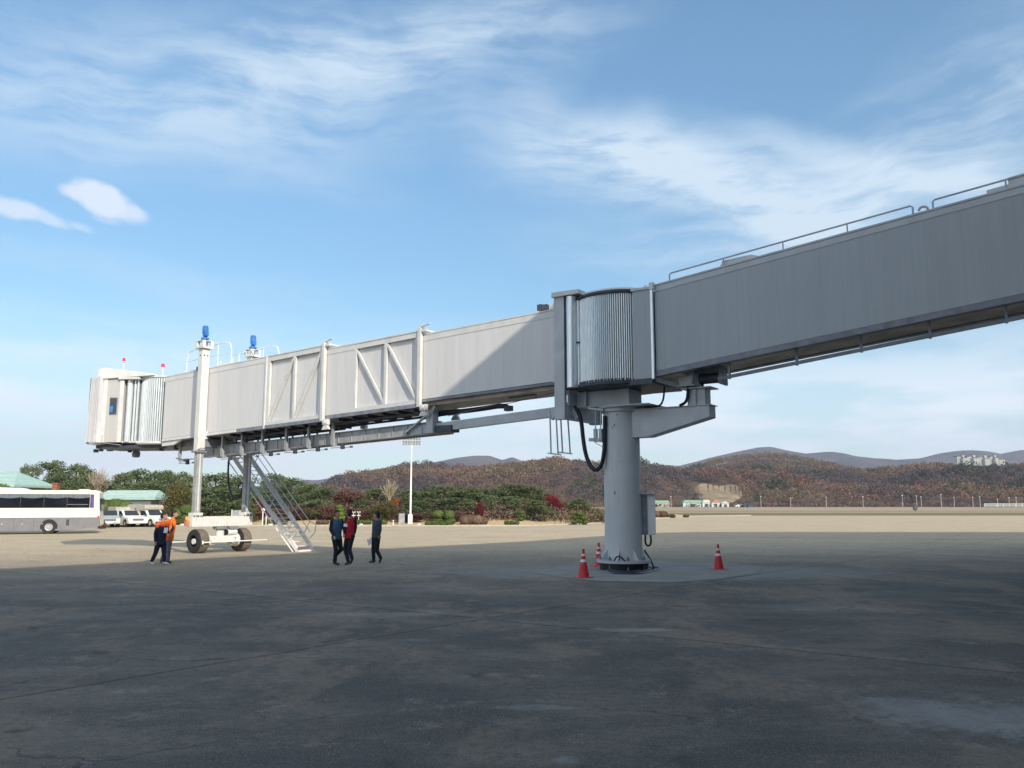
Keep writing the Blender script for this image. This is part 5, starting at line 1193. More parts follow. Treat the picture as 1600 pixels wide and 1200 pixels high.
build('grille', MB().box(BR_-2.2+0.0, BR_-2.0, -BY-0.022, -BY-0.0125, 0.60, 1.05), M['darksteel'], bus)
build('exhaust', MB().cyl((BR_-2.6, -1.0, 0.30), (BR_-2.3, -1.0, 0.28), 0.06), M['darksteel'], bus)
for x_ in (BR_-3.32, BL+2.5):
    for sg in (-1, 1):
        arch = [(x_+0.57*math.cos(a), 0.50+0.57*math.sin(a)) for a in np.linspace(-0.25, math.pi+0.25, 20)]
        build('wheel_arch', MB().prism(arch, sg*(BY+0.018), sg*(BY-0.3)), M['black'], bus)
        wheel_at(bus, x_, sg*(BY-0.13), 0.50, 0.50, 0.32).rotation_euler = (math.pi/2 if sg < 0 else -math.pi/2, 0, 0)

def truck(p, rz, label, kind, paint='veh_white'):
    """local x forward; small service pickups with a cargo body"""
    t = thing({'suv': 'parked_car', 'pickup': 'pickup_truck', 'camper': 'camper_van'}[kind], label, {'suv': 'car', 'pickup': 'truck', 'camper': 'van'}[kind], p, rz)
    wdt = 0.88; L = 2.4
    low = [(-L, 0.38), (-L, 0.95), (0.9, 1.00), (1.0, 1.0), (2.05, 0.90), (2.3, 0.78), (2.36, 0.45), (2.2, 0.32), (-2.2, 0.32)]
    build('body', MB().prism(low, -wdt, wdt), M[paint], t, bevel=0.05)
    cab_ = [(-0.55, 0.98), (1.05, 1.0), (0.45, 1.58), (-0.45, 1.60)] if kind != 'suv' else [(-2.2, 0.95), (1.1, 1.0), (0.4, 1.52), (-1.9, 1.50)]
    build('cabin', MB().prism(cab_, -wdt+0.08, wdt-0.08), M[paint], t, bevel=0.04)
    fw_ = 0.75
    # windscreen follows the sloping front of the cabin
    ws = MB(); n_v = Vector((0.62, 0, 0.78)) 
    a = Vector((0.98, 0, 1.06)); b_ = Vector((0.50, 0, 1.53)); off = Vector((0.02, 0, 0.018))
    q = [a+off+Vector((0,-0.68,0)), a+off+Vector((0,0.68,0)), b_+off+Vector((0,0.60,0)), b_+off+Vector((0,-0.60,0))]
    ws.add([x for x in q]+[x-off*1.2 for x in q], [(0,1,2,3),(7,6,5,4),(0,4,5,1),(1,5,6,2),(2,6,7,3),(3,7,4,0)])
    build('windscreen', ws, M['glass'], t)
    for sg in (1, -1):
        build('side_window', MB().prism([(-0.38, 1.08), (0.80, 1.08), (0.40, 1.48), (-0.36, 1.50)], sg*(wdt-0.085), sg*(wdt-0.07)), M['glass'], t)
        build('headlight', MB().box(2.24, 2.345, sg*0.80, sg*0.55, 0.66, 0.80), M['reflect'], t, bevel=0.02)
        build('mirror', MB().box(0.72, 0.82, sg*0.86, sg*1.02, 1.05, 1.20), M['darksteel'], t, bevel=0.02)
        for x_ in (-1.55, 1.5):
            build('wheel_arch', MB().prism([(x_+0.42*math.cos(a_), 0.36+0.42*math.sin(a_)) for a_ in np.linspace(-0.1, math.pi+0.1, 14)], sg*(wdt+0.006), sg*(wdt-0.2)), M['darksteel'], t)
            wheel_at(t, x_, sg*(wdt-0.10), 0.36, 0.36, 0.24).rotation_euler = (math.pi/2 if sg < 0 else -math.pi/2, 0, 0)
    gr = build('grille', MB().box(2.27, 2.352, -0.50, 0.50, 0.60, 0.80), M['darksteel'], t)
    for z_ in (0.65, 0.70, 0.75): build('grille_bar', MB().box(2.353, 2.362, -0.48, 0.48, z_-0.008, z_+0.008), M['rim'], gr)
    build('bumper', MB().box(2.25, 2.44, -0.86, 0.86, 0.36, 0.54), M['darksteel' if kind == 'camper' else paint], t, bevel=0.03)
    build('number_plate', MB().box(2.441, 2.449, -0.22, 0.22, 0.40, 0.50), M['reflect'], t)
    if kind == 'pickup':
        build('cargo_cover', MB().prism([(-2.42, 0.95), (-0.50, 0.95), (-0.50, 1.80), (-0.62, 1.88), (-2.3, 1.88), (-2.42, 1.78)], -0.92, 0.92), M['khaki'], t, bevel=0.06)
    if kind == 'camper':
        build('cargo_cover', MB().prism([(-2.5, 0.90), (-0.45, 0.90), (-0.45, 1.52), (0.62, 1.60), (0.70, 1.90), (0.50, 2.06), (-2.35, 2.10), (-2.5, 1.95)], -0.97, 0.97), M['khaki'], t, bevel=0.08)
        for sg in (1, -1): build('camper_window', MB().box(-1.1, -0.85, sg*0.972, sg*0.985, 1.30, 1.72), M['glass'], t, bevel=0.005)
    return t
truck(Vector((place0(172, 79), 79, -0.35)), R(-62), 'grey parked car half hidden behind the rear of the coach', 'suv', 'veh_grey')
truck(Vector((place0(201, 80), 80, -0.35)), R(-42), 'white pickup truck with khaki cargo cover parked beside the grey car', 'pickup')
truck(Vector((place0(236, 80.4), 80.4, -0.35)), R(-35), 'white camper van with high khaki body parked behind the two people', 'camper')

# ------------------------------------------------------------------ low buildings with turquoise roofs
def hall(label, px0, px1, Y, ytop, yeave, depth, hip=1.0, wallm='wall', band=None):
    a = at(px0, ytop, Y); b_ = at(px1, ytop, Y); ze = at(0, yeave, Y).z; zt = at(0, ytop, Y+depth/2).z; W_ = b_.x-a.x
    t = thing('low_building', label, 'building', ((a.x+b_.x)/2, Y+depth/2, -0.3))
    h = W_/2; d = depth/2; ze += 0.3; zt += 0.3
    w_ = build('wall', MB().box(-h+0.8, h-0.8, -d+0.9, d-0.9, 0, ze), M[wallm], t)
    V = [(-h, -d, ze), (h, -d, ze), (h, d, ze), (-h, d, ze), (-h+hip, 0, zt), (h-hip, 0, zt)]
    V += [(x, y, z-0.28) for x, y, z in V[:4]]
    rf = build('roof', MB().add(V, [(0,1,5,4), (2,3,4,5), (1,2,5), (3,0,4), (0,6,7,1), (1,7,8,2), (2,8,9,3), (3,9,6,0), (6,9,8,7)]), M['roof'], t)
    sm = MB(); 
    for k_ in (0.33, 0.66):
        z = ze+(zt-ze)*k_; y = -d+d*k_; sm.box(-h+hip*k_, h-hip*k_, y-0.03, y+0.02, z+0.01, z+0.05)
    build('roof_seam', sm, M['paint'], rf)
    n = max(2, int(W_/3))
    for i in range(n):
        x = -h+1.6+(W_-3.2)*i/(n-1) if n > 1 else 0
        build('window', MB().box(x-0.5, x+0.5, -d+0.88, -d+0.91, ze-1.5, ze-0.6), M['glass'], t)
    if band: build('white_panel', MB().box(h-0.9-band, h-0.8, -d+0.84, -d+0.875, 0.6, ze-0.45), M['white'], t)
    return t
hall('low building with pale turquoise hipped roof above the coach', -90, 24, 98, 737, 757, 9, hip=2.4, wallm='wallshade')
hall('long building with turquoise roof behind the parked camper van', 150, 243, 94, 766, 777, 4, hip=0.4, band=4.2)
hall('small building with turquoise roof behind the near lift leg', 292, 330, 97, 768, 778, 4, hip=0.3)
ch = thing('chimney', 'short red brick chimney stack behind the coach roof', 'chimney', (at(87, 766, 92).x, 92, -0.3))
build('shaft', MB().box(-0.28, 0.28, -0.28, 0.28, 0, at(87, 757, 92).z+0.3), M['brick'], ch); build('cap', MB().box(-0.32, 0.32, -0.32, 0.32, at(87, 757, 92).z+0.301, at(87, 755, 92).z+0.3), M['brick'], ch)

# ------------------------------------------------------------------ vegetation
def quads(cent, nrm_bias, size, rng, flat=0.0):
    """leaf faces: n x 4 corners"""
    n = len(cent); a = rng.normal(size=(n, 3)); a[:, 2] *= (1-flat); a /= np.linalg.norm(a, axis=1)[:, None]
    b = rng.normal(size=(n, 3)); b[:, 2] *= (1-flat); b -= a*(a*b).sum(1)[:, None]; b /= np.linalg.norm(b, axis=1)[:, None]
    s = (size*(0.6+0.8*rng.random(n)))[:, None]
    return np.stack([cent-a*s-b*s*0.5, cent+a*s-b*s*0.5, cent+a*s*0.8+b*s*0.5, cent-a*s*0.8+b*s*0.5], 1)
def leaf_mesh(name, Q, m, tint=None):
    n = len(Q); me = bpy.data.meshes.new(name); me.vertices.add(n*4); me.vertices.foreach_set('co', Q.reshape(-1).astype(np.float32))
    me.loops.add(n*4); me.loops.foreach_set('vertex_index', np.arange(n*4, dtype=np.int32)); me.polygons.add(n)
    me.polygons.foreach_set('loop_start', np.arange(0, n*4, 4, dtype=np.int32)); me.polygons.foreach_set('loop_total', np.full(n, 4, dtype=np.int32))
    me.update(calc_edges=True)
    if tint is not None:
        at_ = me.attributes.new('tint', 'FLOAT', 'POINT'); at_.data.foreach_set('value', np.repeat(tint, 4).astype(np.float32))
    me.materials.append(m); return me
def pine_mesh(seed):
    """unit pine: height 1, radius about 0.42; irregular layered needle pads down to the ground"""
    r = np.random.default_rng(seed); C_ = []
    npad = 60
    for i in range(npad):
        z = 0.08+0.86*(i+r.random())/npad
        env = 0.44*math.sqrt(max(0.02, 1-((z-0.42)/0.60)**2))*(0.72+0.4*r.random())
        a = r.random()*6.283; d = env*(0.45+0.5*r.random()); c = np.array([math.cos(a)*d, math.sin(a)*d, z])
        pr = 0.08+0.08*r.random(); k_ = 95
        p = r.normal(size=(k_, 3)); p /= np.linalg.norm(p, axis=1)[:, None]; p *= (r.random(k_)**0.4)[:, None]; p *= np.array([pr, pr, pr*0.72])
        C_.append(p+c)
    for i in range(9):   # leading shoots
        a = r.random()*6.283; d = 0.16*r.random(); c = np.array([math.cos(a)*d, math.sin(a)*d, 0.93-0.5*d]); p = r.normal(size=(22, 3))*np.array([0.022, 0.022, 0.045]); C_.append(p+c)
    C_ = np.concatenate(C_); return quads(C_, 0, np.full(len(C_), 0.0165), r, 0.3)
def dome_mesh(seed, n=9000, size=0.019, shape=(0.5, 0.5, 0.5), zc=0.5, lumps=44, shell=0.3):
    r = np.random.default_rng(seed); C_ = []
    for i in range(lumps):
        d = r.normal(size=3); d /= np.linalg.norm(d); d = d*np.array(shape)*0.68*(r.random()**0.3); c = d+np.array([0, 0, zc]); pr = 0.17+0.08*r.random(); k_ = n//lumps
        p = r.normal(size=(k_, 3)); p /= np.linalg.norm(p, axis=1)[:, None]; p *= (shell+(1-shell)*r.random(k_)**0.5)[:, None]*pr; C_.append(p+c)
    C_ = np.concatenate(C_); C_[:, 2] = np.clip(C_[:, 2], 0.02, 1.1); return quads(C_, 0, np.full(len(C_), size), r)
def ball_mesh(seed, balls, n_per=420, size=0.03):
    r = np.random.default_rng(seed); C_ = []
    for (x, y, z, rx, rz) in balls:
        p = r.normal(size=(n_per, 3)); p /= np.linalg.norm(p, axis=1)[:, None]; p *= (0.86+0.14*r.random(n_per))[:, None]; p *= np.array([rx, rx, rz]); C_.append(p+np.array([x, y, z]))
    return quads(np.concatenate(C_), 0, np.full(len(C_)*n_per, size), r)
def solid_core(mb, balls, k_=0.86):
    for (x, y, z, rx, rz) in balls: mb.ball((x, y, z), 1.0, (rx*k_, rx*k_, rz*k_), nu=14, nv=8)
pineM = [leaf_mesh('crown', pine_mesh(s), M['pine']) for s in (1, 2, 3, 4)]
trunkP = MB().tube([(0, 0, -0.03), (0.02, 0.01, 0.3), (-0.01, 0.0, 0.6), (0.0, 0.01, 0.9)], 0.018, 7)
rr_ = random.Random(5)
for i in range(12):
    z = 0.3+i*0.05; a = rr_.random()*6.28; d = 0.28*(1.05-z); trunkP.tube([(0, 0, z-0.05), (math.cos(a)*d, math.sin(a)*d, z)], 0.006, 5)
trunk_pine = build('tmp', trunkP, M['trunk']).data; bpy.data.objects.remove(bpy.data.objects['tmp'])
trunk_pine.name = 'trunk'
def place(px, Y): return at(px, 785, Y).x
def tree(kind, px, ytop, wpx, Y, label, group=None, name=None, ybase=None):
    x = place(px, Y); zb = lawn_z(x, Y) if Y < 141 else -0.36
    ht = at(px, ytop, Y).z - zb; wd = wpx*Y/F_PX
    nm = name or {'pine': 'pine_tree', 'olive': 'conifer', 'russet': 'autumn_tree', 'orangeleaf': 'autumn_tree', 'maroon': 'maple_tree', 'bare': 'bare_tree', 'bare2': 'bare_tree', 'lime': 'conifer', 'hedge': 'shrub', 'topiary': 'shrub'}[kind]
    t = thing(nm, label, 'tree' if 'tree' in nm or nm == 'conifer' else 'shrub', (x, Y, zb), rnd.random()*6.28, group)
    if kind in ('bare', 'bare2'):
        m_ = M['baretwig' if kind == 'bare' else 'baretwig2']; tk = MB(); tk.tube([(0, 0, -0.1), (0, 0, ht*0.3)], 0.09, 7); tw = MB(); r = random.Random(px)
        for i in range(46 if kind == 'bare2' else 60):
            a = r.random()*6.28; sp_ = (0.10+0.9*r.random())*wd/2; z0 = ht*(0.12+0.3*r.random()); hh = ht*(0.72+0.28*r.random())*(1-0.25*(sp_/(wd/2))**2)
            e = Vector((math.cos(a)*sp_, math.sin(a)*sp_, hh)); m0 = Vector((e.x*0.35, e.y*0.35, z0+(hh-z0)*0.45))
            (tw).tube([(0, 0, z0), m0, e], 0.028, 4)
            for k_ in range(5):
                b_ = m0.lerp(e, r.random()); tw.tube([b_, b_+Vector(((r.random()-0.5)*0.9, (r.random()-0.5)*0.9, 0.4+0.6*r.random()))*ht*0.13], 0.012, 3)
        build('trunk', tk, m_, t); build('crown', tw, m_, t); return t
    if kind == 'pine':
        c = mesh_obj('crown', pineM[rnd.randrange(4)], t); c.scale = (wd*1.15/0.84, wd*1.15/0.84, ht/0.97)
        k_ = mesh_obj('trunk', trunk_pine, t); k_.scale = (wd/0.80, wd/0.80, ht)
        return t
    key = (kind, len([1 for k2_ in domes if k2_[0] == kind]) % 2)
    if kind not in dome_cache:
        dome_cache[kind] = leaf_mesh('crown', dome_mesh(len(dome_cache)+20, zc=0.52, shape=(0.5, 0.5, 0.52)), M[kind])
    c = mesh_obj('crown', dome_cache[kind], t); c.scale = (wd/1.0, wd/1.0, ht/1.02)
    k_ = mesh_obj('trunk', trunk_pine, t); k_.scale = (wd*0.8, wd*0.8, ht*0.8)
    return t
dome_cache = {}; domes = []
WB = 'pines in the wood at the apron edge'
trees = [
 # kind, px, ytop, width, Y, label
 ('pine', 37, 728, 22, 135, 'small dark pine peeking over the pale turquoise roof'),
 ('pine', 74, 722, 54, 118, 'tall dark pine just right of the pale turquoise roof'),
 ('pine', 116, 727, 52, 120, 'dark pine between the tall pine and the bare pinkish tree'),
 ('pine', 96, 742, 50, 112, 'lower pine above the coach roof, under the tall pair'),
 ('pine', 139, 741, 44, 114, 'small olive-lit pine hugging the left side of the bare pinkish tree'),
 ('pine', 8, 752, 60, 124, 'dark pine behind the pale turquoise roof at the left picture edge'),
 ('bare', 152, 731, 46, 108, 'bare pinkish-brown tree standing above the coach rear'),
 ('pine', 186, 741, 44, 116, 'dark pine right beside the bare pinkish tree'),
 ('pine', 212, 735, 52, 120, 'highest pine above the long turquoise roof'),
 ('pine', 240, 738, 50, 118, 'dark pine left of the thin-topped one above the long turquoise roof'),
 ('pine', 263, 737, 36, 122, 'narrow pine rising behind the olive-brown conifer'),
 ('pine', 281, 739, 34, 126, 'slim dark pine between the olive-brown conifer and the near lift leg'),
 ('pine', 160, 752, 60, 110, 'low broad pine behind the long turquoise roof, left end'),
 ('pine', 222, 754, 70, 109, 'low broad pine behind the long turquoise roof, right end'),
 ('olive', 279, 751, 50, 90, 'large rounded olive-brown conifer left of the near lift leg'),
 ('pine', 303, 744, 44, 118, 'dark pine right behind the near lift leg'),
 ('pine', 336, 741, 66, 98, 'big dark pine filling the gap between the two lift legs'),
 ('pine', 372, 745, 60, 100, 'dark pine behind the hanging cable loop beside the far lift leg'),
 ('pine', 350, 762, 80, 93, 'low spreading pine between the lift legs, above the crossbeam'),
 ('pine', 428, 742, 50, 112, 'dark pine rising behind the service stair'),
 ('pine', 455, 748, 46, 110, 'dark pine right of the service stair handrail'),
 ('pine', 484, 757, 46, 108, 'dark pine right of the one at the stair handrail'),
 ('pine', 410, 766, 54, 104, 'pine seen through the upper steps of the stair'),
 ('pine', 450, 772, 64, 98, 'low pine seen behind the stair handrails'),
 ('pine', 506, 763, 44, 106, 'dark pine behind the man in the steel blue jacket, left of the russet tree'),
 ('russet', 545, 763, 62, 100, 'broad russet tree behind the man in red'),
 ('pine', 590, 764, 54, 106, 'dark pine behind the man in dark teal'),
 ('bare2', 608, 747, 34, 104, 'pale fan-shaped bare tree left of the floodlight mast'),
 ('orangeleaf', 619, 776, 26, 98, 'small orange tree below the pale bare tree'),
 ('olive', 600, 784, 54, 91, 'olive shrubby tree left of the grey stone slab'),
 ('pine', 495, 782, 60, 94, 'low dark pine left of the lime cone-shaped conifer'),
 ('russet', 520, 786, 46, 92, 'small russet tree just behind the lime cone-shaped conifer'),
 ('pine', 571, 782, 44, 95, 'small dark pine between the man in red and the man in dark teal'),
 ('pine', 640, 766, 50, 104, 'dark pine right behind the floodlight mast'),
 ('pine', 662, 768, 64, 98, 'broad dark pine right of the floodlight mast'),
 ('pine', 694, 760, 76, 106, 'dark pine behind the pair of clipped ball shrubs'),
 ('pine', 726, 764, 70, 104, 'dark pine above the left end of the brown hedge'),
 ('pine', 760, 763, 66, 106, 'dark pine above the right end of the brown hedge'),
 ('pine', 708, 778, 80, 95, 'low spreading pine just behind the pair of clipped ball shrubs'),
 ('pine', 652, 782, 44, 92, 'dark pine beside the foot of the floodlight mast'),
 ('pine', 800, 757, 64, 110, 'highest pine of the wood, left of the maroon maples'),
 ('pine', 826, 760, 56, 112, 'dark pine behind the large maroon maple'),
 ('pine', 788, 776, 66, 97, 'low pine right of the narrow maroon maple'),
 ('maroon', 750, 783, 15, 92, 'narrow maroon maple above the brown hedge'),
 ('olive', 820, 778, 44, 104, 'yellowish olive tree left of the large maroon maple'),
 ('pine', 842, 782, 52, 94, 'low dark pine in front of the large maroon maple'),
 ('maroon', 860, 772, 34, 101, 'large maroon maple near the right end of the wood'),
 ('maroon', 874, 784, 24, 98, 'smaller maroon maple at the right of the large one'),
 ('olive', 888, 782, 30, 104, 'yellow-brown tree right of the maroon maples'),
 ('pine', 906, 779, 38, 98, 'dark pine at the right end of the wood'),
 ('pine', 932, 795, 18, 96, 'smallest pine standing alone left of the column'),
 ('maroon', 405, 783, 30, 92, 'maroon shrubby maple seen through the stair'),
 ('russet', 640, 800, 60, 89, 'low russet thicket behind the foot of the floodlight mast'),
 ('russet', 700, 796, 80, 90, 'low russet thicket behind the clipped ball shrubs'),
 ('hedge', 920, 796, 28, 105, 'small brown bush between the dark pine and the smallest pine'),
 ('russet', 560, 794, 60, 91, 'low russet thicket behind the man in dark teal and the man in red'),
 ('russet', 460, 792, 70, 92, 'low russet thicket right of the stair foot'),
 ('pine', 330, 780, 66, 88.5, 'low dark pine just above the crossbeam'),
 ('pine', 380, 782, 50, 89, 'low dark pine behind the grey sign board'),
 ('hedge', 870, 776, 60, 150, 'grey-brown hillock tree behind the maroon maples'),
 ('hedge', 850, 764, 70, 190, 'grey-brown tree on the slope above the maroon maples'),
]
for i, (kd, px_, yt, wp, Y_, lab) in enumerate(trees):
    tree(kd, px_, yt, wp, Y_, lab)
def shrub(label, px, ybase, balls, Y=None, m='topiary', name='clipped_shrub', cat='shrub', size=0.05, n_per=420, core=True):
    """balls given in picture px: (dx, centre height above base, rx, rz)"""
    g = ground(px, ybase); Y = Y or g.y; x = place(px, Y); k_ = Y/F_PX; zb = lawn_z(x, Y)
    t = thing(name, label, cat, (x, Y, zb)); bl = [(dx*k_, (i % 2-0.5)*0.2, cz*k_, rx*k_, rz*k_) for i, (dx, cz, rx, rz) in enumerate(balls)]
    Q = ball_mesh(int(px)+3, bl, n_per, size); mesh_obj('crown', leaf_mesh('crown', Q, M[m]), t)
    tr_ = MB(); solid_core(tr_, bl, 0.88); build('inner_foliage', tr_, M[m], t, smooth=True)
    hmax = max(c[2] for c in bl); tk = MB().cyl((0, 0, -0.05), (0, 0, hmax), 0.07, 0.04, n=7)
    for b_ in bl: tk.tube([(0, 0, b_[2]*0.5), (b_[0], b_[1], b_[2])], 0.03, 5)
    build('trunk', tk, M['trunk'], t); return t
shrub('clipped double-ball shrub, left one of the pair by the mast', 685, 821, [(0, 16, 9.5, 7), (0, 7, 9, 5), (-7, 3, 6, 3.5)], Y=85)
shrub('clipped double-ball shrub, right one of the pair, left of the brown hedge', 702, 821, [(0, 15, 9.5, 8), (1, 6, 10, 6)], Y=85)
shrub('low clipped green bush at the left foot of the ball pair', 674, 821.5, [(-4, 2.5, 6, 3), (5, 2.5, 6, 3)], Y=84)
shrub('low clipped green bush at the foot between the ball pair', 695, 821.5, [(-3, 2.5, 6, 3), (6, 2.5, 5, 3)], Y=83.6)
shrub('wide rounded brown hedge right of the clipped balls', 740, 820, [(-13, 6, 10, 8), (-4, 7, 11, 8.5), (6, 7, 11, 8), (14, 5, 9, 7)], Y=86, m='hedge', name='hedge')
shrub('small layered green shrub right of the brown hedge', 815, 814, [(0, 13, 5, 3.5), (0, 8, 7, 3.5), (-1, 3, 6, 3)], Y=92)
shrub('row of low green bushes left of the small layered shrub', 800, 820, [(-7, 3, 5, 3.5), (0, 3, 5, 3.5), (7, 3, 4.5, 3)], Y=85)
shrub('cloud-pruned green shrub just left of the column', 905, 818, [(0, 17, 6, 4), (-7, 12, 5, 4), (7, 11, 6, 4), (0, 6, 7, 4), (-8, 4, 4.5, 3), (8, 4, 6, 4)], Y=87)
shrub('bright lime cone-shaped conifer behind the man in the steel blue jacket', 531, 817, [(0, 25, 4, 3), (0, 20, 6, 3.5), (0, 14, 8, 4), (0, 8, 9, 4), (0, 3, 9, 4)], Y=88, m='lime', name='conifer', cat='tree')
for px_, lab in ((556, 'low bush beside the left leg line of the man in red'), (571, 'low bush in the gap between the man in red and the man in dark teal'), (505, 'low bush left of the man in the steel blue jacket'), (596, 'low bush just right of the man in dark teal')):
    shrub(lab, px_, 819, [(-4, 3, 6, 4), (4, 3, 6, 4)], Y=86, m='topiary' if px_ != 505 else 'hedge')
shrub('big mounded green shrub behind the parked car and pickup', 182, 812, [(-16, 22, 15, 9), (0, 25, 17, 11), (15, 23, 12, 9), (-5, 14, 18, 10), (12, 13, 14, 9)], Y=90)
shrub('cloud-pruned green shrub left of the near lift leg', 291, 818, [(-12, 16, 10, 9), (2, 22, 13, 9), (14, 17, 10, 10), (2, 10, 12, 8)], Y=86)
shrub('low brown-green hedge under the cloud-pruned shrub', 290, 819.5, [(-16, 4, 9, 5), (-4, 4, 9, 5), (9, 4, 9, 5)], Y=84.5, m='olive', name='hedge')
shrub('rounded olive-green shrub at the left picture edge above the coach', 0, 800, [(0, 45, 18, 14), (-4, 34, 22, 9)], Y=90, size=0.06)
shrub('rusty low bush touching the rear of the coach', 161, 826, [(0, 7, 6, 7), (2, 4, 5, 5)], Y=74, m='russet', name='bush')
shrub('low green bushes right of the far lift leg, at stair level', 430, 820, [(-10, 4, 7, 5), (2, 4, 7, 5), (14, 4, 7, 4)], Y=86, m='olive', name='bush')
g_ = ground(1035, 807)
shrub('low purplish-brown bush right of the column', 1034, 808, [(-10, 4, 9, 5.5), (0, 4.5, 10, 5.5)], Y=128, m='hedge', name='bush', size=0.08)
shrub('low dark green bush right beside the purplish bush', 1048, 808, [(0, 2.5, 7, 3)], Y=126, m='olive', name='bush', size=0.08)
shrub('tiny dark green bush alone on the edge of the grass', 1071, 808, [(0, 2, 5, 2.2)], Y=130, m='olive', name='bush', size=0.06)
# young staked trees on the lawn by the maples
for i, px_ in enumerate((867, 876, 884, 946)):
    Y_ = 88+i; x = place(px_, Y_); h_ = 1.8 if px_ < 900 else 1.4
    t = thing('sapling', ['left', 'middle', 'right', ''][i]+' one of three thin staked saplings on the dry lawn near the maroon maples' if px_ < 900 else 'thin bare sapling on the dry lawn touching the column outline', 'tree', (x, Y_, lawn_z(x, Y_)), 0, 'staked saplings' if px_ < 900 else None)
    build('trunk', MB().tube([(0, 0, -0.05), (0.02, 0, h_)], 0.03, 5), M['trunk'], t)
    build('stake', MB().tube([(-0.5, 0, 0), (0, 0, h_*0.6)], 0.02, 4).tube([(0.5, 0, 0), (0, 0, h_*0.6)], 0.02, 4), M['baretwig'], t)

def forest_mat():
    m, t, b = new_mat('autumn_forest'); b.inputs['Roughness'].default_value = 0.95; b.inputs['Specular IOR Level'].default_value = 0.0
    a = N(t, 'ShaderNodeAttribute'); a.attribute_name = 'tint'; rp = N(t, 'ShaderNodeValToRGB'); e = rp.color_ramp.elements
    e[0].position = 0; e[0].color = (0.10, 0.082, 0.082, 1); e[1].position = 1; e[1].color = (0.045, 0.066, 0.042, 1)
    for p_, c_ in ((0.22, (0.125, 0.098, 0.092)), (0.42, (0.17, 0.108, 0.085)), (0.62, (0.215, 0.125, 0.085)), (0.74, (0.18, 0.135, 0.09)), (0.85, (0.07, 0.09, 0.05))):
        x_ = e.new(p_); x_.color = (*c_, 1)
    t.links.new(a.outputs['Fac'], rp.inputs[0]); g = N(t, 'ShaderNodeNewGeometry')
    hv = N(t, 'ShaderNodeHueSaturation'); hv.inputs['Hue'].default_value = 0.5; t.links.new(math_(t, 'ADD', 0.8, math_(t, 'MULTIPLY', g.outputs['Random Per Island'], 0.4)), hv.inputs['Value']); t.links.new(rp.outputs[0], hv.inputs['Color'])
    t.links.new(hv.outputs[0], b.inputs['Base Color']); return m
rU = np.random.default_rng(55); n = 1500
X = -52+66*rU.random(n); Y = 92+16*rU.random(n); Zb = np.array([lawn_z(x, y) for x, y in zip(X, Y)]); c = rU.normal(size=(n, 40, 3))*np.array([0.55, 0.5, 0.38])+np.stack([X, Y, Zb+0.6], -1)[:, None, :]
tt = np.repeat(np.clip(0.15+rU.random(n)*0.62+(rU.random(n) > 0.8)*0.3, 0, 1), 40)
o = mesh_obj('undergrowth', leaf_mesh('undergrowth', quads(c.reshape(-1, 3), 0, np.full(n*40, 0.10), rU), forest_mat(), tt)); o['kind'] = 'stuff'; o['label'] = 'brown and green undergrowth below the garden pines'; o['category'] = 'undergrowth'
# floodlight mast
ms = at(641, 820, 86.8); zb = -0.33
mast = thing('floodlight_mast', 'white floodlight mast with a wide bank of lamps beyond the apron', 'floodlight mast', (ms.x, 86.8, zb))
zt = at(641, 681, 86.8).z - zb
build('plinth', MB().box(-0.22, 0.22, -0.22, 0.22, 0, 1.05), M['white'], mast, bevel=0.02)
build('pole', MB().cyl((0, 0, 1.0), (0, 0, zt), 0.105, 0.065, n=14), M['white'], mast, smooth=True)
build('lamp_frame', MB().bar((-0.9, 0, zt), (0.9, 0, zt), 0.05, 0.05).bar((-0.9, 0, zt-0.35), (0.9, 0, zt-0.35), 0.05, 0.05).bar((-0.9, 0, zt-0.7), (0.9, 0, zt-0.7), 0.05, 0.05), M['steel'], mast)
for i in range(7):
    for j in range(4):
        x_ = -0.84+i*0.28; z_ = zt-0.05-j*0.27
        build('floodlight', MB().lathe([(0.06, 0.10), (0.115, 0.0), (0.12, -0.04), (0.10, -0.05)], n=12), M['rim'], mast).matrix_local = Matrix.Translation((x_, -0.08, z_)) @ Matrix.Rotation(R(-60), 4, 'X')
# stone slab, sign board, posts
x = place(628, 86); t = tag(build('stone_slab', MB().prism([(-0.32, 0), (0.32, 0), (0.31, 1.05), (0.24, 1.14), (-0.29, 1.12)], -0.12, 0.12), M['stone'], bevel=0.03), 'upright grey stone slab left of the floodlight mast', 'stone'); t.location = (x, 86, -0.3)
x = place(372, 86); t = thing('sign_board', 'blank grey sign board seen just above the crossbeam', 'sign', (x, 86, -0.3))
build('board', MB().box(-0.6, 0.6, -0.03, 0.03, 0.75, 1.45), M['stone'], t); build('post', MB().box(-0.62, -0.55, -0.031, 0.04, 0, 1.52), M['white'], t); build('post', MB().box(0.55, 0.62, -0.031, 0.04, 0, 1.46), M['white'], t)
x = place(411.5, 84); t = thing('garden_lamp', 'short white lamp post behind the stair foot', 'lamp post', (x, 84, -0.3))
build('post', MB().cyl((0, 0, 0), (0, 0, 1.45), 0.05, n=8), M['white'], t); build('lamp_head', MB().box(-0.14, 0.08, -0.1, 0.1, 1.45, 1.68).ball((0.1, 0, 1.5), 0.12), M['white'], t, smooth=True)
for px_, lab in ((417, 'small white post right of the short lamp post'), (615, 'small white stake left of the stone slab')):
    x = place(px_, 84); t = tag(build('marker_post', MB().cyl((0, 0, 0), (0, 0, 1.0 if px_ < 500 else 0.5), 0.045, n=8), M['white']), lab, 'post'); t.location = (x, 84, -0.3)
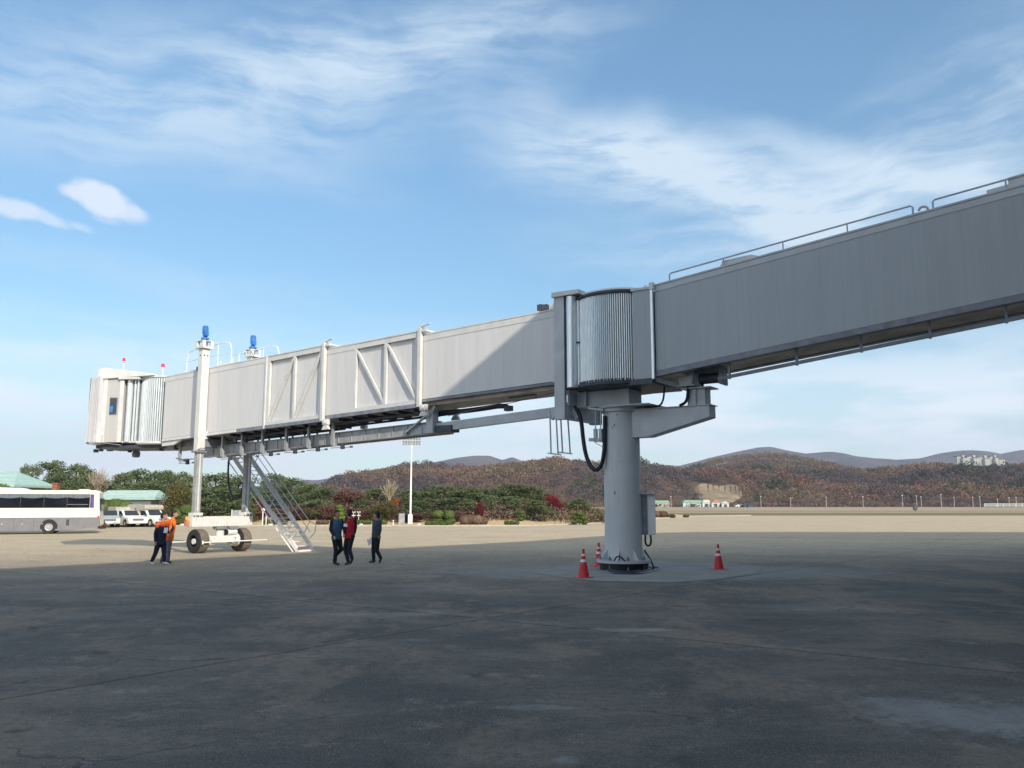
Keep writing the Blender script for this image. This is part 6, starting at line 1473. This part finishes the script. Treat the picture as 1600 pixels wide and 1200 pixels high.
for px_, lab in ((553, 'white decorative lamp cluster left of the gap behind the man in red'), (561, 'white decorative lamp cluster right of the man in red')):
    x = place(px_, 87); t = thing('globe_lamp', lab, 'lamp post', (x, 87, -0.3)); build('post', MB().cyl((0, 0, 0), (0, 0, 1.25), 0.03, n=6), M['white'], t)
    for dx in (-0.12, 0.12):
        for z_ in (1.25, 0.9): build('globe', MB().ball((dx, 0, z_), 0.07, nu=8, nv=6), M['white'], t, smooth=True)
for px_, lab in ((268, 'pale boulder on the verge under the low hedge, left'), (287, 'pale boulder on the verge under the low hedge, middle'), (424, 'pale boulder on the verge behind the stair'), (565, 'pale boulder on the verge between the men'), (655, 'pale boulder right of the floodlight mast foot')):
    Y_ = 82.9; x = place(px_, Y_); t = tag(build('boulder', MB().ball((0, 0, 0.05), 0.16, (1.5, 1, 0.8), nu=9, nv=6, jit=0.3), M['wall'], smooth=True), lab, 'boulder'); t.location = (x, Y_, -0.3)

# ------------------------------------------------------------------ wooded hills and mountains
def vnoise(x, y, seed=0):
    """smooth value noise, vectorised"""
    xi = np.floor(x).astype(int); yi = np.floor(y).astype(int); xf = x-xi; yf = y-yi
    def h(a, b): 
        v = np.sin(a*127.1+b*311.7+seed*74.7)*43758.5453; return v-np.floor(v)
    u = xf*xf*(3-2*xf); v = yf*yf*(3-2*yf)
    return (h(xi, yi)*(1-u)+h(xi+1, yi)*u)*(1-v)+(h(xi, yi+1)*(1-u)+h(xi+1, yi+1)*u)*v
def fbm(x, y, o=4, seed=0):
    s = 0; a = 0.5
    for i in range(o): s = s+a*vnoise(x*2**i, y*2**i, seed+i); a *= 0.5
    return s
def hill_fn(prof, Yf, Yc, Yb, z0, amp, seed, drop=0):
    xs_ = np.array([at(p[0], p[1], Yc).x for p in prof]); zs_ = np.array([at(p[0], p[1], Yc).z for p in prof]) - drop
    def f(X, Y):
        zc = np.interp(X, xs_, zs_); t = np.clip((Y-Yf)/(Yc-Yf), 0, 1); tb = np.clip((Yb-Y)/(Yb-Yc), 0, 1); s = np.minimum(t, tb)
        e = np.sin(s*math.pi/2)**1.1
        n = fbm(X/((Yc-Yf)*0.35), Y/((Yc-Yf)*0.6), 4, seed)-0.47
        L_ = (Yc-Yf); rg = 1-np.abs(2*fbm(X/(L_*0.42)+0.35*(Y/L_), Y/(L_*1.6), 3, seed+40)-0.94)*1.8
        return z0+(zc-z0)*e + (n*1.2+(rg-0.5)*0.75)*amp*np.sin(np.clip(s, 0, 1)*math.pi)*(1.25-0.85*s)*1.3 - 0.22*amp*np.sin(np.clip(s, 0, 1)*math.pi)
    return f, xs_
def hill(name, prof, Yf, Yc, Yb, z0, amp, seed, m, nx=160, ny=40, drop=0):
    f, xs_ = hill_fn(prof, Yf, Yc, Yb, z0, amp, seed, drop)
    X, Y = np.meshgrid(np.linspace(xs_[0], xs_[-1], nx), np.concatenate([np.linspace(Yf, Yc, ny), np.linspace(Yc, Yb, ny//2)[1:]]))
    Z = f(X, Y); V = np.stack([X, Y, Z], -1).reshape(-1, 3); rows_ = X.shape[0]
    Fs = [(j*nx+i, j*nx+i+1, (j+1)*nx+i+1, (j+1)*nx+i) for j in range(rows_-1) for i in range(nx-1)]
    me = bpy.data.meshes.new(name); me.from_pydata(V.tolist(), [], Fs); me.polygons.foreach_set('use_smooth', [True]*len(me.polygons)); me.materials.append(m)
    o = mesh_obj(name, me); o['kind'] = 'structure'; return f, xs_
def hill_mat(name, a, b, c, scale):
    m, t, bs = new_mat(name); bs.inputs['Roughness'].default_value = 1; bs.inputs['Specular IOR Level'].default_value = 0
    co = N(t, 'ShaderNodeTexCoord').outputs['Object']
    col = mixrgb(t, ramp(t, noise(t, co, scale, 8, 0.7), 0.4, 0.6), a, b); col = mixrgb(t, ramp(t, noise(t, co, scale*5, 6, 0.7), 0.5, 0.7, 0, 0.6), col, c)
    t.links.new(col, bs.inputs['Base Color'])
    bp = N(t, 'ShaderNodeBump'); bp.inputs['Strength'].default_value = 1.0; bp.inputs['Distance'].default_value = 0.25/scale*0.2
    t.links.new(noise(t, co, scale*9, 5, 0.7), bp.inputs['Height']); t.links.new(bp.outputs[0], bs.inputs['Normal']); return m
FM = forest_mat()
def forest(name, f, X0, X1, Y0, Y1, n, seed, label, red=0.0, size=(3.0, 5.0), k_=64, clear=None, thick=1.0):
    r = np.random.default_rng(seed); X = X0+(X1-X0)*r.random(n); Y = Y0+(Y1-Y0)*r.random(n)**0.9
    if clear is not None: ok = ~clear(X, Y); X = X[ok]; Y = Y[ok]
    n = len(X); Z = f(X, Y); S = size[0]+(size[1]-size[0])*r.random(n)
    base = fbm(X/70, Y/45, 3, seed+5); green = fbm(X/45+9, Y/35, 3, seed+9)
    u_ = X/Y*F_PX+800; foot = (Y < 500) & (fbm(X/16, Y/30, 2, seed+3) > 0.50) & (((u_ > 1180) & (u_ < 1300)) | ((u_ > 1340) & (u_ < 1400)) | ((u_ > 1490) & (u_ < 1540)))
    tint = np.where((green > 0.60) | foot, 0.85+0.15*r.random(n), np.clip((base-0.31)*2.9+0.12*(r.random(n)-0.5)*2+red, 0, 0.74))
    c = r.normal(size=(n, k_, 3)); c /= np.linalg.norm(c, axis=2)[..., None]; c[..., 2] = np.abs(c[..., 2])*1.1-0.15
    c *= (0.75+0.3*r.random((n, k_)))[..., None]; c = c*S[:, None, None]*np.array([0.62, 0.62, 0.85])
    c += np.stack([X, Y, Z+S*0.75], -1)[:, None, :]; sz = np.repeat(S*0.085, k_)
    Q = quads(c.reshape(-1, 3), 0, sz, r); tt = np.repeat(tint, k_)
    o = mesh_obj(name, leaf_mesh(name, Q, FM, tt)); o['kind'] = 'stuff'; o['label'] = label; o['category'] = 'forest'; return o
profN = [(440, 786), (490, 780), (530, 768), (560, 754), (585, 741), (605, 732), (630, 725), (665, 722), (700, 725), (730, 729), (760, 731), (800, 727), (830, 722), (860, 720), (900, 723), (930, 728), (960, 732), (1000, 732), (1060, 733), (1110, 731), (1150, 728), (1200, 728), (1260, 731), (1310, 736), (1360, 733), (1400, 728), (1450, 725), (1480, 727), (1520, 731), (1560, 729), (1600, 725), (1680, 722), (1800, 730)]
HN = hill_mat('woodland_floor', (0.10, 0.07, 0.055), (0.15, 0.10, 0.07), (0.07, 0.05, 0.045), 0.05)
fN, xN = hill('hill', profN, 430, 640, 760, -1.0, 19.0, 3, HN, 200, 44, drop=5.5)
def clr(X, Y):
    u = X/Y*F_PX+800
    return (((u-1118)/38)**2 + ((Y-470)/42)**2 < 1) | (((u-1225)/18)**2+((Y-520)/14)**2 < 0.2)
forest('forest', fN, xN[0]+5, xN[-1]-60, 436, 650, 6800, 21, 'brown and russet autumn wood covering the near hills', red=0.02, clear=clr)
# reddish hill behind
profM = [(1020, 745), (1080, 728), (1120, 718), (1150, 713), (1190, 708), (1230, 712), (1270, 720), (1310, 730), (1360, 742)]
fM, xM = hill('hill', profM, 700, 860, 960, 0, 8, 8, HN, 70, 30, drop=6)
forest('forest', fM, xM[0], xM[-1], 720, 880, 1500, 31, 'redder autumn wood on the rounded hill behind the near ridge', red=0.22, size=(3.6, 5.4), k_=50)
profS = [(860, 778), (870, 762), (900, 757), (850, 756), (880, 752), (905, 760), (940, 775)]
# distant mountains
HM = hill_mat('mountain_forest', (0.085, 0.070, 0.065), (0.16, 0.105, 0.08), (0.06, 0.065, 0.05), 0.004)
profF = [(300, 775), (420, 765), (470, 756), (515, 748), (545, 741), (580, 734), (620, 729), (680, 722), (715, 715), (740, 712), (765, 712), (785, 719), (800, 714), (815, 720), (850, 726), (900, 728), (940, 727), (1000, 724), (1060, 728), (1085, 722), (1110, 715), (1150, 706), (1185, 699), (1205, 698), (1225, 703), (1255, 709), (1290, 706), (1320, 712), (1350, 717), (1390, 719), (1440, 716), (1470, 708), (1500, 704), (1525, 705), (1550, 712), (1570, 708), (1595, 703), (1620, 705), (1700, 715), (1800, 725)]
hill('mountain', profF, 2400, 3200, 3900, 0, 75, 12, HM, 300, 60)
# cleared sandy slope in the hillside
cm_ = mat('sandy_clearing', (0.29, 0.22, 0.13), 0.95, var=0.18, scale=0.15)
V = []; Fs = []; nx_, ny_ = 70, 44
for j in range(ny_):
    for i in range(nx_):
        px_ = 1080+80*i/(nx_-1); Y_ = 438+76*j/(ny_-1); x_ = (px_-800)/F_PX*Y_; z_ = float(fN(np.array([x_]), np.array([Y_]))[0])
        d_ = ((px_-1120)/36)**2+((Y_-474)/34)**2; V.append((x_, Y_, z_+1.4*max(-1.2, min(1.0, (1.05-d_)*3))))
for j in range(ny_-1):
    for i in range(nx_-1): Fs.append((j*nx_+i, j*nx_+i+1, (j+1)*nx_+i+1, (j+1)*nx_+i))
me = bpy.data.meshes.new('slope'); me.from_pydata(V, [], Fs); me.polygons.foreach_set('use_smooth', [True]*len(me.polygons)); me.materials.append(cm_); o = mesh_obj('slope', me); o['kind'] = 'structure'
# few bare trees standing on the clearing
for i, px_ in enumerate((1104, 1112, 1121, 1130, 1139, 1146)):
    Y_ = 462+5*(i % 3); x_ = (px_-800)/F_PX*Y_; z_ = float(fN(np.array([x_]), np.array([Y_]))[0])+1.3
    t = thing('bare_tree', ['leftmost', 'second', 'third', 'fourth', 'fifth', 'rightmost'][i]+' thin bare tree, from the left, on the sandy clearing in the hillside', 'tree', (x_, Y_, z_), 0, 'bare trees on the sandy clearing')
    mb = MB(); r = random.Random(i)
    for k_ in range(9): mb.tube([(0, 0, 1.5), (math.cos(k_)*1.0*r.random(), 0.8*math.sin(k_), 3+2.5*r.random())], 0.06, 3)
    build('trunk', MB().tube([(0, 0, -0.3), (0.1, 0, 4.6)], 0.12, 5), M['trunk'], t); build('crown', mb, M['trunk'], t)

# scrub line along the far field edge, perimeter fence, village sheds, poles
rS = np.random.default_rng(77); n = 900
X = -40+430*rS.random(n); Y = 424+12*rS.random(n); c = rS.normal(size=(n, 22, 3))*np.array([1.2, 0.9, 0.55])+np.stack([X, Y, np.full(n, 0.5)], -1)[:, None, :]
tt = np.repeat(np.clip(rS.random(n)*0.75, 0, 1), 22)
o = mesh_obj('scrub', leaf_mesh('scrub', quads(c.reshape(-1, 3), 0, np.full(n*22, 0.34), rS), FM, tt)); o['kind'] = 'stuff'; o['label'] = 'low brown scrub along the far edge of the airfield'; o['category'] = 'scrub'
fe = thing('perimeter_fence', 'long pale perimeter fence at the foot of the hills', 'fence', (0, 415, -0.35))
build('rail', MB().box(235, 300, -0.04, 0.04, 1.3, 1.7).box(235, 300, -0.04, 0.04, 0.4, 0.8), M['greenhouse'], fe)
for i in range(22): build('post', MB().box(235+i*3.1-0.06, 235+i*3.1+0.06, -0.1, 0.1, 0, 1.8), M['white'], fe)
poles = [(1046, 776, 'left'), (1185, 776, ''), (1231, 778, ''), (1286, 777, ''), (1343, 776, ''), (1404, 774, ''), (1426, 775, ''), (1433, 776, ''), (1464, 773, ''), (1484, 777, ''), (1513, 777, ''), (1524, 776, ''), (1551, 780, ''), (1569, 778, ''), (1580, 777, '')]
ORD = ['first', 'second', 'third', 'fourth', 'fifth', 'sixth', 'seventh', 'eighth', 'ninth', 'tenth', 'eleventh', 'twelfth', 'thirteenth', 'fourteenth', 'fifteenth']
pole0 = None
for pi_, (px_, yt, _) in enumerate(poles):
    Y_ = 412; x_ = (px_-800)/F_PX*Y_; h_ = at(px_, yt, Y_).z+0.35
    if pole0 is None:
        pole0 = thing('lamp_post', '', 'lamp post', (x_, Y_, -0.35)); build('post', MB().cyl((0, 0, 0), (0, 0, 1), 0.10, 0.07, n=8), M['wall'], pole0); build('lamp_head', MB().box(-0.22, 0.22, -0.2, 0.2, 0.985, 1.03), M['white'], pole0); t = pole0
    else: t = copy_tree(pole0)
    t.location = (x_, Y_, -0.35); t.scale = (1, 1, h_); t['group'] = 'pale poles at the foot of the hills'; t['label'] = ORD[pi_]+' slim pale pole from the left at the foot of the wooded hills'
def shed(px0, px1, Y, ytop, m, rm, label, tent=False):
    a = (px0-800)/F_PX*Y; b_ = (px1-800)/F_PX*Y; h = at(0, ytop, Y).z+0.35; w_ = b_-a
    t = thing('shed', label, 'shed', ((a+b_)/2, Y, -0.35))
    build('wall', MB().box(-w_/2+0.2, w_/2-0.2, 0, 6, 0, h*0.62), M[m], t)
    prof = [(-w_/2, h*0.62), (w_/2, h*0.62), (0, h)] if tent else [(-w_/2, h*0.62), (w_/2, h*0.62), (w_/2-0.8, h), (-w_/2+0.8, h)]
    build('roof', MB().prism(prof, -0.3, 6.3), M[rm], t)
    build('door', MB().box(-0.8, 0.8, -0.05, -0.01, 0, h*0.45), M['darksteel'], t)
shed(1000, 1044, 425, 782, 'wall', 'greenroof', 'long low green-roofed shed right beside the column, far across the airfield')
shed(1064, 1094, 425, 781.5, 'greenhouse', 'greenroof', 'pale shed with greenish roof left of the white sheds')
shed(1094, 1107, 424, 781, 'greenhouse', 'wall', 'small whitish flat-roofed shed next to the tent-roofed shed')
shed(1108, 1122, 424, 780.5, 'greenhouse', 'orangeroof', 'small shed with rust-coloured tent roof far across the airfield', True)
shed(1124, 1136, 422, 783, 'wall', 'greenhouse', 'small white shed right of the rust-roofed one', True)
hg_ = thing('hangar', 'dark green arched shelter at the foot of the sandy clearing', 'hangar', ((1125-800)/F_PX*448, 448, -0.35))
build('shell', MB().prism([(-9*math.cos(a)*1.0, 5.0*math.sin(a)) for a in np.linspace(0, math.pi, 16)], 0, 10), mat('hangar_green', (0.10, 0.13, 0.11), 0.8), hg_)
build('opening', MB().prism([(-6.5*math.cos(a), 3.6*math.sin(a)) for a in np.linspace(0, math.pi, 12)], -0.06, -0.01), mat('hangar_curtain', (0.16, 0.26, 0.26), 0.7), hg_)
for px_, w_, mt_, lab in ((1152, 5, 'veh_white', 'tiny pale vehicle beyond the field, left of two dark ones'), (1158, 4.5, 'darksteel', 'tiny dark vehicle beyond the field, nearer the pale one'), (1168, 6, 'c_blue', 'tiny dark blue vehicle beyond the field, rightmost of three')):
    Y_ = 385; t = thing('parked_car', lab, 'car', ((px_-800)/F_PX*Y_, Y_, -0.35))
    build('body', MB().prism([(-2.1, 0.3), (-2.1, 0.9), (-1.2, 1.0), (-0.8, 1.5), (0.9, 1.5), (1.4, 0.95), (2.1, 0.85), (2.1, 0.3)], -0.85, 0.85), M[mt_], t, bevel=0.06)
    build('window', MB().prism([(-0.95, 1.02), (-0.7, 1.42), (0.8, 1.42), (1.15, 1.0)], -0.865, -0.851), M['glass'], t)
    for x_ in (-1.3, 1.3): build('wheel', MB().cyl((x_, -0.9, 0.32), (x_, -0.7, 0.32), 0.32), M['tyreblack'], t)
t = thing('field_marker', 'small dark marker box standing in the airfield grass, right of centre', 'marker', ((1423-800)/F_PX*230, 230, -0.36)); build('box', MB().box(-0.5, 0.5, -0.3, 0.3, 0.3, 1.5), M['darksteel'], t, bevel=0.03); build('leg', MB().box(-0.3, 0.3, -0.1, 0.1, 0, 0.3), M['darksteel'], t)

# apartment blocks on the ridge
def apt_mat():
    m, t, b = new_mat('apartment_facade'); b.inputs['Roughness'].default_value = 0.8
    co = N(t, 'ShaderNodeTexCoord').outputs['Object']; s3 = N(t, 'ShaderNodeSeparateXYZ'); t.links.new(co, s3.inputs[0])
    fz = math_(t, 'FRACT', math_(t, 'DIVIDE', s3.outputs[2], 2.9)); fxn = math_(t, 'FRACT', math_(t, 'DIVIDE', s3.outputs[0], 3.6))
    w = math_(t, 'MULTIPLY', math_(t, 'MULTIPLY', math_(t, 'GREATER_THAN', fz, 0.35), math_(t, 'LESS_THAN', fz, 0.85)), math_(t, 'MULTIPLY', math_(t, 'GREATER_THAN', fxn, 0.2), math_(t, 'LESS_THAN', fxn, 0.8)))
    t.links.new(mixrgb(t, w, (0.46, 0.45, 0.36), (0.17, 0.18, 0.19)), b.inputs['Base Color']); return m
AM = apt_mat(); am2 = mat('apartment_dark_trim', (0.16, 0.12, 0.10), 0.8); YA = 1500
for (p0, p1, yt, lab) in ((1495, 1508, 712, 'leftmost pale apartment block on the far ridge'), (1511, 1525, 712, 'second pale apartment block from the left on the far ridge'), (1528, 1543, 713, 'third pale apartment block from the left on the far ridge'), (1546, 1557, 712, 'fourth pale apartment block on the far ridge')):
    a = (p0-800)/F_PX*YA; b_ = (p1-800)/F_PX*YA; w_ = b_-a; zt = at(0, yt+1.5, YA).z
    t = thing('apartment_block', lab, 'building', ((a+b_)/2, YA, 30))
    build('wall', MB().box(-w_/2, w_*0.0, 3, 15, 0, zt-30).box(0, w_/2, -3, 12, 0, zt-32.5), AM, t)
    build('roof', MB().box(-w_/2-0.3, 0, 2.7, 15.3, zt-30, zt-28.6).box(0.01, w_/2+0.3, -3.3, 12.3, zt-32.5, zt-31.2), am2, t)
    build('lift_house', MB().box(w_*0.1, w_*0.4, 2, 8, zt-31.2, zt-27), AM, t)
a = (1559-800)/F_PX*YA; t = thing('apartment_block', 'low pale building right of the tall blocks on the far ridge', 'building', (a+5, YA, 30)); zt = at(0, 718, YA).z
build('wall', MB().box(-5, 5, 0, 10, 0, zt-30), AM, t); build('roof', MB().box(-5.3, 5.3, -0.3, 10.3, zt-30, zt-28.8), am2, t)
# ridge that the blocks stand on, just beyond the near one
profA = [(1380, 735), (1440, 729), (1500, 727.5), (1560, 727.5), (1620, 726), (1720, 728)]
hill('hill', profA, 1300, 1480, 1600, 0, 3, 18, HN, 50, 16)
# mast on the far mountain
for px_, yt, yb, lab in ((1221, 696, 702, 'tiny radio mast on the highest far peak'), (1266, 706, 714, 'thin pale pylon on the far mountain right of the peak')):
    Y_ = 3150; x_ = (px_-800)/F_PX*Y_; z0 = at(px_, yb, Y_).z-8; t = thing('radio_mast', lab, 'mast', (x_, Y_, z0))
    build('lattice', MB().cyl((0, 0, 0), (0, 0, at(px_, yt, Y_).z-z0), 1.6, 0.6, n=6), M['white'], t); build('dish', MB().ball((0, -1.5, at(px_, yt, Y_).z-z0-3), 1.8, nu=8, nv=6), M['white'], t)

# ------------------------------------------------------------------ haze
hz = bpy.data.materials.new('haze_air'); hz.use_nodes = True; t = hz.node_tree; t.nodes.clear()
pv = N(t, 'ShaderNodeVolumePrincipled'); pv.inputs['Color'].default_value = (0.66, 0.80, 1.0, 1); pv.inputs['Density'].default_value = 0.00016; pv.inputs['Anisotropy'].default_value = 0.1
mo = N(t, 'ShaderNodeOutputMaterial'); t.links.new(pv.outputs[0], mo.inputs['Volume'])
o = build('haze', MB().box(-2600, 4600, -120, 4300, -2, 330), hz); o['kind'] = 'stuff'; o['label'] = 'thin bluish haze in the distance'; o['category'] = 'haze'
